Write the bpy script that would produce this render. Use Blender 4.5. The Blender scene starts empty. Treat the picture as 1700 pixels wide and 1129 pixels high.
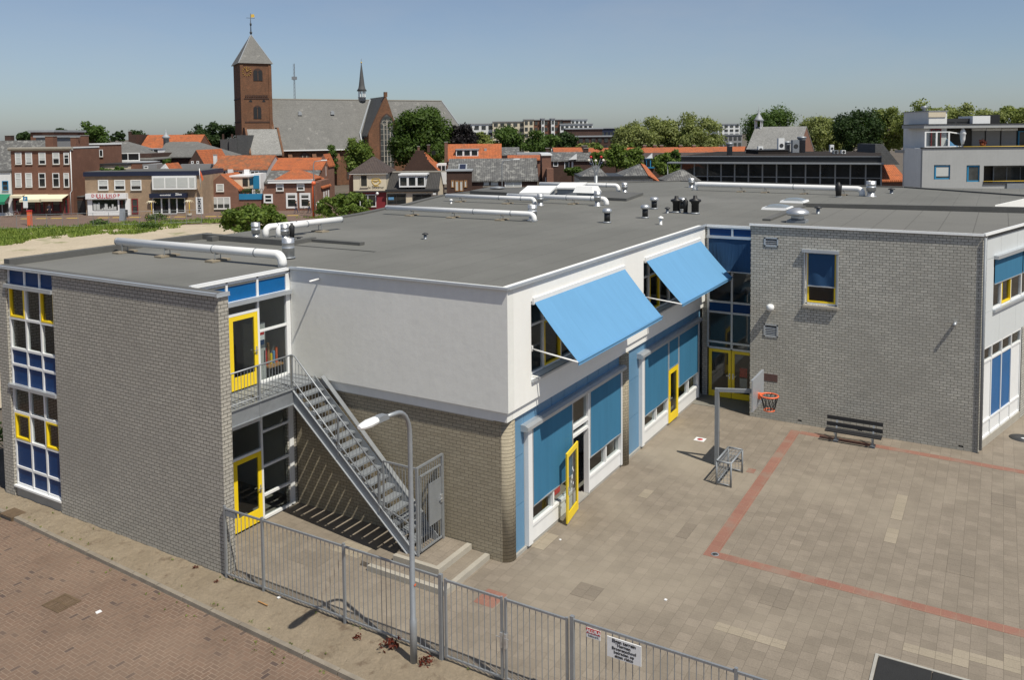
import bpy, bmesh, math, random
from math import radians as R, sin, cos, pi, sqrt, atan2, hypot
from mathutils import Vector, Matrix
random.seed(7)
scene = bpy.context.scene
COL = scene.collection

# ------------------------------------------------------------------ camera geometry (metres; x along the long
# white wall, y along the end wall, z up; the street corner of the school is the origin)
CAM = Vector((-17.230, -10.241, 10.733))
YAW, PIT, ROL = 0.536559, -0.061927, -0.010083
FOC, PPX, PPY, PW, PH = 1386.357, 839.704, 308.856, 1700.0, 1129.0
_f = Vector((cos(YAW) * cos(PIT), sin(YAW) * cos(PIT), sin(PIT)))
_r = _f.cross(Vector((0, 0, 1))).normalized()
_u = _r.cross(_f)
CR = cos(ROL) * _r + sin(ROL) * _u
CU = -sin(ROL) * _r + cos(ROL) * _u
RU = Vector((sin(YAW), -cos(YAW), 0))      # the town frame: to the right ...
RV = Vector((cos(YAW), sin(YAW), 0))       # ... and away from the school
TROT = YAW - pi / 2


def ray(px, py):
    return _f + CR * ((px - PPX) / FOC) - CU * ((py - PPY) / FOC)


def tw(px, py, v):
    """survey: a point of the photograph at depth v -> (u, z) of the town frame"""
    d = ray(px, py)
    p = CAM + d * (v / d.dot(RV))
    return (p - CAM).dot(RU), p.z


def town(u, v, z=0.0):
    p = CAM + RU * u + RV * v
    return Vector((p.x, p.y, z))


def ground_at(px, py, z=0.0):
    d = ray(px, py)
    return CAM + d * ((z - CAM.z) / d.z)


def project(p):
    d = Vector(p) - CAM
    z = d.dot(_f)
    return PPX + FOC * d.dot(CR) / z, PPY - FOC * d.dot(CU) / z, z


# ------------------------------------------------------------------ objects
def tag(o, label=None, cat=None, group=None, kind=None):
    if label: o['label'] = label
    if cat: o['category'] = cat
    if group: o['group'] = group
    if kind: o['kind'] = kind
    return o


def thing(name, label, cat, loc=(0, 0, 0), rz=0.0, group=None):
    o = bpy.data.objects.new(name, None)
    o.empty_display_size = .3
    COL.objects.link(o)
    o.location = loc
    o.rotation_euler = (0, 0, rz)
    return tag(o, label, cat, group)


def copy_tree(o, parent=None):
    c = o.copy()
    COL.objects.link(c)
    if parent is not None: c.parent = parent
    for ch in list(o.children):
        copy_tree(ch, c)
    return c


def fr_id(a, n, z): return (a, n, z)


class MB:
    """collects faces, links them as ONE mesh object. fr maps (a, n, z) to object space"""

    def __init__(s, fr=fr_id):
        s.v = []; s.f = []; s.m = []; s.fr = fr; s.mi = 0; s.sm = False; s.smf = []

    def face(s, pts):
        i = len(s.v)
        s.v += [s.fr(*p) for p in pts]
        s.f.append(tuple(range(i, i + len(pts)))); s.m.append(s.mi); s.smf.append(s.sm)

    def _add(s, vs, fs):
        i = len(s.v)
        s.v += [s.fr(*p) for p in vs]
        for f in fs:
            s.f.append(tuple(i + k for k in f)); s.m.append(s.mi); s.smf.append(s.sm)

    def box(s, a0, a1, n0, n1, z0, z1):
        vs = [(a0, n0, z0), (a1, n0, z0), (a1, n1, z0), (a0, n1, z0), (a0, n0, z1), (a1, n0, z1), (a1, n1, z1), (a0, n1, z1)]
        s._add(vs, [(3, 2, 1, 0), (4, 5, 6, 7), (0, 1, 5, 4), (1, 2, 6, 5), (2, 3, 7, 6), (3, 0, 4, 7)])
        return s

    def prism(s, prof, a0, a1, ax='a'):
        """closed polygon prof extruded along one axis: 'a' -> prof=(n,z), 'n' -> prof=(a,z), 'z' -> prof=(a,n)"""
        k = len(prof)
        def P(q, t): return (t, q[0], q[1]) if ax == 'a' else ((q[0], t, q[1]) if ax == 'n' else (q[0], q[1], t))
        vs = [P(q, a0) for q in prof] + [P(q, a1) for q in prof]
        fs = [tuple(range(k - 1, -1, -1)), tuple(range(k, 2 * k))]
        fs += [(i, (i + 1) % k, k + (i + 1) % k, k + i) for i in range(k)]
        s._add(vs, fs)
        return s

    def hull(s, low, top):
        """polygon 'low' (3D) joined to polygon 'top' (3D) of the same count"""
        k = len(low)
        s._add(list(low) + list(top), [tuple(range(k - 1, -1, -1)), tuple(range(k, 2 * k))] +
               [(i, (i + 1) % k, k + (i + 1) % k, k + i) for i in range(k)])
        return s

    def tube(s, pts, r, seg=8, r1=None):
        P = [Vector(p) for p in pts]
        n = len(P); rings = []; prev = None
        vs = []
        for i, p in enumerate(P):
            t = (P[min(i + 1, n - 1)] - P[max(i - 1, 0)])
            if t.length < 1e-9: t = Vector((0, 0, 1))
            t.normalize()
            if prev is None:
                up = Vector((0, 0, 1)) if abs(t.z) < .9 else Vector((1, 0, 0))
                x = t.cross(up).normalized()
            else:
                x = (prev - t * prev.dot(t)).normalized()
            prev = x
            y = t.cross(x)
            rr = r if r1 is None else r + (r1 - r) * i / (n - 1)
            if isinstance(r, (list, tuple)): rr = r[i]
            for k in range(seg):
                a = 2 * pi * k / seg
                vs.append(tuple(p + (x * cos(a) + y * sin(a)) * rr))
        fs = []
        for i in range(n - 1):
            for k in range(seg):
                fs.append((i * seg + k, i * seg + (k + 1) % seg, (i + 1) * seg + (k + 1) % seg, (i + 1) * seg + k))
        fs.append(tuple(range(seg - 1, -1, -1)))
        fs.append(tuple(range((n - 1) * seg, n * seg)))
        sm, s.sm = s.sm, seg > 5
        s._add(vs, fs)
        s.sm = sm
        return s

    def bar(s, p0, p1, w, h=None):
        """square bar between two points"""
        h = h or w
        p0, p1 = Vector(p0), Vector(p1)
        t = (p1 - p0).normalized()
        up = Vector((0, 0, 1)) if abs(t.z) < .95 else Vector((1, 0, 0))
        x = t.cross(up).normalized(); y = x.cross(t)
        vs = []
        for p in (p0, p1):
            for sx, sy in ((-1, -1), (1, -1), (1, 1), (-1, 1)):
                vs.append(tuple(p + x * (sx * w / 2) + y * (sy * h / 2)))
        s._add(vs, [(3, 2, 1, 0), (4, 5, 6, 7), (0, 1, 5, 4), (1, 2, 6, 5), (2, 3, 7, 6), (3, 0, 4, 7)])
        return s

    def lathe(s, prof, c=(0, 0, 0), seg=16):
        """prof = [(r, z)...] around the vertical through c"""
        vs = []
        for r, z in prof:
            for k in range(seg):
                a = 2 * pi * k / seg
                vs.append((c[0] + r * cos(a), c[1] + r * sin(a), c[2] + z))
        n = len(prof); fs = []
        for i in range(n - 1):
            for k in range(seg):
                fs.append((i * seg + k, i * seg + (k + 1) % seg, (i + 1) * seg + (k + 1) % seg, (i + 1) * seg + k))
        fs.append(tuple(range(seg - 1, -1, -1)))
        fs.append(tuple(range((n - 1) * seg, n * seg)))
        sm, s.sm = s.sm, True
        s._add(vs, fs)
        s.sm = sm
        return s

    def ball(s, c, r, seg=12, rings=8, sz=1.0):
        prof = [(max(1e-3, r * sin(pi * i / rings)), -r * sz * cos(pi * i / rings)) for i in range(rings + 1)]
        return s.lathe(prof, c, seg)

    def build(s, name, mats, parent=None, recalc=True):
        if not isinstance(mats, (list, tuple)): mats = [mats]
        me = bpy.data.meshes.new(name)
        off = Vector((0, 0, 0))
        if parent is not None and parent.rotation_euler[2] == 0 and s.world:
            p = parent
            while p is not None:
                off += p.location; p = p.parent
        vs = [tuple(Vector(v) - off) for v in s.v]
        me.from_pydata(vs, [], s.f)
        me.polygons.foreach_set('material_index', s.m)
        me.polygons.foreach_set('use_smooth', s.smf)
        for m in mats: me.materials.append(m)
        if recalc:
            bm = bmesh.new(); bm.from_mesh(me)
            bmesh.ops.recalc_face_normals(bm, faces=bm.faces)
            bm.to_mesh(me); bm.free()
        uvmap(me)
        o = bpy.data.objects.new(name, me)
        COL.objects.link(o)
        if parent is not None: o.parent = parent
        return o

    world = True      # vertices are given in world space (subtract the parent's place)


class LB(MB):
    world = False     # vertices are given in the parent's own space


def uvmap(me):
    uv = me.uv_layers.new(name='uv')
    dat = uv.data
    for p in me.polygons:
        n = p.normal
        if abs(n.z) > .985:
            t = Vector((1, 0, 0)); b = Vector((0, 1, 0))
        else:
            t = Vector((-n.y, n.x, 0)).normalized(); b = n.cross(t)
            if b.z < 0: b = -b
        for li in p.loop_indices:
            co = me.vertices[me.loops[li].vertex_index].co
            dat[li].uv = (co.dot(t), co.dot(b))


# ------------------------------------------------------------------ materials
def new_mat(name):
    m = bpy.data.materials.new(name); m.use_nodes = True
    nt = m.node_tree
    return m, nt, nt.nodes['Principled BSDF']


def nd(nt, typ, **kw):
    n = nt.nodes.new(typ)
    for k, v in kw.items():
        if k in n.inputs: n.inputs[k].default_value = v
        else: setattr(n, k, v)
    return n


def c4(c): return (c[0], c[1], c[2], 1)


def math_n(nt, op, a, b=None, c=None):
    n = nt.nodes.new('ShaderNodeMath'); n.operation = op
    for i, x in enumerate((a, b, c)):
        if x is None: continue
        if isinstance(x, (int, float)): n.inputs[i].default_value = x
        else: nt.links.new(x, n.inputs[i])
    return n.outputs[0]


def mixc(nt, fac, a, b, mode='MIX'):
    n = nt.nodes.new('ShaderNodeMix'); n.data_type = 'RGBA'; n.blend_type = mode
    for i, x in ((0, fac), (6, a), (7, b)):
        if isinstance(x, (int, float)): n.inputs[i].default_value = x
        elif isinstance(x, (tuple, list)): n.inputs[i].default_value = c4(x)
        else: nt.links.new(x, n.inputs[i])
    return n.outputs[2]


def noise(nt, vec, scale, detail=4, rough=.55, lo=.3, hi=.7):
    n = nd(nt, 'ShaderNodeTexNoise', Scale=scale, Detail=detail, Roughness=rough)
    nt.links.new(vec, n.inputs['Vector'])
    mr = nd(nt, 'ShaderNodeMapRange')
    mr.inputs[1].default_value = lo; mr.inputs[2].default_value = hi
    nt.links.new(n.outputs[0], mr.inputs[0])
    return mr.outputs[0]


def bump(nt, h, strength, dist, bsdf, normal=None):
    b = nd(nt, 'ShaderNodeBump', Strength=strength, Distance=dist)
    nt.links.new(h, b.inputs['Height'])
    if normal is not None: nt.links.new(normal, b.inputs['Normal'])
    nt.links.new(b.outputs[0], bsdf.inputs['Normal'])
    return b.outputs[0]


def uvvec(nt): return nd(nt, 'ShaderNodeUVMap', uv_map='uv').outputs[0]
def objvec(nt): return nd(nt, 'ShaderNodeTexCoord').outputs['Object']


def plain(name, col, rough=.7, var=.12, sc=1.5, metal=0.0, bmp=0.0, bsc=30, spec=.5, dirt=None, streak=0.0):
    m, nt, b = new_mat(name)
    v = objvec(nt)
    f1 = noise(nt, v, sc, 5)
    f2 = noise(nt, v, sc * 9, 4)
    f = math_n(nt, 'ADD', math_n(nt, 'MULTIPLY', f1, .6), math_n(nt, 'MULTIPLY', f2, .4))
    c = mixc(nt, f, tuple(x * (1 - var) for x in col), tuple(min(.95, x * (1 + var)) for x in col))
    if streak:
        mp = nd(nt, 'ShaderNodeMapping'); mp.inputs['Scale'].default_value = (6, 6, .35)
        nt.links.new(v, mp.inputs[0])
        s = noise(nt, mp.outputs[0], 1.0, 4, .6, .45, .75)
        c = mixc(nt, math_n(nt, 'MULTIPLY', s, streak), c, tuple(x * .55 for x in col))
    if dirt:
        d = noise(nt, v, sc * .35, 6, .65, .5, .72)
        c = mixc(nt, math_n(nt, 'MULTIPLY', d, dirt[1]), c, dirt[0])
    nt.links.new(c, b.inputs['Base Color'])
    b.inputs['Roughness'].default_value = rough
    b.inputs['Metallic'].default_value = metal
    b.inputs['Specular IOR Level'].default_value = spec
    if bmp: bump(nt, noise(nt, v, bsc, 4, .6, 0, 1), bmp, .02, b)
    return m


def bricks(name, c1, c2, mort, bw=.22, bh=.11, ms=.012, bmp=.5, stain=(.5, .25), off=.5, rough=.85, sc3=None, smooth=.1, soot=0.0):
    m, nt, b = new_mat(name)
    v = uvvec(nt); ov = objvec(nt)
    t = nd(nt, 'ShaderNodeTexBrick', Scale=1.0)
    t.inputs['Mortar Size'].default_value = ms
    t.inputs['Mortar Smooth'].default_value = smooth
    t.inputs['Brick Width'].default_value = bw
    t.inputs['Row Height'].default_value = bh
    t.inputs['Color1'].default_value = c4(c1); t.inputs['Color2'].default_value = c4(c2)
    t.inputs['Mortar'].default_value = c4(mort)
    t.inputs['Bias'].default_value = 0
    t.offset = off
    nt.links.new(v, t.inputs['Vector'])
    c = t.outputs['Color']
    # fine grain
    g = noise(nt, ov, 28, 3)
    c = mixc(nt, .35, c, mixc(nt, g, (.35, .35, .35), (.65, .65, .65)), 'OVERLAY')
    s = noise(nt, ov, stain[0], 6, .62, .35, .75)
    c = mixc(nt, math_n(nt, 'MULTIPLY', s, stain[1]), c, tuple(x * .45 for x in c1))
    if sc3:
        s3 = noise(nt, ov, sc3[0], 5, .6, .5, .7)
        c = mixc(nt, math_n(nt, 'MULTIPLY', s3, sc3[2]), c, sc3[1])
    nt.links.new(c, b.inputs['Base Color'])
    b.inputs['Roughness'].default_value = rough
    b.inputs['Specular IOR Level'].default_value = .3
    h = math_n(nt, 'SUBTRACT', 1.0, t.outputs['Fac'])
    h = math_n(nt, 'ADD', h, math_n(nt, 'MULTIPLY', g, .25))
    bump(nt, h, bmp, .012, b)
    return m


def pantile(name, c1, c2, pw=.24, ph=.33, patch=None, amp=.6, rough=.75, flat=False):
    """roof tiles: courses along the slope, a wave across it"""
    m, nt, b = new_mat(name)
    v = uvvec(nt); ov = objvec(nt)
    t = nd(nt, 'ShaderNodeTexBrick', Scale=1.0)
    t.inputs['Mortar Size'].default_value = .012
    t.inputs['Mortar Smooth'].default_value = .3
    t.inputs['Brick Width'].default_value = pw
    t.inputs['Row Height'].default_value = ph
    t.offset = .5 if flat else 0.0
    t.inputs['Color1'].default_value = c4(c1); t.inputs['Color2'].default_value = c4(c2)
    t.inputs['Mortar'].default_value = c4(tuple(x * .35 for x in c1))
    nt.links.new(v, t.inputs['Vector'])
    sx = nd(nt, 'ShaderNodeSeparateXYZ'); nt.links.new(v, sx.inputs[0])
    wave = math_n(nt, 'SINE', math_n(nt, 'MULTIPLY', sx.outputs[0], 2 * pi / pw))
    fy = math_n(nt, 'FRACT', math_n(nt, 'DIVIDE', sx.outputs[1], ph))
    c = t.outputs['Color']
    s = noise(nt, ov, .45, 6, .65, .3, .75)
    c = mixc(nt, math_n(nt, 'MULTIPLY', s, .5), c, tuple(x * .5 for x in c2))
    s2 = noise(nt, ov, 3.5, 3, .6, .45, .7)
    c = mixc(nt, math_n(nt, 'MULTIPLY', s2, .35), c, tuple(min(.9, x * 1.35) for x in c1))
    if patch:
        s3 = noise(nt, ov, patch[1], 4, .65, patch[2], patch[2] + .1)
        c = mixc(nt, math_n(nt, 'MULTIPLY', s3, patch[3]), c, patch[0])
    nt.links.new(c, b.inputs['Base Color'])
    b.inputs['Roughness'].default_value = rough
    h = math_n(nt, 'SUBTRACT', math_n(nt, 'MULTIPLY', wave, 0.0 if flat else .5), fy)
    bump(nt, h, amp, .05, b)
    return m


def glass(name, tint=(.02, .025, .028), transp=.0, rough=.03, ior=1.5):
    m, nt, b = new_mat(name)
    out = nt.nodes['Material Output']
    b.inputs['Base Color'].default_value = c4(tint)
    b.inputs['Roughness'].default_value = rough
    b.inputs['IOR'].default_value = ior
    v = objvec(nt)
    f = noise(nt, v, .9, 3)
    nt.links.new(mixc(nt, f, tuple(x * .6 for x in tint), tuple(x * 1.6 for x in tint)), b.inputs['Base Color'])
    bump(nt, noise(nt, v, .7, 2, .5, 0, 1), .04, .05, b)
    if transp > 0:
        tr = nd(nt, 'ShaderNodeBsdfTransparent')
        tr.inputs[0].default_value = (.86, .89, .89, 1)
        gl = nd(nt, 'ShaderNodeBsdfGlossy'); gl.inputs['Roughness'].default_value = .02
        fz = nd(nt, 'ShaderNodeFresnel'); fz.inputs['IOR'].default_value = 1.5
        mx = nd(nt, 'ShaderNodeMixShader')
        gm = nd(nt, 'ShaderNodeNewGeometry')
        fac = math_n(nt, 'MULTIPLY', math_n(nt, 'ADD', fz.outputs[0], .02), math_n(nt, 'SUBTRACT', 1.0, gm.outputs['Backfacing']))
        nt.links.new(fac, mx.inputs[0])
        nt.links.new(tr.outputs[0], mx.inputs[1]); nt.links.new(gl.outputs[0], mx.inputs[2])
        nt.links.new(mx.outputs[0], out.inputs['Surface'])
    return m


def leaf_mat(name, dark, light, trans=.35):
    m, nt, b = new_mat(name)
    out = nt.nodes['Material Output']
    g = nd(nt, 'ShaderNodeNewGeometry')
    c = mixc(nt, g.outputs['Random Per Island'], dark, light)
    f = noise(nt, objvec(nt), .55, 4)
    c = mixc(nt, math_n(nt, 'MULTIPLY', f, .45), c, tuple(x * 1.25 for x in light))
    nt.links.new(c, b.inputs['Base Color'])
    b.inputs['Roughness'].default_value = .6
    b.inputs['Specular IOR Level'].default_value = .25
    tl = nd(nt, 'ShaderNodeBsdfTranslucent')
    nt.links.new(mixc(nt, 1.0, c, (1.2, 1.25, .7), 'MULTIPLY'), tl.inputs[0])
    mx = nd(nt, 'ShaderNodeMixShader'); mx.inputs[0].default_value = trans
    nt.links.new(b.outputs[0], mx.inputs[1]); nt.links.new(tl.outputs[0], mx.inputs[2])
    nt.links.new(mx.outputs[0], out.inputs['Surface'])
    return m


def herringbone(name, ca, cb, mort, w=.105):
    m, nt, b = new_mat(name)
    v = objvec(nt); ov = v
    mp = nd(nt, 'ShaderNodeMapping'); mp.inputs['Scale'].default_value = (1 / w, 1 / w, 1)
    mp.inputs['Rotation'].default_value = (0, 0, R(3))
    nt.links.new(v, mp.inputs[0])
    s = nd(nt, 'ShaderNodeSeparateXYZ'); nt.links.new(mp.outputs[0], s.inputs[0])
    x, y = s.outputs[0], s.outputs[1]
    ix, iy = math_n(nt, 'FLOOR', x), math_n(nt, 'FLOOR', y)
    fx, fy = math_n(nt, 'SUBTRACT', x, ix), math_n(nt, 'SUBTRACT', y, iy)
    k = math_n(nt, 'FLOORED_MODULO', math_n(nt, 'SUBTRACT', ix, iy), 4.0)
    def eq(val): return math_n(nt, 'COMPARE', k, float(val), .1)
    k1, k2, k3 = eq(1), eq(2), eq(3)
    vert = math_n(nt, 'ADD', k2, k3)
    X = math_n(nt, 'ADD', fx, k1)
    Y = math_n(nt, 'ADD', fy, k2)
    lx = math_n(nt, 'SUBTRACT', 2.0, vert)          # length along x: 2 if horizontal, 1 if vertical
    ly = math_n(nt, 'ADD', 1.0, vert)
    e = math_n(nt, 'MINIMUM', math_n(nt, 'MINIMUM', X, math_n(nt, 'SUBTRACT', lx, X)),
               math_n(nt, 'MINIMUM', Y, math_n(nt, 'SUBTRACT', ly, Y)))
    bx = math_n(nt, 'SUBTRACT', ix, k1)
    by = math_n(nt, 'SUBTRACT', iy, k2)
    cv = nd(nt, 'ShaderNodeCombineXYZ')
    nt.links.new(bx, cv.inputs[0]); nt.links.new(by, cv.inputs[1])
    wn = nd(nt, 'ShaderNodeTexWhiteNoise'); wn.noise_dimensions = '3D'
    nt.links.new(cv.outputs[0], wn.inputs['Vector'])
    rnd = wn.outputs['Value']
    c = mixc(nt, rnd, ca, cb)
    dk = nd(nt, 'ShaderNodeMapRange'); dk.inputs[1].default_value = .95; dk.inputs[2].default_value = .985
    nt.links.new(rnd, dk.inputs[0])
    c = mixc(nt, math_n(nt, 'MULTIPLY', dk.outputs[0], .7), c, (.06, .045, .045))
    g = noise(nt, ov, 40, 3)
    c = mixc(nt, .4, c, mixc(nt, g, (.35, .35, .35), (.65, .65, .65)), 'OVERLAY')
    joint = nd(nt, 'ShaderNodeMapRange'); joint.inputs[1].default_value = .05; joint.inputs[2].default_value = .10
    nt.links.new(e, joint.inputs[0])
    jn = noise(nt, ov, 1.3, 4, .6, .25, .7)
    jc = mixc(nt, jn, tuple(x * .6 for x in mort), mort)
    c = mixc(nt, joint.outputs[0], jc, c)
    d = noise(nt, ov, .35, 6, .65, .4, .75)
    c = mixc(nt, math_n(nt, 'MULTIPLY', d, .35), c, mort)
    d2 = noise(nt, ov, .8, 6, .65, .5, .8)
    c = mixc(nt, math_n(nt, 'MULTIPLY', d2, .4), c, tuple(x * .45 for x in ca))
    nt.links.new(c, b.inputs['Base Color'])
    b.inputs['Roughness'].default_value = .9
    b.inputs['Specular IOR Level'].default_value = .25
    bump(nt, joint.outputs[0], .5, .008, b)
    return m


def ground_mat(name, ca, cb, sc=.6, bmp=.4, third=None):
    m, nt, b = new_mat(name)
    v = objvec(nt)
    f = noise(nt, v, sc, 8, .65, .3, .7)
    c = mixc(nt, f, ca, cb)
    f2 = noise(nt, v, sc * 14, 6, .7, .3, .75)
    c = mixc(nt, math_n(nt, 'MULTIPLY', f2, .5), c, tuple(x * .55 for x in ca))
    if third:
        f3 = noise(nt, v, third[1], 7, .65, third[2], third[2] + .12)
        c = mixc(nt, f3, c, third[0])
    nt.links.new(c, b.inputs['Base Color'])
    b.inputs['Roughness'].default_value = .95
    b.inputs['Specular IOR Level'].default_value = .2
    bump(nt, noise(nt, v, sc * 25, 6, .7, 0, 1), bmp, .04, b)
    return m


M = {}
M['grey_brick'] = bricks('grey_brick', (.46, .435, .38), (.39, .37, .325), (.10, .094, .08), .215, .093, .008, .7, (.35, .34), sc3=(.22, (.27, .255, .225), .55))
M['wing_brick'] = bricks('wing_brick', (.50, .485, .435), (.395, .385, .345), (.115, .11, .098), .215, .095, .008, .7, (.4, .32), sc3=(.2, (.29, .28, .25), .5))
M['tan_brick'] = bricks('tan_brick', (.37, .325, .24), (.315, .275, .20), (.15, .13, .095), .235, .09, .007, .6, (.5, .3))
M['render'] = plain('render', (.80, .80, .775), .8, .03, .6, bmp=.10, bsc=5, dirt=((.66, .66, .64), .25), streak=.06)
M['render_grey'] = plain('render_grey', (.73, .735, .705), .85, .05, .5, bmp=.28, bsc=3.5, dirt=((.56, .56, .54), .35), streak=.08)  # slightly greyer and bumpier than the long wall's render
M['alu'] = plain('alu', (.50, .53, .56), .42, .08, 2, metal=.55)
M['white_paint'] = plain('white_paint', (.76, .77, .77), .4, .04, 2, streak=.08)
M['yellow_paint'] = plain('yellow_paint', (.86, .62, .018), .38, .06, 2)
M['blue_panel'] = plain('blue_panel', (.004, .105, .30), .35, .12, 1.2, spec=.3)
M['shaded_blue_panel'] = plain('shaded_blue_panel', (.003, .038, .14), .4, .12, 1.2, spec=.2)  # blue_panel darkened: shade of the grazing-lit faces painted into the colour
M['light_blue_panel'] = plain('light_blue_panel', (.11, .24, .38), .4, .07, 1.0, streak=.12)
def cloth(name, col, step, var=.05):
    m, nt, b = new_mat(name)
    v = uvvec(nt); sx = nd(nt, 'ShaderNodeSeparateXYZ'); nt.links.new(v, sx.inputs[0])
    f = math_n(nt, 'FRACT', math_n(nt, 'DIVIDE', sx.outputs[0], step))
    seam = math_n(nt, 'LESS_THAN', f, .018)
    mp = nd(nt, 'ShaderNodeMapping'); mp.inputs['Scale'].default_value = (3.0, .45, 1); nt.links.new(v, mp.inputs[0])
    s = noise(nt, mp.outputs[0], 1.2, 5, .6, .3, .8)
    c = mixc(nt, s, tuple(x * (1 - var) for x in col), tuple(x * (1 + var) for x in col))
    c = mixc(nt, math_n(nt, 'MULTIPLY', seam, .15), c, tuple(x * .6 for x in col))
    nt.links.new(c, b.inputs['Base Color']); b.inputs['Roughness'].default_value = .8; b.inputs['Specular IOR Level'].default_value = .2
    bump(nt, noise(nt, mp.outputs[0], .8, 3, .5, 0, 1), .25, .05, b)
    return m
M['awning_blue'] = cloth('awning_blue', (.122, .295, .50), 1.21)
M['screen_blue'] = cloth('screen_blue', (.042, .165, .285), 1.17, .08)
M['navy_screen'] = plain('navy_screen', (.008, .052, .135), .8, .1, .7, bmp=.2, bsc=1.2)
M['glass'] = glass('glass', transp=.85)
M['dark_glass'] = glass('dark_glass', (.015, .018, .02))
M['grey_glass'] = glass('grey_glass', (.05, .055, .055), rough=.08)
M['curtain'] = plain('curtain', (.48, .50, .49), .8, .06, 2)
M['roofing'] = bricks('roofing', (.155, .155, .143), (.146, .146, .135), (.10, .10, .094), 9.0, 1.02, .012, .3, (.35, .30), .37, .9, (.12, (.205, .203, .19), .45), .4)
M['roofing_wing'] = bricks('roofing_wing', (.165, .163, .15), (.155, .153, .142), (.10, .098, .09), 9.0, 1.05, .016, .25, (.25, .3), .0, .9, None, .4)
M['roofing_dark'] = plain('roofing_dark', (.10, .10, .095), .9, .15, 1.2, bmp=.2)
M['white_duct'] = plain('white_duct', (.80, .80, .79), .5, .04, 1.5, dirt=((.62, .62, .60), .3))
M['galv'] = plain('galv', (.31, .33, .35), .5, .14, 4, metal=.5)
M['galv_dull'] = plain('galv_dull', (.25, .27, .29), .6, .12, 4, metal=.3)
M['steel'] = plain('steel', (.56, .57, .58), .42, .12, 6, metal=.75)
M['black_plastic'] = plain('black_plastic', (.014, .014, .015), .5, .2, 4)
M['dark_metal'] = plain('dark_metal', (.035, .036, .038), .5, .2, 4)
M['concrete'] = plain('concrete', (.34, .33, .30), .9, .15, 1.6, bmp=.2, bsc=25, dirt=((.2, .19, .17), .4))
M['concrete_light'] = plain('concrete_light', (.35, .325, .275), .9, .12, 2, bmp=.2)
M['slab_brown'] = plain('slab_brown', (.26, .22, .16), .9, .15, 3, bmp=.3)
M['orange_paint'] = plain('orange_paint', (.72, .14, .05), .45, .06, 3)
M['bench_wood'] = plain('bench_wood', (.022, .022, .024), .6, .2, 5)
M['interior_wall'] = plain('interior_wall', (.45, .45, .43), .9, .08, 1)
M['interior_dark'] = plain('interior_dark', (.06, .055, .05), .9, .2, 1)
M['wood'] = plain('wood', (.36, .19, .07), .6, .2, 4)
M['red'] = plain('red', (.50, .02, .02), .5, .1, 3)
M['red_plate'] = plain('red_plate', (.45, .04, .04), .6, .12, 3)
M['text_black'] = plain('text_black', (.02, .02, .02), .6, .1, 3)
M['text_red'] = plain('text_red', (.45, .02, .02), .6, .1, 3)
M['white_sign'] = plain('white_sign', (.74, .75, .76), .5, .04, 3)
M['plaque'] = plain('plaque', (.10, .055, .05), .5, .2, 6)
M['cladding'] = plain('cladding', (.58, .61, .62), .45, .03, .5, streak=.06)
M['school_floor'] = plain('school_floor', (.20, .19, .165), .6, .15, 1)
M['kerb'] = plain('kerb', (.235, .205, .165), .95, .2, 2.5, bmp=.4, bsc=20, dirt=((.13, .11, .085), .5))
M['rubber'] = plain('rubber', (.018, .018, .018), .7, .2, 4, bmp=.3)
M['bark'] = plain('bark', (.10, .075, .05), .95, .3, 5, bmp=.6, bsc=18)
# paving
M['street'] = herringbone('street_brick', (.178, .118, .086), (.148, .102, .077), (.285, .215, .160))
M['yard'] = bricks('yard_tiles', (.256, .218, .174), (.213, .181, .143), (.172, .146, .115), .30, .30, .008, .3, (1.6, .42), .5, .92, (.16, (.315, .275, .215), .65), .6)
M['yard_red'] = bricks('yard_red', (.275, .140, .105), (.250, .124, .094), (.30, .21, .14), .30, .30, .004, .2, (.6, .25), .0, .92, (1.1, (.24, .185, .145), .95))
M['verge'] = ground_mat('verge', (.265, .215, .152), (.345, .285, .208), .9, 1.0, ((.165, .125, .088), 2.2, .56))
M['sand'] = ground_mat('sand', (.46, .39, .29), (.55, .475, .36), .35, 1.0, ((.17, .19, .075), .22, .56))
M['town_ground'] = ground_mat('town_ground', (.12, .10, .085), (.16, .14, .11), .05, .2)
M['town_street'] = bricks('town_street', (.20, .135, .105), (.16, .11, .09), (.12, .09, .07), .22, .11, .01, .2, (.3, .3))
# ================================================================== helpers for walls
def un(px, py, ax, val):
    d = ray(px, py); i = 'xyz'.index(ax)
    return CAM + d * ((val - CAM[i]) / d[i])


def wall_holes(mb, a0, a1, z0, z1, n0, n1, holes):
    A = sorted({a0, a1} | {h[0] for h in holes} | {h[1] for h in holes})
    Z = sorted({z0, z1} | {h[2] for h in holes} | {h[3] for h in holes})
    A = [a for a in A if a0 <= a <= a1]; Z = [z for z in Z if z0 <= z <= z1]
    for j in range(len(Z) - 1):
        run = None
        for i in range(len(A)):
            solid = False
            if i < len(A) - 1:
                ca, cz = (A[i] + A[i + 1]) / 2, (Z[j] + Z[j + 1]) / 2
                solid = not any(h[0] < ca < h[1] and h[2] < cz < h[3] for h in holes)
            if solid and run is None: run = A[i]
            if not solid and run is not None:
                mb.box(run, A[i], n0, n1, Z[j], Z[j + 1]); run = None


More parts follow.
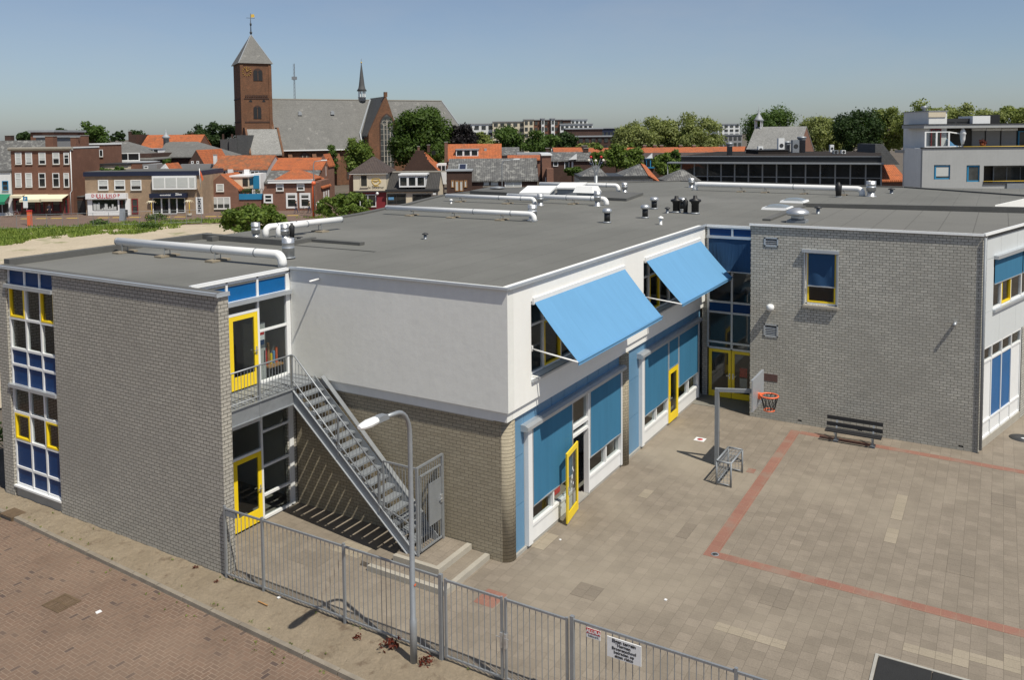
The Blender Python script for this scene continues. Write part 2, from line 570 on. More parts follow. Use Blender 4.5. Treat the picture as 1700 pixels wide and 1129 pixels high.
def fr_long(a, n, z): return (a, -n, z)              # the long white wall, outward = -y
def fr_end(a, n, z): return (-n, a, z)               # the end wall, outward = -x
def fr_left(a, n, z): return (-3.72 - n, a, z)       # the tall brick wall along the street
def fr_glaz(a, n, z): return (a, 7.3 - n, z)         # glazed front with the two yellow doors
def fr_wing(a, n, z): return (14.06 - n, a, z)       # brick wing
def fr_entry(a, n, z): return (15.73 - n, a, z)      # glazed entry beside the wing
_wo = Vector((14.1, -9.78, 0)); _wd = Vector((4.45, -1.25, 0)).normalized(); _wn = Vector((_wd.y, -_wd.x, 0))
def fr_side(a, n, z):
    p = _wo + _wd * a + _wn * n
    return (p.x, p.y, z)


PANEL_MATS = {'d': 'shaded_blue_panel', 'b': 'blue_panel', 'l': 'light_blue_panel', 'w': 'white_paint', 's': 'navy_screen'}


def glazing(parent, fr, cols, rows, cells, n=0.0, bar=.07, dep=.09, frame_mat='white_paint', skip=(), label=None, glassm='glass'):
    """frame (a part) with panes and panels (sub-parts). rows from the top, cells strings left to right"""
    f = MB(fr)
    for a in cols: f.box(a - bar / 2, a + bar / 2, n - dep / 2, n + dep / 2, rows[-1], rows[0])
    for i, z in enumerate(rows):
        for k in range(len(cols) - 1):
            if (i, k) in skip: continue
            f.box(cols[k] + bar / 2, cols[k + 1] - bar / 2, n - dep / 2 + .003, n + dep / 2 + .004, z - bar / 2, z + bar / 2)
    fo = f.build('window_frame', M[frame_mat], parent)
    if label: fo['label'] = label
    for j, row in enumerate(cells):
        for k, ch in enumerate(row):
            a0, a1 = cols[k] + bar / 2, cols[k + 1] - bar / 2
            z1, z0 = rows[j] - bar / 2, rows[j + 1] + bar / 2
            if ch == '.': continue
            if ch in PANEL_MATS:
                MB(fr).box(a0, a1, n - .03, n + .012, z0, z1).build('infill_panel', M[PANEL_MATS[ch]], fo)
            if ch in 'gy':
                b = .055 if ch == 'y' else 0
                if ch == 'y':
                    s = MB(fr)
                    for q in ((a0, a0 + b, z0, z1), (a1 - b, a1, z0, z1), (a0 + b, a1 - b, z0, z0 + b), (a0 + b, a1 - b, z1 - b, z1)):
                        s.box(q[0], q[1], n - .03, n + .055, q[2], q[3])
                    s.build('window_sash', M['yellow_paint'], fo)
                MB(fr).box(a0 + b, a1 - b, n - .012, n - .004, z0 + b, z1 - b).build('window_pane', M[glassm], fo)
    return fo


def door_leaf(parent, fr, a0, a1, z0, z1, n=0.0, kick=.30, stile=.13, handle='r', name='door', t=.05, planks=True):
    d = MB(fr)
    d.box(a0, a0 + stile, n - t / 2, n + t / 2, z0, z1)
    d.box(a1 - stile, a1, n - t / 2, n + t / 2, z0, z1)
    d.box(a0 + stile, a1 - stile, n - t / 2 + .002, n + t / 2 - .002, z1 - stile, z1)
    d.box(a0 + stile, a1 - stile, n - t / 2 + .002, n + t / 2 - .002, z0, z0 + kick)
    if planks:
        k = 7
        for i in range(1, k):
            a = a0 + stile + (a1 - a0 - 2 * stile) * i / k
            d.box(a - .006, a + .006, n + t / 2 - .002, n + t / 2 + .004, z0 + .04, z0 + kick - .03)
    o = d.build(name, M['yellow_paint'], parent)
    MB(fr).box(a0 + stile, a1 - stile, n - .006, n + .006, z0 + kick, z1 - stile).build('door_glass', M['glass'], o)
    ah = a1 - stile / 2 if handle == 'r' else a0 + stile / 2
    h = MB(fr)
    zc = z0 + (z1 - z0) * .47
    for sgn in (1, -1):
        h.box(ah - .022, ah + .022, n + sgn * (t / 2), n + sgn * (t / 2 + .012), zc - .13, zc + .10)
        h.box(ah - .012, ah + .012, n + sgn * (t / 2 + .012), n + sgn * (t / 2 + .055), zc - .012, zc + .012)
        q = -1 if handle == 'r' else 1
        h.box(min(ah, ah + q * .12), max(ah, ah + q * .12), n + sgn * (t / 2 + .045), n + sgn * (t / 2 + .065), zc - .012, zc + .012)
    h.build('handle', M['steel'], o)
    return o


# ================================================================== the school
school = thing('school_building', 'low two-storey school of grey brick and white render with yellow doors and blue awnings', 'school', (0, 0, 0))

# ---- tall brick wall on the street, with its end fin
mb = MB(fr_left)
mb.box(5.865, 12.73, -.30, 0, -.1, 6.90)
mb.build('brick_wall', M['grey_brick'], school)
mb = MB(fr_left); mb.box(15.13, 15.64, -.30, 0, -.1, 6.90); mb.build('brick_pier', M['grey_brick'], school)
MB(fr_left).box(12.73, 15.13, -.30, -.06, -.1, .30).build('plinth', M['concrete'], school)
wf = glazing(school, fr_left, [12.76, 13.50, 14.26, 15.10], [6.90, 6.42, 5.43, 4.51, 4.03, 3.40, 2.58, 1.73, .89, .36],
             ['ddd', 'ygy', 'ggg', 'ddd', 'ddd', 'ggg', 'ygy', 'ddd', 'ddd'], n=-.12, label='narrow column of white framed panes, blue panels and four yellow sashes')
for q in ((.06, 6.35, 6.46), (.05, 3.35, 3.45)): MB(fr_left).box(12.735, 15.15, -.07, *q).build('cornice', M['alu'], wf)
MB(fr_left).box(12.735, 15.13, -.07, .02, .29, .345).build('window_sill', M['white_paint'], wf)

# ---- roof edge trims
def trim(fr, a0, a1, z0, z1, n0=-.12, n1=.07, mat='alu'):
    m = MB(fr); m.box(a0, a1, -.015, n1, z0, z1)
    m.box(a0, a1, n1, n1 + .008, z0 - .012, z0 + .015)
    return m.build('roof_trim', M[mat], school)
trim(fr_left, 5.84, 15.70, 6.925, 6.99, -.32, .07)
MB(fr_left).box(5.868, 15.66, -.31, -.016, 6.901, 6.975).build('roof_edge', M['roofing_dark'], school)
trim(lambda a, n, z: (a, 5.865 - n, z), -3.80, -3.40, 6.905, 6.99, -.02, .05)
trim(fr_glaz, -3.40, -.075, 6.93, 7.0, -.12, .09, 'white_paint')
trim(fr_end, -.06, 7.22, 6.972, 7.02, -.12, .07)
trim(fr_long, -.005, 15.80, 6.974, 7.023, -.12, .072)
trim(fr_entry, -2.24, -.08, 6.95, 7.03, -.12, .06, 'white_paint')
trim(fr_wing, -9.80, -2.20, 7.262, 7.33, -.12, .06, 'white_paint')
trim(fr_side, 0.0, 16, 7.262, 7.33, -.12, .06, 'white_paint')

# ---- glazed front with the two yellow doors
gl = glazing(school, fr_glaz, [-3.40, -2.26, -1.20, -.12], [6.87, 6.33, 5.99, 3.93], ['bbb', 'ggn', 'g..'], n=0.0, skip=((3, 1), (2, 2)))
glazing(gl, fr_glaz, [-1.20, -.12], [6.33, 5.37, 3.94], ['g', 'g'], n=-.004, bar=.06)
m = MB(fr_glaz); m.box(-3.40, -.03, .03, .17, 6.25, 6.36); m.build('cornice', M['alu'], gl)
MB(fr_glaz).box(-.085, 0, -.10, .05, .05, 6.87).build('door_post', M['white_paint'], gl)
door_leaf(gl, fr_glaz, -2.22, -1.235, 3.95, 5.955, n=.02, kick=.34)
gl2 = glazing(school, fr_glaz, [-3.40, -2.26, -1.20, -.12], [3.40, 2.92, 2.07, .07], ['ggn', 'ggn', 'g..'], n=-.002, skip=((3, 1), (1, 2), (2, 2)))
glazing(gl2, fr_glaz, [-1.20, -.12], [3.40, 2.53, 1.54, .72, .08], ['g', 'g', 'g', 'g'], n=-.006, bar=.065)
door_leaf(gl2, fr_glaz, -2.22, -1.235, .06, 2.03, n=.02, kick=.36)
MB(fr_glaz).box(-3.40, 0, -.20, .03, 3.43, 3.90).build('floor_edge', M['alu'], school)
MB(fr_glaz).box(-.20, .14, -.10, .0, -.1, 3.42).build('brick_jamb', M['grey_brick'], school)

# ---- white rendered upper storey (end wall + long wall)
W1 = (1.18, 7.28, 4.44, 6.47); W2 = (8.96, 15.16, 4.47, 6.45)
mb = MB(fr_end); mb.box(0, 7.24, -.30, 0, 3.90, 6.97)
wall_holes(mb_long := MB(fr_long), .30, 15.73, 3.90, 6.972, -.30, 0, [W1, W2])
mb.build('rendered_end_wall', M['render_grey'], school)
mb_long.build('rendered_wall', M['render'], school)
mb = MB(fr_end); mb.box(.07, 7.24, -.33, -.06, 3.64, 3.905); mb.build('fascia_band', M['render_grey'], school)
mb = MB(fr_long); mb.box(.335, 15.73, -.33, -.07, 3.642, 3.906); mb.build('fascia_band', M['render'], school)
MB(fr_end).box(.30, 7.28, -.45, -.15, -.1, 3.66).build('end_wall', M['tan_brick'], school)
for cx in (.405, 7.50):
    c = MB(); rr = .255 if cx < 1 else .29
    c.lathe([(rr, -.1), (rr, 3.65)], (cx, .345 if cx < 1 else .24, 0), 28)
    c.build('column', M['tan_brick'], school)
m = MB(); m.tube([(0, 6.1, 6.75), (-.40, 6.1, 6.735)], .028, 8); m.build('roof_spout', M['white_paint'], school)
# windows of the white wall
def upper_window(w, yl):
    k = 6; cols = [w[0] + .035 + (w[1] - w[0] - .07) * i / k for i in range(k + 1)]
    f = glazing(school, fr_long, cols, [w[3] - .03, w[2] + 1.32, w[2] + .05], ['g' * k, ''.join('y' if i in yl else 'g' for i in range(k))], n=-.24, bar=.06)
    s = MB(fr_long); s.box(w[0] - .02, w[1] + .02, -.2, .07, w[2] - .06, w[2] - .005); s.build('window_sill', M['alu'], f)
    return f
upper_window(W1, (1, 4)); upper_window(W2, (1, 4))

# ---- drop-arm awnings over them
def awning(a0, a1, zt, drop_n, zb, label):
    c = MB(fr_long); c.box(a0 - .03, a1 + .03, -.10, .05, zt - .06, zt + .10)
    c.box(a0 - .04, a0 - .03, -.10, .06, zt - .07, zt + .11)
    ca = c.build('awning', M['white_paint'], school); ca['label'] = label
    f = MB(fr_long)
    S = 16
    prof = []
    for i in range(S + 1):
        t = i / S
        sag = -.035 * sin(pi * t)
        prof.append((.05 + (drop_n - .05) * t, zt - .02 + (zb - zt + .02) * t + sag))
    low = [(p[0] - .004, p[1] - .006) for p in reversed(prof)]
    f.prism(prof + low, a0 + .02, a1 - .02)
    f.build('awning_fabric', M['awning_blue'], ca)
    b = MB(fr_long); b.tube([(a0, drop_n, zb), (a1, drop_n, zb)], .03, 8)
    b.prism([(drop_n - .008, zb), (drop_n + .012, zb), (drop_n + .010, zb - .09), (drop_n - .006, zb - .09)], a0 + .02, a1 - .02)
    b.build('front_bar', M['awning_blue'], ca)
    for a in (a0 + .01, a1 - .01):
        r = MB(fr_long); r.tube([(a, -.06, 5.22), (a, drop_n, zb)], .022, 6)
        r.box(a - .03, a + .03, -.14, -.02, 5.16, 5.30)
        r.tube([(a, -.08, 5.25), (a, -.10, 5.75)], .014, 5)
        r.build('awning_arm', M['white_paint'], ca)
awning(1.28, 7.26, 6.45, 1.28, 5.04, 'wide blue drop-arm awning nearest the corner')
awning(9.08, 15.02, 6.45, 1.29, 5.09, 'wide blue drop-arm awning next to the glazed entry')

# ---- lower long wall
mb = MB(fr_long)
for a0, a1 in ((.55, 1.02), (7.16, 7.26), (7.74, 8.93), (15.06, 15.55)):
    for z0, z1 in ((.09, 1.28), (1.295, 2.55), (2.565, 3.66)):
        mb.box(a0, a1, -.30, -.155, z0, z1)
for k in range(8):
    for o in (1.02, 8.93): mb.box(o + .01 + k * .77, o + .765 + k * .77, -.30, -.157, 3.29, 3.66)
mb.build('infill_panel', M['light_blue_panel'], school)
MB(fr_long).box(.5, 15.6, -.32, -.10, -.1, .085).build('plinth', M['concrete'], school)
m = MB(fr_long); m.box(.5, .6, -.42, -.31, .09, 3.66); m.box(7.1, 8.95, -.42, -.31, .09, 3.66); m.box(15.0, 15.73, -.42, -.31, .09, 3.66)
m.build('backing_wall', M['interior_wall'], school)


def class_front(o, door_open):
    """one classroom front: white frame, screens, windows, panels and a yellow door. o = left edge"""
    L = [o, o + .24, o + 2.62, o + 3.72, o + 6.12]
    f = MB(fr_long)
    f.box(o - .0, o + .22, -.24, -.03, .09, 3.16)
    f.box(o + 6.08, o + 6.17, -.24, -.03, .09, 3.16)
    f.box(L[2] - .035, L[2] + .035, -.22, -.06, .09, 3.16)
    f.box(L[3] - .035, L[3] + .035, -.22, -.06, .09, 3.16)
    for (a0, a1) in ((L[1] - .02, L[2] - .035), (L[3] + .035, o + 6.08)):
        f.box(a0, a1, -.22, -.055, .50, .58)
        mid = (a0 + a1) / 2 + .05
        f.box(mid - .04, mid + .04, -.22, -.07, .58, 3.16)
        f.box(a0, a1, -.22, -.07, 3.09, 3.16)
    f.box(L[2] + .035, L[3] - .035, -.22, -.07, 2.06, 2.13)
    f.box(L[2] + .035, L[3] - .035, -.22, -.07, 2.30, 2.40)
    fo = f.build('class_front', M['white_paint'], school)
    fo['label'] = 'classroom front with its yellow door open' if door_open else 'classroom front with its yellow door shut'
    for (a0, a1) in ((L[1] - .02, L[2] - .035), (L[3] + .035, o + 6.08)):
        MB(fr_long).box(a0, a1, -.21, -.085, .09, .50).build('white_panel', M['white_paint'], fo)
        MB(fr_long).box(a0, a1, -.15, -.142, .58, 3.09).build('window_pane', M['glass'], fo)
    MB(fr_long).box(L[2] + .035, L[3] - .035, -.15, -.142, 2.13, 3.09).build('window_pane', M['glass'], fo)
    # screens
    def screen(a0, a1, z0, wav=.012):
        s = MB(fr_long); K = 10
        for i in range(K):
            t0, t1 = i / K, (i + 1) / K
            w0, w1 = wav * sin(t0 * 9 + a0), wav * sin(t1 * 9 + a0)
            A0, A1 = a0 + (a1 - a0) * t0, a0 + (a1 - a0) * t1
            s.hull([(A0, -.045 + w0, z0), (A1, -.045 + w1, z0), (A1, -.050 + w1, z0), (A0, -.050 + w0, z0)],
                   [(A0, -.045, 3.16), (A1, -.045, 3.16), (A1, -.050, 3.16), (A0, -.050, 3.16)])
        so = s.build('sun_screen', M['screen_blue'], fo)
        MB(fr_long).box(a0, a1, -.06, -.032, z0 - .03, z0).build('hem_bar', M['alu'], so)
        g = MB(fr_long); g.box(a0 - .025, a0, -.07, -.03, z0 - .04, 3.16); g.box(a1, a1 + .025, -.07, -.03, z0 - .04, 3.16); g.build('guide_rail', M['alu'], so)
    screen(L[1] + .03, L[2] - .06, 1.07)
    screen(L[3] + .06, o + 6.05, 1.16)
    if not door_open: screen(L[2] + .06, L[3] - .06, 2.10, 0)
    # head box
    h = MB(fr_long); h.prism([(-.2, 3.16), (.02, 3.16), (.07, 3.19), (.07, 3.28), (-.02, 3.33), (-.2, 3.33)], o - .18, o + 6.30)
    ho = h.build('screen_housing', M['alu'], fo)
    if door_open:
        ang = R(9); hx, hy = L[2] + .06, -.035
        def fd(a, n, z):
            ca, sa = cos(ang), sin(ang)
            return (hx - a * ca + n * sa * -1, hy - a * sa - n * ca, z)
        d = door_leaf(fo, fd, 0, 1.04, .06, 2.02, n=.03, kick=.26, stile=.14, handle='r', planks=False)
        d['label'] = 'yellow glazed door standing wide open'
        st = MB(fd)
        for (a, z, s) in ((.50, 1.42, .07), (.42, 1.33, .05), (.55, 1.20, .09), (.62, 1.08, .05), (.45, .98, .06), (.58, .84, .07), (.38, .78, .04)):
            st.lathe([(0.001, 0), (s, .0), (s * .6, .012)], (0, 0, 0), 7) if False else st.box(a - s / 2, a + s / 2, .037, .041, z - s * .6, z + s * .6)
        st.build('door_sticker', M['white_sign'], d)
        MB(fr_long).box(L[2] + .035, L[3] - .035, -.5, -.06, .03, .075).build('door_sill', M['concrete'], fo)
    else:
        door_leaf(fo, fr_long, L[2] + .04, L[3] - .04, .08, 2.05, n=-.06, kick=.30, stile=.17, handle='l', planks=False)
class_front(1.04, True)
class_front(8.92, False)

# ---- glazed entry
MB(fr_entry).box(-.10, .12, -.35, -.02, -.1, 6.95).build('brick_jamb', M['wing_brick'], school)
eg = glazing(school, fr_entry, [-2.22, -1.10, -.14], [6.93, 6.55, 3.93, 3.50, 2.28, 2.04], ['dd', 'gg', 'dd', 'gg', 'gg'], n=0.0, bar=.08, frame_mat='alu')
MB(fr_entry).box(-2.24, -.08, .03, .12, 6.50, 6.60).build('cornice', M['alu'], eg)
s = MB(fr_entry); K = 14
for i in range(K):
    t0, t1 = i / K, (i + 1) / K
    A0, A1 = -2.22 + 2.06 * t0, -2.22 + 2.06 * t1
    w0, w1 = .05 * sin(t0 * 11) , .05 * sin(t1 * 11)
    s.hull([(A0, .10 + w0, 5.20), (A1, .10 + w1, 5.20), (A1, .095 + w1, 5.20), (A0, .095 + w0, 5.20)],
           [(A0, .08, 6.50), (A1, .08, 6.50), (A1, .075, 6.50), (A0, .075, 6.50)])
so = s.build('sun_screen', M['navy_screen'], eg); MB(fr_entry).box(-2.22, -.16, .08, .12, 5.16, 5.20).build('hem_bar', M['alu'], so)
for a0, a1, hd in ((-2.18, -1.11, 'r'), (-1.09, -.18, 'l')):
    door_leaf(eg, fr_entry, a0, a1, .04, 1.99, n=.02, kick=.24, stile=.12, handle=hd, planks=False)
pp = MB(fr_entry); pp.box(-1.72, -1.42, -.02, -.016, .95, 1.32); pp.build('poster', M['red'], eg)
pp = MB(fr_entry); pp.box(-1.72, -1.42, -.021, -.017, .52, .9); pp.build('poster', M['galv'], eg)

# ---- brick wing
mb = MB(fr_wing)
HW = (-5.30, -4.20, 4.47, 6.38)
wall_holes(mb, -9.76, -2.25, -.1, 7.26, -.30, 0, [HW, (-3.25, -2.74, 6.50, 6.84), (-3.27, -2.75, 3.12, 3.60), (-9.35, -9.2, .10, .16), (-6.2, -6.05, .10, .16), (-4.15, -4.0, .10, .16)])
wo_ = mb.build('wing_wall', M['wing_brick'], school)
m = MB(); m.box(14.36, 15.60, -2.55, -2.26, -.1, 7.2); m.build('wing_return', M['wing_brick'], school)
wf = glazing(school, fr_wing, [HW[0] + .03, HW[1] - .03], [HW[3] - .03, HW[2] + .04], ['y'], n=-.14, bar=.07)
s = MB(fr_wing); K = 12
for i in range(K):
    for j in range(6):
        def q(ii, jj):
            t, h = ii / K, jj / 6
            return (HW[0] + .10 + (HW[1] - HW[0] - .2) * t, -.05 + .035 * h * sin(t * 9 + h * 2.2) * (1 - h * .4), HW[3] - .05 - (HW[3] - .05 - 5.17) * h)
        a, b, c, d = q(i, j), q(i + 1, j), q(i + 1, j + 1), q(i, j + 1)
        e = lambda p: (p[0], p[1] - .005, p[2])
        s.hull([d, c, e(c), e(d)], [a, b, e(b), e(a)])
so = s.build('sun_screen', M['navy_screen'], wf); MB(fr_wing).box(HW[0] + .08, HW[1] - .08, -.07, -.03, 5.13, 5.17).build('hem_bar', M['alu'], so)
MB(fr_wing).box(HW[0] - .06, HW[1] + .10, -.02, .12, HW[3] + .0, HW[3] + .11).build('screen_housing', M['alu'], wf)
MB(fr_wing).box(HW[0] - .05, HW[1] + .05, -.10, .12, HW[2] - .09, HW[2] - .003).build('window_sill', M['concrete_light'], wf)
m = MB(fr_wing); m.box(HW[0] - .04, HW[0] - .002, -.05, .03, HW[2], HW[3]); m.box(HW[1] + .002, HW[1] + .04, -.05, .03, HW[2], HW[3]); m.build('guide_rail', M['alu'], wf)
for (a0, a1, z0, z1) in ((-3.25, -2.74, 6.50, 6.84), (-3.27, -2.75, 3.12, 3.60)):
    v = MB(fr_wing)
    for q in ((a0, a0 + .05, z0, z1), (a1 - .05, a1, z0, z1), (a0, a1, z0 - .004, z0 + .05), (a0, a1, z1 - .05, z1 + .004)): v.box(q[0], q[1], -.06, .02, q[2], q[3])
    n_ = int((z1 - z0 - .1) / .065)
    for i in range(n_):
        z = z0 + .06 + i * .065
        v.prism([(-.05, z + .045), (-.045, z + .05), (.012, z + .005), (.007, z)], a0 + .05, a1 - .05)
    vo = v.build('air_vent', M['alu'], school)
    MB(fr_wing).box(a0, a1, -.2, -.08, z0, z1).build('vent_backing', M['interior_dark'], vo)
m = MB(fr_wing); m.lathe([(.001, -.135), (.08, -.12), (.13, -.065), (.145, 0), (.13, .065), (.08, .12), (.001, .135)], (-3.02, .17, 4.26), 16)
m.tube([(-3.02, -.02, 4.26), (-3.02, .06, 4.26)], .10, 12)
m.build('wall_lamp', M['white_paint'], school)
m = MB(fr_wing); m.box(-9.08, -9.0, 0, .12, 4.28, 4.36); m.tube([(-9.04, .06, 4.32), (-9.0, .2, 4.26)], .05, 8); m.build('wall_camera', M['alu'], school)
MB(fr_wing).box(-3.27, -2.70, 0, .012, 1.45, 1.72).build('plaque', M['plaque'], school)
m = MB(); m.tube([(14.02, -9.84, .12), (14.02, -9.84, 7.2)], .045, 8)
m.build('downpipe', M['galv_dull'], school)

# ---- angled front to the right of the wing
m = MB(fr_side); m.box(.05, .46, -.3, -.02, -.1, 7.26); m.build('brick_jamb', M['wing_brick'], school)
SW = (1.34, 8.2, 4.60, 6.40)
mb = MB(fr_side)
for (a0, a1) in ((.47, 2.05), (2.06, 3.90), (3.91, 5.75), (5.76, 7.6), (7.61, 9.4)):
    for z0, z1 in ((3.42, 4.6), (6.40, 7.26)): mb.box(a0, a1, -.2, -.05, z0 + .006, z1 - .006)
mb.box(.47, 1.30, -.2, -.052, 4.606, 6.394)
mb.box(8.25, 9.4, -.2, -.052, 4.606, 6.394)
mb.build('cladding_panel', M['cladding'], school)
sf = glazing(school, fr_side, [1.36, 2.27, 3.36, 4.62, 5.7, 6.8, 8.2], [6.36, 4.62], ['gygggg'], n=-.12, bar=.08)
for a0, a1 in ((1.42, 4.55), (4.66, 8.15)):
    so = MB(fr_side).box(a0, a1, -.045, -.04, 5.48, 6.34).build('sun_screen', M['screen_blue'], sf)
    MB(fr_side).box(a0, a1, -.055, -.03, 5.45, 5.48).build('hem_bar', M['alu'], so)
MB(fr_side).box(1.28, 8.28, -.15, .10, 6.34, 6.46).build('screen_housing', M['alu'], sf)
MB(fr_side).box(1.28, 8.28, -.15, .04, 4.52, 4.60).build('window_sill', M['alu'], sf)
lf = glazing(school, fr_side, [.48, 1.36, 2.45, 3.55, 4.66], [3.40, 2.92, .84, .30], ['gggg', 'wbbw', 'wwww'], n=-.10, bar=.07)
lf['label'] = 'white framed ground floor front with a tall blue double panel'
m = MB(fr_side); m.box(.46, 4.72, -.3, -.03, -.1, .26); m.build('plinth', M['concrete_light'], school)
m = MB(fr_side); m.box(4.74, 9.4, -.3, -.03, -.1, 3.41); m.build('side_wall', M['wing_brick'], school)

# ---- roofs
main = [(0.05, .05), (15.76, .05), (15.76, -2.24), (22.9, -2.24), (24.9, -11.3), (38, -11.6), (45, -11.5), (43.6, -4.7), (45.3, 11.2), (41, 15.4), (33, 18.8),
        (28.6, 19.7), (25.2, 19.6), (22, 18.6), (19.2, 17.6), (16.5, 17), (13.5, 16.2), (10.6, 15.8), (3.9, 15.7), (3.9, 7.25), (0.05, 7.25)]
MB().prism(main, 6.80, 6.955, 'z').build('roof', M['roofing'], school)
low = [(-3.40, 7.26), (3.89, 7.26), (3.89, 15.66), (-3.40, 15.66)]
m = MB(); m.prism(low, 6.78, 6.93, 'z'); m.build('roof', M['roofing'], school)
wing = [(14.08, -2.22), (14.08, -9.72), (14.08 + 8.6, -9.78 - 2.42 + .03), (23.3, -12.0), (22.6, -2.22)]
MB().prism(wing, 7.10, 7.262, 'z').build('wing_roof', M['roofing_wing'], school)
# upstands
m = MB()
m.box(-3.42, 4.1, 15.4, 15.7, 6.935, 7.12)
m.box(3.65, 3.95, 11.2, 15.4, 6.935, 7.13); m.box(3.65, 5.0, 10.95, 11.2, 6.935, 7.10); m.box(4.75, 5.0, 8.7, 10.95, 6.958, 7.06)
m.box(3.35, 3.65, 14.5, 14.8, 6.935, 7.10)
m.build('roof_upstand', M['roofing_dark'], school); m = MB(); m.box(15.80, 22.7, -2.55, -2.24, 6.958, 7.34)
m.bar((22.75, -2.4, 7.28), (24.4, -11.4, 7.28), .25, .30)
m.build('roof_upstand', M['roofing_dark'], school)
m = MB()
b_ = [(p[0], p[1]) for p in main[7:18]]
for (p, q) in zip(b_[:-1], b_[1:]): m.bar((p[0], p[1], 6.98), (q[0], q[1], 6.98), .30, .10)
m.bar((38, -11.5, 6.99), (43.5, -4.8, 6.99), .25, .1)
m.build('roof_edge', M['roofing_dark'], school)
# plain rear walls that close the building
m = MB()
ring = main[4:19]
for (p, q) in zip(ring[:-1], ring[1:]): m.bar((p[0], p[1], 3.4), (q[0], q[1], 3.4), .25, 6.8)
m.box(-3.40, 3.9, 15.42, 15.62, -.1, 6.8)
m.build('rear_wall', M['grey_brick'], school)
# floors and inner walls seen through the glass
m = MB()
m.box(.46, 15.40, .5, 7.42, 3.42, 3.60); m.box(-3.38, 15.40, 7.42, 15.3, 3.425, 3.595)
m.box(15.90, 22, -2.2, 6.9, 3.42, 3.60); m.box(14.4, 22, -9.4, -2.6, 3.42, 3.60)
m.box(.46, 22, .44, 7.42, -.08, .02); m.box(-3.38, 22, 7.42, 15.3, -.081, .019); m.box(14.4, 30, -9.3, .3, -.085, .018)
m.build('floor', M['school_floor'], school)
m = MB()
m.box(.10, .22, .5, 15.2, 3.6, 6.78); m.box(.32, .44, 8, 15.2, 0.02, 3.42); m.box(-3.3, .1, 11.6, 11.75, .02, 3.42); m.box(-3.3, .1, 11.6, 11.75, 3.6, 6.76)
m.box(.5, 15.4, 6.2, 6.35, .02, 3.42); m.box(.5, 15.4, 6.2, 6.35, 3.6, 6.78)
for x in (7.6, 15.3): m.box(x, x + .12, .6, 6.2, .02, 3.42); m.box(x, x + .12, .6, 6.2, 3.6, 6.78)
m.box(19.5, 19.6, -9, 6, .02, 6.8)
m.build('inner_wall', M['interior_wall'], school)

# things inside, seen through the panes
t = thing('cupboard', 'grey cupboard behind the upper glass beside the yellow door', 'cupboard', (-.89, 7.75, 3.6))
MB().box(-1.1, -.68, 7.58, 8.0, 3.6, 5.5).build('cabinet', M['interior_wall'], t)
MB().box(-.74, -.71, 7.56, 7.58, 4.3, 4.7).build('handle', M['dark_metal'], t)
tf = thing('paper_flag', 'small red, white and blue paper flag on the grey cupboard', 'flag', (-.89, 7.57, 5.0))
for i, k in enumerate(('red', 'white_sign', 'blue_panel')): MB().box(-1.05, -.73, 7.565, 7.573, 5.30 - .14 * (i + 1), 5.30 - .14 * i).build('stripe', M[k], tf)
t = thing('stool', 'wooden stool behind the upper yellow door', 'stool', (-1.95, 7.9, 3.6))
m = MB(); m.lathe([(.18, 0), (.19, .03), (.18, .04)], (-1.95, 7.9, 4.25), 14); m.build('seat', M['wood'], t)
for sx, sy in ((-.12, -.12), (.12, -.12), (.12, .12), (-.12, .12)): MB().bar((-1.95 + sx * 1.3, 7.9 + sy * 1.3, 3.6), (-1.95 + sx, 7.9 + sy, 4.25), .03).build('leg', M['dark_metal'], t)
t = thing('hobby_table', 'low table with coloured papers behind the upper glass', 'table', (-.4, 7.75, 3.6))
MB().box(-.66, -.1, 7.45, 7.95, 4.18, 4.22).build('tabletop', M['wood'], t)
for x in (-.63, -.13): MB().box(x - .02, x + .02, 7.5, 7.9, 3.6, 4.18).build('leg', M['dark_metal'], t)
for i, (k, h) in enumerate((('red', .5), ('wood', .62), ('yellow_paint', .3), ('awning_blue', .35), ('orange_paint', .45))):
    tag(MB().box(-.62 + i * .1, -.56 + i * .1, 7.65, 7.7, 4.222, 4.222 + h).build('paper_roll', M[k]), ('tall red', 'tallest brown', 'shortest yellow', 'light blue', 'orange')[i] + ' paper roll standing on the low table upstairs', 'paper roll')
t = thing('tall_planter', 'pale sculpture-like stand behind the lower yellow door', 'stand', (-1.7, 8.0, .02))
MB().box(-1.74, -1.66, 7.96, 8.04, .02, 1.6).build('pole', M['concrete_light'], t)
MB().lathe([(.2, 0), (.22, .05), (.1, .1)], (-1.7, 8, .02), 12).build('base', M['concrete_light'], t)
tag(MB().box(4.1, 4.5, .9, 1.0, .05, 1.25).build('red_board', M['red']), 'red board standing just inside the open yellow door', 'board')

# ================================================================== outside stair
st = thing('steel_stair', 'grey galvanised outside stair with landing climbing along the white end wall', 'stair', (-.6, 3.0, 0))
SY0, SZ0, SY1, SZ1, NT = 2.10, .27, 6.14, 3.90, 18
for i in range(NT - 1):
    z = SZ1 - (i + 1) * (SZ1 - SZ0) / NT; y = SY1 - (i + 1) * (SY1 - SY0) / NT
    m = MB(); m.box(-1.03, -.16, y - .02, y + .235, z - .035, z); m.box(-1.03, -.16, y - .024, y - .018, z - .05, z + .006)
    m.build('tread', M['galv_dull'], st)
sl = (SZ1 - SZ0) / (SY1 - SY0)
def stringer(x0, x1, dz0, dz1, name, mat):
    m = MB()
    m.prism([(SY1 + .10, SZ1 + dz0), (SY1 + .10, SZ1 + dz1), (SY0 - .05, SZ0 + dz1), (SY0 - .05, max(.02, SZ0 + dz0))], x0, x1)
    return m.build(name, M[mat], st)
stringer(-1.06, -1.04, -.32, .04, 'stringer', 'galv_dull')
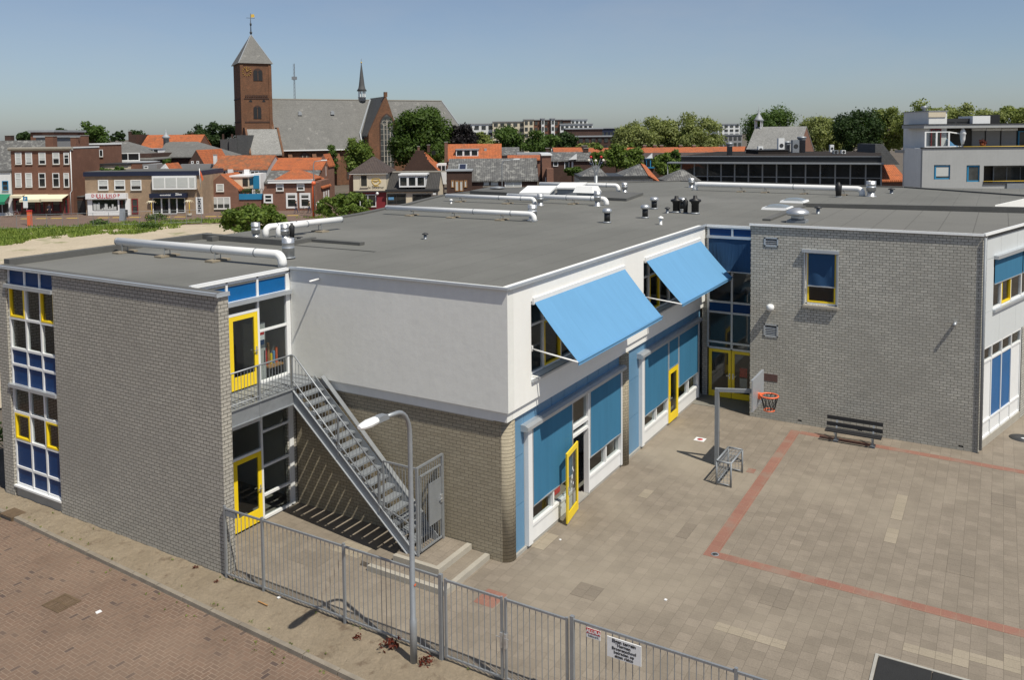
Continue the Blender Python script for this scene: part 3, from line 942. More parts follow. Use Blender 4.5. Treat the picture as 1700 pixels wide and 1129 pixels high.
m = MB(); m.prism([(SY1 + .1, SZ1 - .34), (SY1 + .1, SZ1 - .32), (SY0 - .05, SZ0 - .25), (SY0 - .05, SZ0 - .27)], -1.11, -1.04); m.build('stringer_flange', M['alu'], st)
m = MB(); m.prism([(SY1 + .1, SZ1 + .04), (SY1 + .1, SZ1 + .06), (SY0 - .05, SZ0 + .06), (SY0 - .05, SZ0 + .04)], -1.11, -1.04); m.build('stringer_flange', M['alu'], st)
stringer(-.15, -.13, -.30, .12, 'stringer', 'galv_dull')
m = MB(); m.prism([(SY1 - .15, SZ1 + .10), (SY1 - .15, SZ1 + .13), (SY0 + .4, SZ0 + .49), (SY0 + .4, SZ0 + .46)], -.16, -.02); m.build('stringer_flange', M['galv'], st)
m = MB(); m.tube([(-1.08, SY1 + .04, SZ1 + .93), (-1.08, SY1 - .1, SZ1 + .90), (-1.08, 3.15, SZ0 + sl * (3.15 - SY0) + .93)], .022, 8); m.build('handrail', M['galv'], st)
m = MB(); m.tube([(-1.08, SY1 + .02, SZ1 + .22), (-1.08, SY1 - .05, SZ1 + .20), (-1.08, 3.2, SZ0 + sl * (3.2 - SY0) + .22)], .02, 8); m.build('guard_rail', M['galv'], st)
m = MB(); n_ = 26
for i in range(n_):
    y = SY1 - (SY1 - 3.25) * i / (n_ - 1); z = SZ0 + sl * (y - SY0)
    m.tube([(-1.08, y, z + .05), (-1.08, y, z + .91)], .008, 5)
m.build('balusters', M['galv_dull'], st)
for y in (4.55, 3.2):
    z = SZ0 + sl * (y - SY0); MB().bar((-1.08, y, z - .1), (-1.08, y, z + .92), .045).build('rail_post', M['galv'], st)
# landing
m = MB(); m.box(-3.40, -.03, 6.20, 7.23, 3.84, 3.90); m.build('landing_deck', M['galv_dull'], st)
for i in range(11): MB().box(-3.3 + i * .3, -3.28 + i * .3, 6.22, 7.2, 3.901, 3.908).build('deck_rib', M['dark_metal'], st)
m = MB(); m.box(-3.40, -1.04, 6.155, 6.20, 3.47, 3.905); m.box(-3.40, -1.04, 6.11, 6.155, 3.47, 3.49); m.box(-3.40, -1.04, 6.11, 6.155, 3.885, 3.905); m.build('landing_beam', M['galv'], st)
m = MB(); m.tube([(-3.40, 6.17, 4.83), (-1.08, 6.17, 4.83)], .022, 8); m.tube([(-3.40, 6.17, 4.02), (-1.08, 6.17, 4.02)], .014, 6); m.build('handrail', M['galv'], st)
m = MB()
for i in range(22): m.tube([(-3.35 + i * .105, 6.17, 3.9), (-3.35 + i * .105, 6.17, 4.82)], .008, 5)
m.build('balusters', M['galv_dull'], st)
for x, y in ((-1.08, 6.17), (-2.24, 6.17)): MB().bar((x, y, 3.5), (x, y, 4.84), .05).build('rail_post', M['galv'], st)
# side screen at the foot
m = MB(); m.bar((-1.08, 2.06, 2.5), (-1.08, 3.06, 2.5), .04); m.bar((-1.08, 2.06, 1.0), (-1.08, 3.06, 1.3), .03); m.bar((-1.08, 3.06, 1.2), (-1.08, 3.06, 2.5), .04)
for i in range(9):
    y = 2.16 + i * .1; m.tube([(-1.08, y, SZ0 + sl * (y - SY0) + .05), (-1.08, y, 2.5)], .008, 5)
m.build('side_screen', M['galv'], st)

# gate at its foot
gt = thing('stair_gate', 'tall grey barred gate with lock plate closing the foot of the outside stair', 'gate', (-.5, 2.0, .27))
m = MB()
for x in (-1.06, .02): m.bar((x, 2.02, .27), (x, 2.02, 2.52), .06)
m.bar((-1.06, 2.02, 2.5), (.02, 2.02, 2.5), .05); m.build('frame', M['galv'], gt)
m = MB()
for x in (-.99, -.05): m.bar((x, 2.0, .34), (x, 2.0, 2.28), .04)
for z in (.36, 2.26): m.bar((-.99, 2.0, z), (-.05, 2.0, z), .04)
for i in range(9): m.tube([(-.91 + i * .098, 2.0, .36), (-.91 + i * .098, 2.0, 2.26)], .009, 5)
for i in range(9): m.tube([(-.91 + i * .098, 2.02, 2.28), (-.91 + i * .098, 2.02, 2.48)], .008, 5)
m.build('gate_leaf', M['galv'], gt)
m = MB(); m.box(-.62, -.10, 1.975, 1.99, .85, 1.95); m.build('lock_plate', M['galv'], gt)
m = MB(); m.box(-.16, -.06, 1.94, 1.975, 1.3, 1.5); m.bar((-.11, 1.93, 1.4), (-.22, 1.93, 1.4), .02); m.build('handle', M['steel'], gt)

# concrete steps at the foot of the stair
sp = thing('entrance_steps', 'two low concrete kerb steps with tiled tops at the foot of the stair', 'steps', (-.7, 1.5, 0))
m = MB(); m.box(-1.85, .12, .66, .80, -.05, .14); m.box(-1.85, -1.72, .80, 3.0, -.05, .14); m.build('kerb_edge', M['concrete_light'], sp)
m = MB(); m.box(-1.72, .12, .80, 3.3, -.05, .13); m.build('tiled_top', M['yard'], sp)
m = MB(); m.box(-1.34, .12, 1.20, 1.34, .13, .275); m.box(-1.34, -1.22, 1.34, 2.6, .13, .275); m.build('kerb_edge', M['concrete_light'], sp)
m = MB(); m.box(-1.22, .12, 1.34, 2.6, .13, .265); m.build('tiled_top', M['yard'], sp)
# ================================================================== ground
def S(o): return tag(o, kind='structure')
def disc(r, z, seg=64):
    m = MB(); m.face([(CAM.x + r * cos(2 * pi * i / seg), CAM.y + r * sin(2 * pi * i / seg), z) for i in range(seg)]); return m
S(disc(6000, -.16).build('ground', M['town_ground']))
m = MB(); m.face([(-60, -70, -.10), (-4.4, -70, -.10), (-4.4, 24, -.10), (-60, 24, -.10)]); S(m.build('street', M['street']))
m = MB(); m.prism([(-3.73, -70), (70, -70), (70, 20), (-.2, 20), (-.2, 7.28), (-3.35, 7.28), (-3.35, 5.9), (-3.73, 5.9)], -.12, 0, 'z'); S(m.build('schoolyard', M['yard']))
def kx(y): return -4.55 - .0455 * (14.2 - y)
m = MB(); Y = [-40 + i * 1.0 for i in range(62)]
for i, y in enumerate(Y):
    g = .012; j = random.uniform(-.006, .006)
    m.hull([(kx(y + g), y + g, -.14), (kx(y + 1 - g), y + 1 - g, -.14), (kx(y + 1 - g) + .12, y + 1 - g, -.14), (kx(y + g) + .12, y + g, -.14)],
           [(kx(y + g) + .01, y + g, -.005 + j), (kx(y + 1 - g) + .01, y + 1 - g, -.005 + j), (kx(y + 1 - g) + .12, y + 1 - g, -.003 + j), (kx(y + g) + .12, y + g, -.003 + j)])
S(m.build('kerb', M['kerb']))
m = MB(); NY, NX = 420, 14
from mathutils import noise as mnoise
for j in range(NY):
    for i in range(NX):
        def vp(ii, jj):
            y = -25 + 47 * jj / NY; x0, x1 = kx(y) + .10, -3.62
            x = x0 + (x1 - x0) * ii / NX
            e = min(1, min(ii, 3) / 2)
            h = mnoise.noise(Vector((x * 2.3, y * 2.3, 0))) * .032 + mnoise.noise(Vector((x * 7, y * 7, 3))) * .020
            return (x, y, -.012 + (h + .006) * e)
        m.face([vp(i, j), vp(i + 1, j), vp(i + 1, j + 1), vp(i, j + 1)])
o = m.build('verge', M['verge']); S(o)
# red court lines and odd tiles
m = MB()
m.box(3.0, 13.3, -4.26, -3.93, -.02, .004); S(m.build('court_line', M['yard_red']))
m = MB(); m.prism([(3.0, -4.26), (3.32, -4.26), (3.20, -16), (2.88, -16)], -.02, .004, 'z'); S(m.build('court_line', M['yard_red']))
m = MB(); m.prism([(13.02, -4.27), (13.34, -4.27), (13.05, -13), (12.73, -13)], -.02, .004, 'z'); S(m.build('court_line', M['yard_red']))
m = MB(); m.box(-1.7, -1.05, -.55, -.02, -.02, .004); m.box(8.75, 9.1, -3.75, -3.5, -.02, .0042); S(m.build('red_tiles', M['yard_red']))
M['pale_tile'] = bricks('pale_tile', (.32, .275, .212), (.29, .25, .19), (.20, .17, .13), .3, .3, .006, .3)
M['dark_tile'] = bricks('dark_tile', (.215, .182, .144), (.195, .166, .132), (.14, .12, .095), .3, .3, .006, .3)
m = MB()
for (px, py, a, b) in ((1482, 860, 1.8, .3), (1195, 1045, .3, 1.5), (1068, 824, .6, .3), (1490, 1078, .3, 1.2), (1570, 1080, .3, 1.2), (1660, 1100, .3, .9), (860, 905, .9, .6), (540, 915, .6, .9), (1460, 900, .9, .3)):
    p = ground_at(px, py); x, y = round(p.x / .3) * .3, round(p.y / .3) * .3
    m.box(x, x + a, y - b, y, -.02, .0035)
S(m.build('pale_paving', M['pale_tile']))
m = MB()
for (px, py, a, b) in ((940, 985, .6, .6), (1250, 1000, .9, .6), (1560, 945, 1.2, .6), (1650, 840, .9, .6), (1130, 890, .9, .3), (1400, 700, .6, .3), (480, 935, .6, .9)):
    p = ground_at(px, py); x, y = round(p.x / .3) * .3, round(p.y / .3) * .3
    m.box(x, x + a, y - b, y, -.02, .0038)
S(m.build('dark_paving', M['dark_tile']))
m = MB(); m.face([tuple(town(u, v, -.06)) for u, v in ((-140, 33), (-16, 33), (-16, 96), (-20, 106), (-140, 90))]); S(m.build('sand_lot', M['sand']))
m = MB(); m.face([tuple(town(u, v, -.03)) for u, v in ((-160, 92), (-48, 101), (-20, 108), (-4, 108), (90, 112), (90, 120), (-23, 122), (-160, 121))]); S(m.build('town_street', M['town_street']))
m = MB(); m.face([tuple(town(u, v, -.025)) for u, v in ((-29, 120.5), (-23.0, 120.5), (-22.5, 200), (-32, 200))]); S(m.build('alley', M['town_street']))

# ================================================================== small things in the yard
# metal fence
FX = -3.78
def fence_bars(m, y0, y1, z0=.10, z1=1.73, step=.127):
    m.bar((FX, y0, z0), (FX, y1, z0), .035); m.bar((FX, y0, z1), (FX, y1, z1), .04)
    n = int(abs(y1 - y0) / step)
    for i in range(1, n):
        y = y0 + (y1 - y0) * i / n
        m.tube([(FX, y, z0), (FX, y, z1)], .009, 5)
fe = thing('metal_fence', 'grey galvanised bar fence along the edge of the schoolyard', 'fence', (FX, 2.0, 0))
posts = [5.80, 4.52, 2.0, -.60, -3.58, -6.62, -9.66, -12.7, -15.7]
for y in posts: 
    h = MB(); h.bar((FX, y, -.05), (FX, y, 1.80), .075 if y in (-.60, -3.58) else .055); h.build('post', M['galv'], fe)
for a, b in ((5.80, 4.52), (4.52, 2.0), (2.0, -.60), (-3.58, -6.62), (-6.62, -9.66), (-9.66, -12.7), (-12.7, -15.7)):
    m = MB(); fence_bars(m, a - .03, b + .03); m.build('fence_panel', M['galv'], fe)
m = MB(); m.box(-3.80, -3.74, 5.42, 5.75, 1.56, 1.68); m.build('name_plate', M['galv_dull'], fe)
for i, (a, b, lb) in enumerate(((-.70, -2.07, 'gate leaf of grey bars hinged beside the street lamp'), (-2.12, -3.49, 'gate leaf of grey bars hinged next to the post before the signs'))):
    g = thing('fence_gate', lb, 'gate', (FX, a, 0), 0, 'gate leaves in the yard fence')
    m = MB(); fence_bars(m, a - .02, b + .02, .10, 1.70); m.bar((FX, a - .02, .08), (FX, a - .02, 1.74), .045); m.bar((FX, b + .02, .08), (FX, b + .02, 1.74), .045)
    m.build('gate_leaf', M['galv'], g)
    yy = b + .02 if i == 0 else a - .02
    m = MB(); m.box(FX - .045, FX + .045, yy - .025, yy + .025, .72, 1.02); m.bar((FX - .07, yy, .95), (FX - .07, yy + .1 * (1 if i == 0 else -1), .95), .015); m.build('lock', M['steel'], g)


def text_mesh(name, body, size, mat, place, rot, parent=None, ext=.002, align='CENTER', bold=False, xs=1.0):
    cu = bpy.data.curves.new(name, 'FONT'); cu.body = body; cu.size = size; cu.align_x = align; cu.extrude = ext; cu.resolution_u = 2
    if bold: cu.offset = size * .03
    to = bpy.data.objects.new(name + '_tmp', cu); COL.objects.link(to)
    bpy.context.view_layer.update()
    dg = bpy.context.evaluated_depsgraph_get()
    me = bpy.data.meshes.new_from_object(to.evaluated_get(dg))
    bpy.data.objects.remove(to); 
    mx = Matrix.Translation(place) @ rot @ Matrix.Scale(xs, 4, (1, 0, 0))
    if parent is not None: mx = Matrix.Translation(-parent.location) @ mx if parent.rotation_euler[2] == 0 else mx
    me.transform(mx); me.name = name
    me.materials.clear(); me.materials.append(M[mat])
    o = bpy.data.objects.new(name, me); COL.objects.link(o)
    if parent is not None: o.parent = parent
    return o
# text that reads from the street side (-x): text x -> -y, text y -> z, text z -> -x
ROT_ST = Matrix(((0, 0, -1, 0), (-1, 0, 0, 0), (0, 1, 0, 0), (0, 0, 0, 1)))
sg = thing('notice_sign', 'white board with five lines of black lettering hung on the yard fence', 'sign', (FX - .04, -4.63, 1.3))
MB().box(FX - .062, FX - .042, -4.96, -4.31, 1.30, 1.67).build('board', M['white_sign'], sg)
for i, t_ in enumerate(('Eigen terrein', 'Herman', 'Broerenschool', 'betreden op', 'eigen risico')):
    text_mesh('lettering', t_, .088 if i == 0 else .078, 'text_black', Vector((FX - .063, -4.635, 1.595 - i * .068)), ROT_ST, sg, bold=True)
sg = thing('maker_plate', 'small red and white maker plate on the fence left of the notice sign', 'sign', (FX - .03, -4.03, 1.5))
MB().box(FX - .045, FX - .035, -4.17, -3.89, 1.52, 1.70).build('plate', M['white_sign'], sg)
MB().box(FX - .049, FX - .045, -4.17, -3.89, 1.60, 1.70).build('red_field', M['red'], sg)
text_mesh('lettering', 'ALURA', .09, 'white_sign', Vector((FX - .050, -4.03, 1.617)), ROT_ST, sg, bold=True)
text_mesh('lettering', 'hekwerk', .06, 'text_black', Vector((FX - .046, -4.03, 1.54)), ROT_ST, sg)

# street lamp
lp = thing('street_lamp', 'steel street lamp with a curved arm standing at the yard fence', 'street lamp', (-4.14, -.16, 0))
m = MB(); pts = [(-4.14, -.16, -.05), (-4.14, -.16, .9), (-4.14, -.16, .92), (-4.14, -.16, 4.75)]
rr = [.075, .075, .058, .048]
for i in range(1, 9):
    a = pi / 2 * i / 8; pts.append((-4.14 - .42 * (1 - cos(a)), -.16, 4.75 + .55 * sin(a))); rr.append(.045)
pts.append((-4.92, -.16, 5.33)); rr.append(.042)
m.tube(pts, rr, 12); m.build('pole', M['galv'], lp)
m = MB(); m.prism([(-4.86, 5.29), (-4.90, 5.39), (-5.05, 5.41), (-5.18, 5.40), (-5.18, 5.30)], -.235, -.085, 'n'); hd = m.build('lamp_head', M['galv_dull'], lp)
m = MB(); rs = [(-5.16, .075, .06), (-5.2, .10, .085), (-5.42, .115, .09), (-5.58, .09, .07), (-5.66, .045, .035)]
rings = []
for (x, w, h) in rs: rings.append([(x, -.16 + w * cos(2 * pi * k / 12), 5.35 + h * .9 * sin(2 * pi * k / 12)) for k in range(12)])
for p, q in zip(rings[:-1], rings[1:]):
    m.sm = True
    for k in range(12): m.face([p[k], p[(k + 1) % 12], q[(k + 1) % 12], q[k]])
m.face(rings[0]); m.face(rings[-1]); m.build('lamp_lens', M['white_paint'], hd)
m = MB(); m.box(-4.17, -4.11, -.228, -.224, 1.62, 1.66); m.build('number_tag', M['orange_paint'], lp)

# drain grate in the street
gr = thing('drain_grate', 'rusty square drain grate set in the brick street', 'drain', (-6.37, 8.4, -.1))
M['rust'] = plain('rust', (.115, .078, .045), .85, .3, 5, bmp=.3)
m = MB()
for q in ((-6.66, -6.60, 8.08, 8.72), (-6.14, -6.08, 8.08, 8.72), (-6.60, -6.14, 8.08, 8.14), (-6.60, -6.14, 8.66, 8.72)): m.box(*q, -.14, -.088)
m.build('rim', M['rust'], gr)
m = MB()
for i in range(9): m.box(-6.60, -6.14, 8.155 + i * .057, 8.180 + i * .057, -.14, -.09)
m.box(-6.40, -6.34, 8.14, 8.66, -.14, -.092); m.build('grille', M['rust'], gr)
MB().box(-6.60, -6.14, 8.14, 8.66, -.139, -.132).build('well', M['interior_dark'], gr)
g2 = thing('gully_cover', 'rusty iron gully cover in the kerb by the left end of the building', 'drain', (-4.5, 14.2, 0))
p = ground_at(22, 852); m = MB(); m.box(p.x - .22, p.x + .2, p.y - .3, p.y + .3, -.10, .012); m.build('cover', M['rust'], g2)
m = MB(); m.box(p.x - .226, p.x - .22, p.y - .25, p.y + .25, -.09, -.02); m.build('slot', M['interior_dark'], g2)

# basketball post
hp = thing('basketball_post', 'grey steel basketball post with backboard and orange ring', 'basketball hoop', (8.85, -2.55, 0))
m = MB(); m.bar((8.85, -2.55, 0), (8.85, -2.55, 2.52), .125); m.bar((8.85, -2.485, 2.47), (9.0, -3.70, 2.56), .11); m.build('post', M['galv_dull'], hp)
m = MB(); m.box(8.46, 9.84, -3.78, -3.74, 2.05, 3.05); m.box(8.46, 9.84, -3.74, -3.71, 2.05, 2.10); m.box(8.46, 9.84, -3.74, -3.71, 3.0, 3.05)
bb = m.build('backboard', M['alu'], hp)
rc = Vector((9.14, -4.12, 2.44)); rad = .27
m = MB(); m.tube([(rc.x + rad * cos(2 * pi * k / 28), rc.y + rad * sin(2 * pi * k / 28), rc.z) for k in range(29)], .026, 8)
m.box(rc.x - .07, rc.x + .07, -3.86, -3.78, 2.30, 2.48); m.bar((rc.x - .05, -3.85, 2.42), (rc.x - .12, -3.92, 2.44), .04); m.bar((rc.x + .05, -3.85, 2.42), (rc.x + .12, -3.92, 2.44), .04)
rg = m.build('ring', M['orange_paint'], hp)
m = MB(); K = 12
for k in range(K):
    a0 = 2 * pi * k / K
    for s_ in (1, -1):
        pts = []
        for i in range(7):
            t_ = i / 6; r_ = rad * (1 - .42 * t_); a = a0 + s_ * t_ * .55
            pts.append((rc.x + r_ * cos(a), rc.y + r_ * sin(a), rc.z - .46 * t_))
        m.tube(pts, .009, 4)
m.build('net', M['black_plastic'], rg)
m = MB(); r2 = rad * .58; m.tube([(rc.x + r2 * cos(2 * pi * k / 20), rc.y + r2 * sin(2 * pi * k / 20), rc.z - .46) for k in range(21)], .022, 6); m.build('lower_ring', M['orange_paint'], rg)

# small steel goal behind the post
go = thing('small_goal', 'knee-high grey steel goal cage with mesh beside the basketball post', 'goal', (7.95, -3.2, 0))
x0, x1, y0, y1, zt = 7.36, 8.64, -3.42, -2.98, .74
m = MB()
for x in (x0, x1):
    for y in (y0, y1): m.tube([(x, y, 0), (x, y, zt)], .03, 8)
    m.tube([(x, y0, zt), (x, y1, zt)], .03, 8); m.tube([(x, y0, .06), (x, y1, .06)], .02, 6)
for y in (y0, y1): m.tube([(x0, y, zt), (x1, y, zt)], .03, 8)
m.tube([(x0, y1, .06), (x1, y1, .06)], .022, 6)
m.build('goal_frame', M['galv_dull'], go)
m = MB()
for i in range(1, 11):
    x = x0 + (x1 - x0) * i / 11
    m.tube([(x, y1, .06), (x, y1, zt), (x, y0, zt)], .006, 4)
for i in range(1, 6): m.tube([(x0, y1, zt * i / 6), (x1, y1, zt * i / 6)], .006, 4)
for i in range(1, 4):
    y = y0 + (y1 - y0) * i / 4; m.tube([(x0, y, zt), (x1, y, zt)], .006, 4)
    for x in (x0, x1): m.tube([(x, y, .06), (x, y, zt)], .006, 4)
for x in (x0, x1):
    for i in range(1, 6): m.tube([(x, y0, zt * i / 6), (x, y1, zt * i / 6)], .006, 4)
m.build('goal_mesh', M['galv'], go)

# bench
bn = thing('park_bench', 'dark slatted bench on galvanised feet in front of the brick wing', 'bench', (13.1, -6.05, 0))
for x, z, h, t_ in ((13.20, .66, .13, .045), (13.13, .45, .13, .045)):
    m = MB(); m.box(x, x + t_, -6.97, -5.17, z, z + h); m.build('back_plank', M['bench_wood'], bn)
for x in (12.72, 12.88, 13.0): MB().box(x, x + .11, -6.97, -5.17, .36, .40).build('seat_plank', M['bench_wood'], bn)
for y in (-5.50, -6.68):
    m = MB(); m.bar((12.98, y, 0), (12.98, y, .36), .07); m.bar((12.70, y, .335), (13.12, y, .335), .05); m.bar((13.10, y, .33), (13.27, y, .78), .05)
    m.box(12.85, 13.15, y - .08, y + .08, -.02, .03); m.build('leg', M['galv'], bn)

# marker tile, drains, mat, round cover, litter
mt = thing('marker_tile', 'white tile with a red spot in the yard by the glazed entry', 'tile', (10.78, -1.38, 0))
MB().box(10.62, 10.96, -1.56, -1.2, -.02, .005).build('tile', M['white_sign'], mt)
MB().lathe([(.10, 0), (.10, .003)], (10.79, -1.38, .005), 16).build('spot', M['red_plate'], mt)
p = ground_at(1187, 921)
yd = thing('yard_drain', 'small round iron drain at the corner of the red court lines', 'drain', (p.x, p.y, 0))
m = MB(); m.lathe([(.10, 0), (.10, .012), (.075, .012), (.07, .004)], (p.x, p.y, 0), 16); m.build('rim', M['galv_dull'], yd)
MB().lathe([(.068, 0), (.068, .008)], (p.x, p.y, 0), 12).build('lid', M['dark_metal'], yd)
mm = thing('rubber_mat', 'black rubber play tiles with a pale kerb in the right foreground', 'mat', (0, -9.5, 0))
m = MB()
for i in range(5):
    for j in range(5): m.box(.72 - (i + 1) * .98, .70 - i * .98, -8.30 - (j + 1) * .98, -8.32 - j * .98, -.02, .03)
m.build('mat', M['rubber'], mm)
for q in ((.73, .79, -13.3, -8.24), (-4.2, .73, -8.30, -8.24)): MB().box(*q, -.02, .022).build('edging', M['concrete'], mm)
p = ground_at(1698, 728)
rcv = thing('round_cover', 'dark round manhole cover near the angled white front', 'manhole cover', (p.x, p.y, 0))
MB().lathe([(.42, 0), (.42, .008)], (p.x, p.y, .0), 28).build('cover', M['dark_metal'], rcv)
m = MB(); m.lathe([(.06, 0), (.06, .004)], (p.x, p.y, .008), 10); m.build('lifting_eye', M['white_sign'], rcv)
for i, (px, py, s_, k, lb) in enumerate(((163, 1010, .14, 'white_sign', 'white scrap of paper on the brick street'), (463, 993, .10, 'white_sign', 'white scrap on the verge by the fence'), (930, 897, .07, 'white_sign', 'small white scrap under the open door'),
                                         (436, 1003, .16, 'wood', 'thin brown twig on the verge'), (1105, 997, .08, 'white_sign', 'white chip on the paving in the yard middle'))):
    p = ground_at(px, py); m = MB(); z = -.10 if px < 200 else .005
    q = [(p.x - s_ / 2, p.y - s_ * .3), (p.x + s_ * .4, p.y - s_ * .42), (p.x + s_ / 2, p.y + s_ * .3), (p.x - s_ * .3, p.y + s_ * .4)]
    if k == 'wood': q = [(p.x - .02, p.y - .16), (p.x + .01, p.y - .16), (p.x + .03, p.y + .16), (p.x, p.y + .16)]
    m.prism(q, z, z + .012, 'z'); tag(m.build('litter' if k != 'wood' else 'twig', M[k]), lb, 'litter' if k != 'wood' else 'twig')


# ================================================================== plants
def leaf_cloud(m, blobs, n, size, seed, jit=.5, flat=.75):
    rnd = random.Random(seed)
    tot = sum(b[3] ** 2 for b in blobs)
    for (bx, by, bz, br) in blobs:
        k = max(8, int(n * br * br / tot))
        for _ in range(k):
            a = rnd.uniform(0, 2 * pi); c = rnd.uniform(-.85, 1); s = sqrt(max(0, 1 - c * c))
            d = Vector((s * cos(a), s * sin(a), c * flat))
            r = br * (1 - .6 * rnd.random() ** 1.4) * (1 + .17 * rnd.gauss(0, 1))
            p = Vector((bx, by, bz)) + d * r
            nrm = (d + Vector((rnd.gauss(0, jit), rnd.gauss(0, jit), rnd.gauss(0, jit) + .25))).normalized()
            t = nrm.cross(Vector((rnd.gauss(0, 1), rnd.gauss(0, 1), rnd.gauss(0, 1)))).normalized(); b = nrm.cross(t)
            w = size * rnd.uniform(.6, 1.35); h = w * rnd.uniform(.55, .9)
            m.face([tuple(p - t * w * .5), tuple(p - b * h * .45 + t * w * .08), tuple(p + t * w * .55), tuple(p + b * h * .45)])


def crown_blobs(rx, rz, zc, n, seed, ry=None, lump=.36):
    rnd = random.Random(seed); ry = ry or rx; out = [(0, 0, zc, min(rx, rz) * .72)]
    for i in range(n):
        a = rnd.uniform(0, 2 * pi); c = rnd.uniform(-.8, .95); s = sqrt(1 - c * c)
        q = rnd.uniform(.55, .84)
        out.append((rx * q * s * cos(a), ry * q * s * sin(a), zc + rz * q * c, min(rx, rz) * lump * rnd.uniform(.5, 1.35)))
    return out


LEAF = {
    'mid': leaf_mat('leaf_mid', (.022, .050, .011), (.095, .155, .030)),
    'dark': leaf_mat('leaf_dark', (.012, .028, .009), (.042, .075, .020)),
    'lime': leaf_mat('leaf_lime', (.020, .045, .008), (.082, .135, .022)),
    'fresh': leaf_mat('leaf_fresh', (.032, .070, .010), (.155, .215, .040)),
    'pale': leaf_mat('leaf_pale', (.065, .10, .024), (.25, .285, .085)),
    'willow': leaf_mat('leaf_willow', (.085, .115, .032), (.27, .30, .105)),
    'copper': leaf_mat('leaf_copper', (.006, .006, .007), (.018, .014, .016)),
    'rusty': leaf_mat('leaf_rusty', (.06, .012, .008), (.16, .035, .02)),
    'grass': leaf_mat('leaf_grass', (.065, .12, .018), (.23, .29, .06)),
}
KIND = {}


def tree(name, label, loc, h, rx, rz, leaf, n=2200, size=.45, seed=1, blobs=18, trunk=None, group=None, ry=None, lump=.36, cat='tree', zc=None):
    """tapered trunk with limbs, and a crown of leaf-sized faces in clumps"""
    t = thing(name, label, cat, loc, 0, group)
    zc = zc if zc is not None else h - rz
    rnd = random.Random(seed * 13 + 1)
    B = crown_blobs(rx, rz, zc, int(blobs * 1.5), seed, ry, lump)
    c = LB(); leaf_cloud(c, B, n, size, seed)
    c.build('crown', LEAF[leaf], t, recalc=False)
    tr = LB(); w = trunk or max(.06, h * .022)
    top = zc + rz * .35
    pts = [(0, 0, -.1), (rnd.uniform(-.1, .1) * w, 0, h * .15), (rnd.uniform(-1, 1) * w, rnd.uniform(-1, 1) * w, zc - rz * .3), (rnd.uniform(-1, 1) * w, rnd.uniform(-1, 1) * w, top)]
    tr.tube(pts, [w * 1.3, w, w * .7, w * .15], 8)
    for b in B[1:9]:
        s = Vector(pts[2]) + (Vector(pts[3]) - Vector(pts[2])) * rnd.uniform(-.5, .7)
        e = Vector(b[:3]); mid = (s + e) / 2 + Vector((0, 0, -.06 * h * rnd.random()))
        tr.tube([tuple(s), tuple(mid), tuple(e)], [w * .4, w * .28, w * .08], 5)
    tr.build('trunk', M['bark'], t)
    return t
# red-leaved seedlings and weeds on the verge
for i, (px, py, s_, lb) in enumerate(((594, 1062, .10, 'small red-leaved seedling left of the lamp post'), (648, 1078, .20, 'bushy red-leaved seedling at the foot of the fence beside the lamp'), (709, 1104, .16, 'red-leaved seedling right of the lamp post'),
                                      (359, 968, .06, 'tiny red-brown seedling below the corner of the brick wall'), (325, 945, .08, 'tiny brown seedling on the verge along the brick wall'))):
    p = ground_at(px, py); t = thing('seedling', lb, 'plant', (p.x, p.y, 0), 0, 'red seedlings on the verge')
    m = LB(); leaf_cloud(m, [(0, 0, s_ * .6, s_), (s_ * .5, 0, s_ * .4, s_ * .6), (-s_ * .3, s_ * .5, s_ * .5, s_ * .6)], 70, s_ * .42, i + 3); m.build('leaves', LEAF['rusty'], t, recalc=False)
    m = LB(); m.tube([(0, 0, -.02), (.01, 0, s_)], .006, 4); m.build('stem', M['bark'], t)
rnd = random.Random(5); m = MB()
for _ in range(120):
    y = rnd.uniform(-8, 15); x = rnd.choice((kx(y) - rnd.uniform(.0, .5), kx(y) + rnd.uniform(.1, .3), FX + rnd.uniform(-.1, .1)))
    z = -.10 if x < kx(y) else 0.0
    if x > -3.85 and y > 5.8: continue
    leaf_cloud(m, [(x, y, z + .02, rnd.uniform(.02, .05))], 8, .035, rnd.randint(0, 9999))
tag(m.build('weeds', LEAF['pale'], None, recalc=False), 'tiny weeds sprouting along the kerb and under the fence', 'weeds', kind='stuff')
# a hedge just past the left end of the school
hg = thing('hedge', 'dark clipped hedge past the left end of the brick wall', 'hedge', (-3.0, 19.0, 0))
m = LB(); leaf_cloud(m, [(q * .8 - 1.5, w_ * .5, .55, .6) for q in range(5) for w_ in range(2)], 1500, .12, 3); m.build('foliage', LEAF['mid'], hg, recalc=False)
m = LB(); m.tube([(-1.5, 0, 0), (-1.5, 0, .5)], .03, 5); m.tube([(1.2, 0, 0), (1.2, 0, .5)], .03, 5); m.build('stem', M['bark'], hg)
# ================================================================== things on the roof
ZR = 6.955


def arc(c, r, a0, a1, d0, d1, n=8):
    """points of an arc round c in the plane of the unit vectors d0, d1"""
    c, d0, d1 = Vector(c), Vector(d0), Vector(d1)
    return [tuple(c + d0 * r * cos(a0 + (a1 - a0) * i / n) + d1 * r * sin(a0 + (a1 - a0) * i / n)) for i in range(n + 1)]


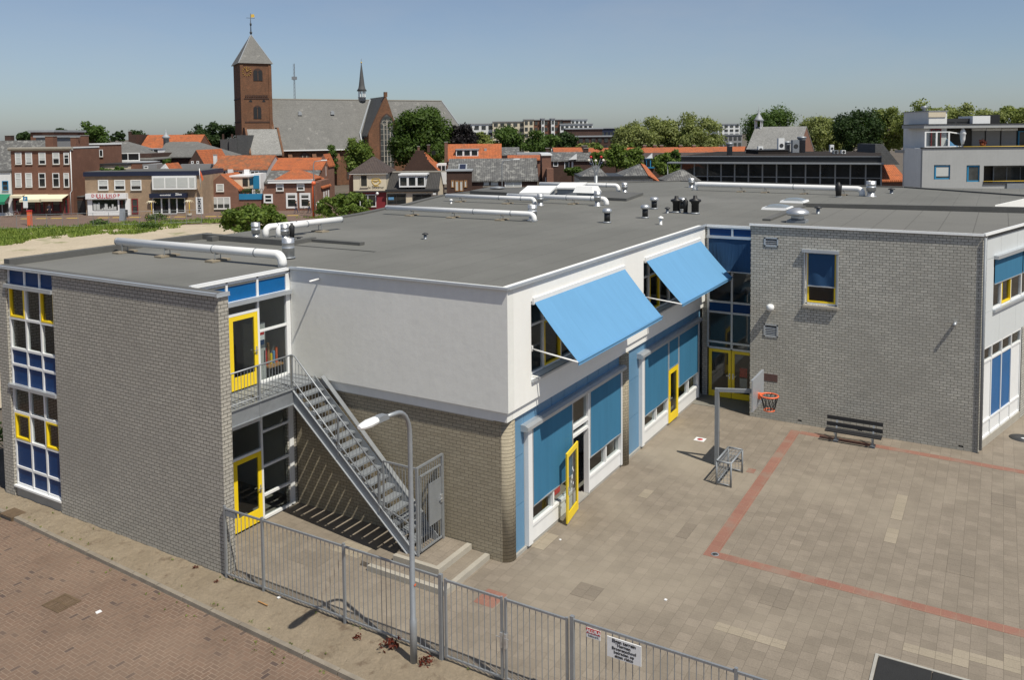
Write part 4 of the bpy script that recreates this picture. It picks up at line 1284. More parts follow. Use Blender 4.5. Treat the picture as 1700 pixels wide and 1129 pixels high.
def roof_duct(label, p0, p1, zc, r, supports, elbow=True, z0=ZR, both=False):
    """white insulated duct lying over the roof from p0 to p1, turning down at p1"""
    p0, p1 = Vector((p0[0], p0[1], zc)), Vector((p1[0], p1[1], zc))
    d = (p1 - p0).normalized(); L = (p1 - p0).length
    t = thing('roof_duct', label, 'duct', ((p0.x + p1.x) / 2, (p0.y + p1.y) / 2, z0), 0, 'white ducts on the flat roofs')
    R_ = r * 1.7
    pts = [tuple(p0)]
    if both: pts = [(p0.x, p0.y, z0)] + [tuple(p0 + d * R_ + Vector((0, 0, -R_)) - d * R_ * cos(a) + Vector((0, 0, 1)) * R_ * sin(a)) for a in [pi / 2 * i / 7 for i in range(8)]]
    q = p1 - d * R_ if elbow else p1
    pts.append(tuple(q))
    if elbow:
        pts += [tuple(q + d * R_ * sin(a) + Vector((0, 0, -R_ * (1 - cos(a))))) for a in [pi / 2 * i / 8 for i in range(1, 9)]]
        pts.append((p1.x, p1.y, z0))
    m = MB(); m.tube(pts, r, 18); du = m.build('duct', M['white_duct'], t)
    for f in (.004, .62, .86):
        c = p0 + d * (L * f); m = MB(); m.tube([tuple(c - d * .025), tuple(c + d * .025)], r * 1.03, 18); m.build('joint_band', M['galv'], du)
    side = d.cross(Vector((0, 0, 1)))
    for f in supports:
        c = p0 + d * (L * f)
        m = MB()
        for s_ in (-1, 1):
            e = c + side * (s_ * r * .82); m.tube([(e.x, e.y, z0 + .06), (e.x, e.y, zc - r * .2)], .014, 5)
        m.bar(tuple(c + side * r * -.85 + Vector((0, 0, -r * 1.0))), tuple(c + side * r * .85 + Vector((0, 0, -r * 1.0))), .03)
        so = m.build('support', M['galv_dull'], t)
        m = MB()
        for s_ in (-1, 1):
            e = c + side * (s_ * r * 1.25)
            m.box(e.x - .20, e.x + .20, e.y - .17, e.y + .17, z0 + .002, z0 + .055)
        m.build('foot_slab', M['slab_brown'], so)
    return t


roof_duct('long white duct across the low left roof, nearest the street', (0.0, 15.15), (.22, 7.75), 7.29, .13, (.05, .33, .64), z0=6.935)
roof_duct('short white duct ending over the roof edge behind the chrome flues', (8.3, 12.7), (4.85, 13.35), 7.36, .12, (.30,))
roof_duct('stub of white elbow duct beside the short white duct and the chrome flues', (6.4, 12.75), (5.15, 12.98), 7.36, .115, ())
roof_duct('long white duct in the middle of the roof facing the white dormer house', (14.2, 15.15), (14.2, 7.05), 7.28, .12, (.19, .48, .80))
roof_duct('white duct behind the mid-roof duct, curling down before a chrome flue', (21.9, 17.0), (21.8, 11.2), 7.27, .12, (.17, .71))
roof_duct('white duct running below the sloped white skylight hoods', (23.2, 13.7), (23.0, 7.55), 7.29, .135, (.68,))
roof_duct('far white duct that curls down beyond the second skylight hood', (32.4, 16.6), (32.8, 11.05), 7.36, .14, (.4,))
roof_duct('very long white duct in front of the dark glass building', (36.0, 7.0), (34.9, -3.3), 7.36, .165, (.3, .45, .68, .9), both=True)


def flue(kind, label, px, py, h, r, mat, group, cap='ring', z=ZR):
    p = un(px, py, 'z', z)
    t = thing(kind, label, 'roof vent', (p.x, p.y, z), 0, group)
    c = (p.x, p.y, z)
    if cap == 'chrome':
        m = MB(); m.lathe([(r * 1.2, 0), (r * 1.15, .02), (r * .76, .05), (r * .76, h * .35)], c, 20); m.build('base_collar', M['steel'], t)
        m = MB(); m.lathe([(r, h * .35), (r, h * .58), (r * 1.05, h * .59), (r, h * .60), (r, h * .78), (r * 1.05, h * .79), (r, h * .80), (r, h), (r * .9, h), (r * .9, h - .05)], c, 20); m.build('flue_pipe', M['steel'], t)
    elif cap == 'plain':
        m = MB(); m.lathe([(r * 1.15, 0), (r * 1.1, .03), (r * 1.01, .04)], c, 20); m.build('base_collar', M['galv'], t)
        m = MB(); m.lathe([(r, .03), (r, h * .5), (r * 1.04, h * .51), (r, h * .53), (r, h * .75), (r * 1.04, h * .76), (r, h * .78), (r, h), (r * .9, h), (r * .9, h - .05)], c, 20); m.build('flue_pipe', M['steel'], t)
    elif cap == 'black':
        m = MB(); m.lathe([(r * 1.3, 0), (r * 1.2, .07), (r, .08)], c, 16); m.build('base_collar', M['galv'], t)
        m = MB(); m.lathe([(r, .08), (r, h * .55), (r * 1.12, h * .56), (r * 1.12, h * .62), (r * 1.6, h * .68), (r * 1.6, h * .78), (r * .6, h * .84), (r * .5, h), (r * .2, h)], c, 16); m.build('flue_pipe', M['black_plastic'], t)
    elif cap == 'steelcap':
        m = MB(); m.lathe([(r * 1.25, 0), (r * 1.15, .06), (r * .9, .07)], c, 16); m.build('base_collar', M['galv'], t)
        m = MB(); m.lathe([(r * .9, .07), (r * .9, h * .72)], c, 16); m.build('flue_pipe', M['black_plastic'], t)
        m = MB(); m.lathe([(r * 1.3, h * .70), (r * 1.45, h * .78), (r * 1.35, h * .92), (r * .9, h), (r * .1, h * 1.01)], c, 16); m.build('cap', M['steel'], t)
    elif cap == 'small':
        m = MB(); m.lathe([(r * 1.1, 0), (r * .8, .02), (r * .8, h * .75)], c, 12); m.build('flue_pipe', M['white_duct'] if mat == 'white_duct' else M['galv'], t)
        m = MB(); m.lathe([(r * 1.7, h * .72), (r * 1.6, h * .85), (r * .3, h)], c, 12); m.build('cap', M[mat], t)
    elif cap == 'cone':
        m = MB(); m.lathe([(r * .8, 0), (r * .95, h * .5), (r * 1.05, h * .8), (r * .5, h * .9), (r * .4, h)], c, 14); m.build('flue_pipe', M[mat], t)
        m = MB(); m.lathe([(r * 1.15, 0), (r * 1.1, .04), (r * .82, .05)], c, 14); m.build('base_collar', M['galv_dull'], t)
    return t


CH = 'chrome flues on the roofs'
flue('chrome_flue', 'chrome flue furthest left behind the left roof parapet', 425, 397, .62, .16, 'steel', CH, 'chrome')
flue('chrome_flue', 'chrome flue beside the elbows of the two short ducts and the black flue', 473, 399, .60, .15, 'steel', CH, 'chrome')
flue('chrome_flue', 'chrome flue standing right behind the elbow of the long street-side duct', 479, 428, .62, .19, 'steel', CH, 'plain', 6.955)
flue('chrome_flue', 'wide chrome flue behind the elbow of the long mid-roof duct', 884, 366, .70, .20, 'steel', CH, 'chrome')
flue('chrome_flue', 'slim chrome flue between the two ducts in the middle distance', 897, 341, .62, .17, 'steel', CH, 'chrome')
flue('chrome_flue', 'tall chrome flue at the elbow of the duct below the skylight hoods', 992, 342, .80, .18, 'steel', CH, 'chrome')
flue('chrome_flue', 'small chrome flue past the end of the far white duct', 1037, 319, .62, .18, 'steel', CH, 'chrome')
flue('chrome_flue', 'chrome flue at the left end of the very long duct by the dark glass building', 1148, 311, .66, .20, 'steel', CH, 'chrome')
flue('chrome_flue', 'wide chrome flue at the right elbow of the very long duct', 1446, 326, .90, .26, 'steel', CH, 'chrome')
BK = 'black plastic flues on the main roof'
flue('black_flue', 'black flue beside the chrome flue at the short left ducts', 485, 398, .62, .10, 'black_plastic', None, 'cone')
flue('black_flue', 'black flue with flared top, leftmost of the cluster of three', 1123, 353, .80, .17, 'black_plastic', BK, 'black')
flue('black_flue', 'slim black flue in the middle of the cluster of three', 1138, 354, .72, .12, 'black_plastic', BK, 'cone')
flue('black_flue', 'black flue with flared top, rightmost of the cluster of three', 1154, 355, .86, .17, 'black_plastic', BK, 'black')
flue('black_flue', 'black flue standing in front of the very long white duct', 1392, 327, .85, .18, 'black_plastic', None, 'cone')
SC = 'black roof vents with steel caps'
flue('capped_vent', 'steel-capped black vent furthest left on the open main roof', 1008, 370, .62, .14, 'steel', SC, 'steelcap')
flue('capped_vent', 'steel-capped black vent between the left one and the white mini vent', 1071, 362, .60, .14, 'steel', SC, 'steelcap')
flue('capped_vent', 'steel-capped black vent furthest back on the open roof', 1086, 347, .60, .15, 'steel', SC, 'steelcap')
flue('capped_vent', 'steel-capped vent tucked behind the cluster of black flues', 1133, 349, .62, .15, 'steel', SC, 'steelcap')
SV = 'small roof vents'
flue('small_vent', 'small grey vent alone on the open roof right of the low curb', 706, 397, .24, .07, 'dark_metal', SV, 'small')
flue('small_vent', 'small white vent nearest the roof edge above the far awning', 1097, 373, .36, .07, 'white_duct', SV, 'small')
flue('small_vent', 'small dark-capped vent just left of the cluster of black flues', 1108, 354, .30, .08, 'dark_metal', SV, 'small')
flue('small_vent', 'small dark-capped vent on the brick wing roof behind the mushroom fan', 1358, 355, .34, .09, 'dark_metal', SV, 'small', 7.26)
flue('small_vent', 'squat dark vent right of the black flue at the short left ducts', 496, 398, .12, .09, 'dark_metal', SV, 'small')
flue('small_vent', 'small dark-capped vent on the far right roof beyond the chrome flue', 1480, 321, .34, .12, 'dark_metal', SV, 'small')
flue('small_vent', 'small white vent on the roof under the left end of the middle duct', 749, 338, .26, .06, 'white_duct', SV, 'small')
flue('small_vent', 'blue-capped squat vent at the far edge beside the low grey roof boxes', 826, 319, .40, .30, 'galv', SV, 'small')

# mushroom fan on the wing
p = un(1324, 369, 'z', 7.26)
mf = thing('mushroom_fan', 'silver mushroom-shaped roof fan at the edge of the brick wing', 'roof fan', (p.x, p.y, 7.26))
c = (p.x, p.y, 7.26)
MB().box(p.x - .34, p.x + .34, p.y - .34, p.y + .34, 7.262, 7.36).build('curb', M['galv_dull'], mf)
m = MB(); m.lathe([(.24, .10), (.24, .32)], c, 24); m.build('neck', M['steel'], mf)
m = MB(); m.lathe([(.18, .26), (.39, .28), (.43, .33), (.41, .42), (.30, .50), (.12, .55), (.001, .56)], c, 28); m.build('hood', M['steel'], mf)

# white parapet of the next roof at the right edge
A, B = un(1652, 343.5, 'z', 7.27), un(1740, 337, 'z', 7.27)
A2, B2 = un(1652, 343.0, 'z', 7.27), un(1740, 318, 'z', 7.27)
m = MB(); m.hull([(A.x, A.y, 6.9), (B.x, B.y, 6.9), (B.x + .3, B.y, 6.9), (A.x + .3, A.y, 6.9)], [(A.x, A.y, 7.34), (B.x, B.y, 7.72), (B.x + .3, B.y, 7.72), (A.x + .3, A.y, 7.34)])
tag(m.build('parapet_wall', M['render']), 'white parapet wall rising at the far right of the wing roof', 'wall')
# domed skylights
M['acrylic'] = plain('acrylic', (.20, .225, .24), .22, .15, 2, spec=.4)
for i, (cs, lb) in enumerate(((((1266, 342), (1303, 346), (1318, 336), (1283, 332)), 'domed white skylight nearer to the brick wing'), (((1294, 331), (1326, 335), (1341, 327), (1310, 324)), 'domed white skylight farther from the brick wing'))):
    q = un(*((1291, 341.5), (1319, 330.5))[i], 'z', 7.1)
    cx, cy = q.x, q.y
    w = .72
    sk = thing('dome_skylight', lb, 'skylight', (cx, cy, ZR), 0, 'domed skylights by the wing')
    m = LB(); m.hull([(-w * 1.05, -.62, .0), (w * 1.05, -.62, .0), (w * 1.05, .62, .0), (-w * 1.05, .62, .0)], [(-w, -.58, .10), (w, -.58, .10), (w, .58, .10), (-w, .58, .10)]); m.build('curb', M['white_paint'], sk)
    m = LB(); N = 10; m.sm = True
    def dz(a, b): return .105 + .13 * (max(0, 1 - a ** 2) * max(0, 1 - b ** 2)) ** .5
    for a in range(N):
        for b in range(N):
            q = [(-1 + 2 * (a + da) / N, -1 + 2 * (b + db) / N) for da, db in ((0, 0), (1, 0), (1, 1), (0, 1))]
            m.face([(x * w * .88, y * .50, dz(x, y)) for x, y in q])
    m.build('dome', M['acrylic'], sk)

# sloped white skylight hoods and the low grey roof boxes they stand on
for i, (px0, px1, pyb, pxt0, pxt1, pyt, X, lb) in enumerate(((862, 912, 319.5, 876, 925, 308, 27.0, 'sloped white skylight hood nearer to the camera'), (921, 960, 311, 932, 975, 302.5, 30.0, 'sloped white skylight hood farther back'))):
    a, b = un(px0, pyb, 'z', 7.42), un(px1, pyb + .5, 'z', 7.42)
    D = (a - CAM).dot(RV)
    def at_v(px, py, v):
        d = ray(px, py); return CAM + d * (v / d.dot(RV))
    c, d = at_v(pxt1, pyt, D + 1.7), at_v(pxt0, pyt, D + 1.7)
    t = thing('skylight_hood', lb, 'skylight', (a.x, a.y, ZR), 0, 'sloped skylight hoods')
    up = Vector((0, 0, .09))
    MB().hull([tuple(q - up) for q in (a, b, c, d)], [tuple(q) for q in (a, b, c, d)]).build('lid', M['white_duct'], t)
    e = RV * .1
    g = lambda q, z: (q.x, q.y, z)
    MB().hull([g(a + RU * .15 + e, ZR), g(b - RU * .15 + e, ZR), g(c - RU * .15, ZR), g(d + RU * .15, ZR)], [tuple(a + RU * .15 + e - up * 1.2), tuple(b - RU * .15 + e - up * 1.2), tuple(c - RU * .15 - up * 1.2), tuple(d + RU * .15 - up * 1.2)]).build('curb', M['galv_dull'], t)
p = un(975, 331, 'z', ZR)
t = thing('vent_hood', 'grey square vent hood with pitched lid beside the hoods', 'roof vent', (p.x, p.y, ZR))
m = LB(); m.box(-.45, .45, -.45, .45, 0, .45); m.build('body', M['galv_dull'], t)
m = LB(); m.hull([(-.62, -.62, .42), (.62, -.62, .42), (.62, .62, .42), (-.62, .62, .42)], [(-.4, -.5, .78), (.4, -.5, .78), (.4, .5, .78), (-.4, .5, .78)]); m.build('lid', M['white_duct'], t)
for (pxs, z1, lb) in ((((780, 322), (880, 327), (905, 318), (815, 315)), .22, 'low grey roof box left of the skylight hoods'), (((945, 330), (1040, 334), (1068, 324), (985, 321)), .16, 'low grey roof box right of the skylight hoods')):
    P = [un(px, py, 'z', ZR) for px, py in pxs]
    m = MB(); m.hull([tuple(q) for q in P], [(q.x, q.y, ZR + z1) for q in P]); tag(m.build('roof_box', M['roofing_dark']), lb, 'roof box')
# ================================================================== the town
for k, c in dict(brown_wall=((.200, .098, .066), (.175, .085, .058), (.15, .08, .055)), beige=((.40, .285, .19), (.35, .25, .165), (.25, .2, .15)),
                 red_brick=((.23, .115, .08), (.185, .092, .066), (.2, .13, .1)), dark_brick=((.085, .048, .036), (.065, .038, .03), (.06, .04, .035)),
                 church_brick=((.20, .090, .048), (.095, .048, .030), (.17, .11, .07))).items():
    M[k] = bricks(k, *c, .24, .075, .01, .3, (.25, .4), rough=.9, sc3=(.9, (c[0][0] * 1.4, c[0][1] * 1.4, c[0][2] * 1.4), .35))
M['orange_tile'] = pantile('orange_tile', (.47, .135, .042), (.38, .105, .036), patch=((.20, .085, .04), .9, .52, .5))
M['orange_tile_old'] = pantile('orange_tile_old', (.43, .14, .045), (.30, .095, .04), patch=((.15, .085, .045), 1.2, .48, .65))
M['grey_tile'] = pantile('grey_tile', (.135, .135, .13), (.10, .10, .10), patch=((.30, .30, .28), 1.6, .52, .6))
M['brown_tile'] = pantile('brown_tile', (.085, .062, .052), (.065, .048, .042), patch=((.14, .11, .09), 1.6, .6, .4))
M['black_tile'] = pantile('black_tile', (.055, .052, .05), (.042, .04, .038), patch=((.12, .11, .1), 1.8, .62, .4))
M['slate'] = pantile('slate', (.165, .163, .153), (.145, .144, .137), .35, .22, patch=((.30, .29, .27), .7, .60, .5), amp=.2, flat=True)
M['slate_dark'] = pantile('slate_dark', (.085, .088, .09), (.07, .072, .075), .35, .22, amp=.2, flat=True)
M['slate_spotted'] = pantile('slate_spotted', (.26, .26, .25), (.22, .22, .21), .35, .22, patch=((.40, .40, .38), 5.0, .56, .7), amp=.2, flat=True)
M['white_wall'] = plain('white_wall', (.70, .71, .70), .85, .06, 1, streak=.15)
M['cream_wall'] = plain('cream_wall', (.62, .55, .42), .85, .06, 1, streak=.12)
M['grey_wall'] = plain('grey_wall', (.36, .37, .37), .85, .07, .5, streak=.15)
M['grey_wall_dark'] = plain('grey_wall_dark', (.235, .24, .245), .85, .07, .5, streak=.15)
M['navy'] = plain('navy', (.012, .018, .045), .5, .15, 1)
M['green_cloth'] = plain('green_cloth', (.015, .19, .10), .8, .1, 1)
M['cream_cloth'] = plain('cream_cloth', (.72, .66, .48), .8, .06, 1)
M['wine_red'] = plain('wine_red', (.19, .016, .022), .6, .1, 1)
M['sea_blue'] = plain('sea_blue', (.02, .20, .38), .5, .1, 1)
M['gold'] = plain('gold', (.62, .42, .07), .4, .1, 3)
M['lead'] = plain('lead', (.30, .32, .34), .6, .1, 2)
M['shutter_grey'] = plain('shutter_grey', (.24, .235, .235), .7, .05, 3)
M['skin'] = plain('skin', (.50, .30, .21), .6, .05, 8)
M['yellow_rail'] = plain('yellow_rail', (.68, .46, .06), .5, .06, 3)
M['denim'] = plain('denim', (.03, .045, .09), .9, .1, 9)
M['shirt_dark'] = plain('shirt_dark', (.02, .02, .035), .9, .1, 9)
M['shirt_olive'] = plain('shirt_olive', (.12, .10, .045), .9, .1, 9)
M['hair'] = plain('hair', (.03, .02, .012), .7, .1, 9)
M['globe_white'] = plain('globe_white', (.74, .70, .58), .35, .05, 3)


class TB:
    """a building (or other thing) of the town; local x to the right, y away from the school, z up.
    phi turns it. X(px, py, y) reads a point of the photograph on its plane y"""

    def __init__(s, name, label, cat, px, v, phi=0.0, group=None, py=300):
        u, _ = tw(px, py, v)
        s.o = town(u, v, 0); s.rz = TROT + phi
        s.e = thing(name, label, cat, tuple(s.o), s.rz, group)
        s.ex = Vector((cos(s.rz), sin(s.rz), 0)); s.ey = Vector((-sin(s.rz), cos(s.rz), 0))

    def X(s, px, py, y=0.0):
        d = ray(px, py); q = s.o + s.ey * y
        t = ((q - CAM).dot(s.ey)) / d.dot(s.ey)
        p = CAM + d * t
        return (p - s.o).dot(s.ex), p.z

    def R(s, px0, py0, px1, py1, y=0.0):
        x0, z1 = s.X(px0, (py0 + py1) / 2, y)[0], s.X((px0 + px1) / 2, py0, y)[1]
        x1, z0 = s.X(px1, (py0 + py1) / 2, y)[0], s.X((px0 + px1) / 2, py1, y)[1]
        return x0, x1, z0, z1

    def box(s, name, mat, x0, x1, y0, y1, z0, z1, parent=None):
        return LB().box(x0, x1, y0, y1, z0, z1).build(name, M[mat], parent or s.e)

    def win(s, rect, y=0.0, frame='white_paint', pane='dark_glass', nx=1, nz=1, blind=0.0, fw=.09, sill=True, parent=None, lintel=None, name='window', mid=None):
        x0, x1, z0, z1 = s.R(*rect, y) if len(rect) == 4 and rect[1] > 30 else rect
        m = LB(); d0, d1 = y - .07, y + .05
        m.box(x0, x0 + fw, d0, d1, z0, z1); m.box(x1 - fw, x1, d0, d1, z0, z1)
        m.box(x0 + fw, x1 - fw, d0 + .002, d1, z1 - fw, z1); m.box(x0 + fw, x1 - fw, d0 + .002, d1, z0, z0 + fw)
        for i in range(1, nx):
            x = x0 + (x1 - x0) * i / nx; m.box(x - fw * .4, x + fw * .4, d0 + .004, d1, z0 + fw, z1 - fw)
        for i in range(1, nz):
            z = z0 + (z1 - z0) * (mid if mid else i / nz); m.box(x0 + fw, x1 - fw, d0 + .006, d1, z - fw * .35, z + fw * .35)
        o = m.build(name, M[frame], parent or s.e)
        s.box('window_pane', pane, x0 + fw * .9, x1 - fw * .9, y - .03, y - .01, z0 + fw * .9, z1 - fw * .9, o)
        if blind: s.box('curtain', 'curtain', x0 + fw, x1 - fw, y - .036, y - .031, z1 - fw - (z1 - z0 - 2 * fw) * blind, z1 - fw, o)
        if sill: s.box('window_sill', 'concrete_light', x0 - .05, x1 + .05, y - .14, y - .072, z0 - .08, z0 + .004, o)
        if lintel: s.box('lintel', lintel, x0 - .1, x1 + .1, y - .02, y - .001, z1 + .003, z1 + .25, o)
        return o

    def gable_u(s, x0, x1, y0, w, ze, zr, wall, roof, over=.25, wall_name='wall', z0=-.1, th=.18, yr=None, zb=None):
        """ridge along x. zb = eave height at the back"""
        yr = w / 2 if yr is None else yr; zb = ze if zb is None else zb
        wo = LB().prism([(y0, z0), (y0 + w, z0), (y0 + w, zb - th), (y0 + yr, zr - th), (y0, ze - th)], x0, x1).build(wall_name, M[wall], s.e)
        k = (zr - ze) / yr; kb = (zr - zb) / (w - yr)
        a = (y0 - over, ze - over * k); b = (y0 + yr, zr); c = (y0 + w + over, zb - over * kb)
        ro = LB().prism([a, b, c, (c[0], c[1] - th), (b[0], b[1] - th * 1.05), (a[0], a[1] - th)], x0 - .06, x1 + .06).build('roof', M[roof], s.e)
        return wo, ro

    def gable_v(s, x0, x1, y0, y1, ze, zr, wall, roof, over=.15, xr=None, th=.18, z0=-.1, zel=None):
        """gable towards the viewer"""
        xr = (x0 + x1) / 2 if xr is None else xr; zel = ze if zel is None else zel
        wo = LB().prism([(x0, z0), (x1, z0), (x1, ze - .05), (xr, zr - .05), (x0, zel - .05)], y0, y1, 'n').build('wall', M[wall], s.e)
        kl = (zr - zel) / (xr - x0); kr = (zr - ze) / (x1 - xr)
        a = (x0 - over, zel - over * kl); b = (xr, zr); c = (x1 + over, ze - over * kr)
        ro = LB().prism([a, b, c, (c[0], c[1] - th), (b[0], b[1] - th), (a[0], a[1] - th)], y0 + .12, y1 + .1, 'n').build('roof', M[roof], s.e)
        return wo, ro

    def hip(s, x0, x1, y0, y1, ze, zr, rx0, rx1, roof, ry=None, over=.25):
        ry = (y0 + y1) / 2 if ry is None else ry
        m = LB()
        A = [(x0 - over, y0 - over, ze), (x1 + over, y0 - over, ze), (x1 + over, y1 + over, ze), (x0 - over, y1 + over, ze)]
        r0, r1 = (rx0, ry, zr), (rx1, ry, zr)
        m.face([A[0], A[1], r1, r0] if rx1 - rx0 > .05 else [A[0], A[1], r0]); m.face([A[1], A[2], r1])
        m.face([A[2], A[3], r0, r1] if rx1 - rx0 > .05 else [A[2], A[3], r1]); m.face([A[3], A[0], r0])
        B = [(p[0], p[1], p[2] - .16) for p in A]
        for i in range(4): m.face([A[i], B[i], B[(i + 1) % 4], A[(i + 1) % 4]])
        m.face(B[::-1])
        return m.build('roof', M[roof], s.e, recalc=False)

    def chimney(s, px0, py0, px1, py1, y, parent=None, mat='dark_brick', pots=1):
        x0, x1, z0, z1 = s.R(px0, py0, px1, py1, y)
        o = s.box('chimney', mat, x0, x1, y, y + (x1 - x0), z0 - .6, z1, parent)
        s.box('chimney_cap', 'concrete', x0 - .06, x1 + .06, y - .06, y + (x1 - x0) + .06, z1, z1 + .08, o)
        return o

    def dormer(s, rect, y, depth, n, parent, mat='white_paint', pane='dark_glass', blind=0.0):
        x0, x1, z0, z1 = s.R(*rect, y)
        o = s.box('dormer', mat, x0, x1, y, y + depth, z0, z1, parent)
        s.box('dormer_roof', 'lead', x0 - .12, x1 + .12, y - .15, y + depth, z1, z1 + .1, o)
        g = (x1 - x0) / n
        for i in range(n):
            s.box('window_pane', pane, x0 + g * i + g * .13, x0 + g * (i + 1) - g * .13, y - .03, y + .005, z0 + (z1 - z0) * .16, z1 - (z1 - z0) * .14, o)
        return o

    def text(s, name, body, size, mat, x, y, z, parent=None, bold=True, xs=1.0):
        R_ = Matrix(((1, 0, 0, 0), (0, 0, -1, 0), (0, 1, 0, 0), (0, 0, 0, 1)))
        o = text_mesh(name, body, size, mat, Vector((x, y, z)), R_, None, .004, 'CENTER', bold, xs)
        o.parent = parent or s.e
        return o


# ---- white corner house, far left
b = TB('corner_house', 'small white corner house with a green shop awning at the far left', 'house', 5, 118)
x0, x1, z0, z1 = b.R(-60, 286, 19, 356)
b.box('wall', 'white_wall', x0, x1, 0, 7, -.1, z1); b.box('roof', 'roofing_dark', x0 - .1, x1 + .05, -.15, 7, z1, z1 + .18)
b.win((4, 300, 14, 316), nz=2, frame='sea_blue'); b.win((-20, 300, -8, 316), nz=2, frame='sea_blue')
b.win((-20, 336, 16, 354), pane='dark_glass', frame='white_paint', nx=3, sill=False, name='shop_window')
xa, xb, za, zb = b.R(-14, 322, 18, 338)
m = LB(); m.prism([(-.02, zb), (-.02, zb - .06), (-1.5, za + .35), (-1.5, za), (-1.52, za), (-1.54, za + .37)], xa, xb); m.build('awning', M['green_cloth'], b.e)
b = TB('slate_house', 'house with a big dark weathered tile roof behind the white corner house', 'house', 20, 127)
x0, z = b.X(-70, 240); x1, _ = b.X(60, 240); ze = b.X(20, 290)[1]; zr = b.X(20, 233, 5)[1]
w_, r_ = b.gable_u(x0, x1, 0, 10, ze, zr, 'dark_brick', 'grey_tile'); b.chimney(8, 225, 18, 236, 5, r_); b.dormer((-2, 283, 5, 292), -.6, 2, 1, r_)

# ---- brown three-storey house
b = TB('brown_house', 'brown three-storey brick house with cream shop awnings', 'house', 70, 118)
x0, x1, z0, z1 = b.R(20, 248, 121, 356)
b.box('wall', 'brown_wall', x0, x1, 0, 8, -.1, z1); rf = b.box('roof', 'roofing_dark', x0, x1, .3, 8, z1, z1 + .15)
m = LB(); m.prism([(-.35, z1 + .1), (-.35, z1 + .32), (.25, z1 + .36), (.25, z1 - .16), (-.05, z1 - .16)], x0 - .25, x1 + .1); m.build('cornice', M['concrete_light'], b.e)
b.box('parapet', 'white_paint', x1 - .18, x1 + .06, .26, 8, z1 + .15, z1 + .34)
for i, (a, c) in enumerate(((25.5, 36), (42.5, 53.5), (64.5, 76), (87.5, 99), (106, 115))):
    b.win((a, 253, c, 272.5), nz=2, mid=.55, blind=(.95, .9, .7, .55, .2)[i], fw=.1, lintel='red_brick')
    b.win((a, 287, c, 310.5), nz=2, mid=.62, blind=(.97, .97, .0, .0, .33)[i], fw=.1, lintel='red_brick')
for rect in ((25, 331, 37, 352), (45, 331, 60, 352), (66, 331, 74, 354), (87, 331, 101, 352), (107, 330, 114, 355)): b.win(rect, frame='wine_red', sill=False, fw=.12, name='shop_window')
for (pa, pb, yy, dd) in ((23, 44, 324, 1.0), (44, 80, 330, 1.8), (77, 114, 329, 1.8)):
    xa, xb, zb, za = b.R(pa, 322.5, pb, yy, 0)
    m = LB(); m.prism([(-.02, za), (-.02, za - .07), (-dd, zb + .0), (-dd, zb - .30), (-dd - .03, zb - .30), (-dd - .03, zb + .06)], xa, xb); m.build('awning', M['cream_cloth'], b.e)
m = LB(); xd = x1 - .12; m.tube([(xd, -.1, z1), (xd, -.1, b.X(121, 316)[1]), (xd - .25, -.1, b.X(120, 320)[1]), (xd - .25, -.1, 0)], .06, 6); m.build('downpipe', M['white_paint'], b.e)
for q in ((75, 226, 88, 244, 5), (117, 228, 126, 243, 4), (134, 225, 143, 241, 7.2)): b.chimney(*q, rf, mat='brown_wall')
b = TB('garage', 'low dark garage with a panelled door between the brown house and the beige shop', 'garage', 132, 119)
x0, x1, z0, z1 = b.R(121.5, 327, 142.5, 356)
b.box('wall', 'dark_brick', x0, x1, 0, 5, -.1, z1); b.box('garage_door', 'dark_metal', x0 + .15, x1 - .15, -.05, .03, 0, z1 - .55); b.box('roof', 'roofing_dark', x0, x1, -.1, 5, z1, z1 + .12)
m = LB()
for i in range(5): m.box(x0 + .15, x1 - .15, -.06, -.05, .35 + i * .42, .37 + i * .42)
m.build('door_rib', M['black_plastic'], b.e)
b = TB('rear_brick_house', 'narrow brown brick house with one window behind the brown three-storey house', 'house', 166, 128)
x0, x1, z0, z1 = b.R(150, 240, 173, 312); b.box('wall', 'brown_wall', x0, x1, 0, 6, -.1, z1); b.box('roof', 'white_paint', x0 - .1, x1 + .1, -.12, 6, z1, z1 + .22); b.win((165, 248, 171, 260))

# ---- beige brick shops
b = TB('beige_shops', 'beige brick building with two shops, the left one with a white red-lettered sign', 'shop', 240, 116.5)
x0, x1, z0, z1 = b.R(142, 291, 336, 356)
b.box('wall', 'beige', x0, x1, 0, 9, -.1, z1)
xf = b.X(331, 290)[0]
b.box('fascia', 'navy', x0 - .1, xf + .35, -.25, 9, z1 - .05, z1 + .55); b.box('roof', 'roofing_dark', x0, xf, .1, 8.8, z1 + .55, z1 + .6)
for i, (a, c) in enumerate(((163, 180), (190, 208), (217, 235))): b.win((a, 298.5, c, 315.5), nz=2, mid=.45, blind=(.55, .55, .5)[i], fw=.13, pane='dark_glass')
xa, xb, za, zb = b.R(255, 291.5, 327, 314)
bay = b.box('bay_window', 'white_paint', xa, xb, -.55, 0, za, zb)
for i in range(3):
    g = (xb - xa) * .96 / 3.55; b.box('window_pane', 'curtain', xa + .25 + g * i, xa + g * (i + 1) + .06, -.58, -.545, za + .3, zb - .25, bay)
b.box('window_pane', 'curtain', xa + .3 + g * 3, xb - .15, -.58, -.545, za + .3, zb - .25, bay); b.box('window_pane', 'curtain', xb - .005, xb + .02, -.48, -.08, za + .3, zb - .25, bay)
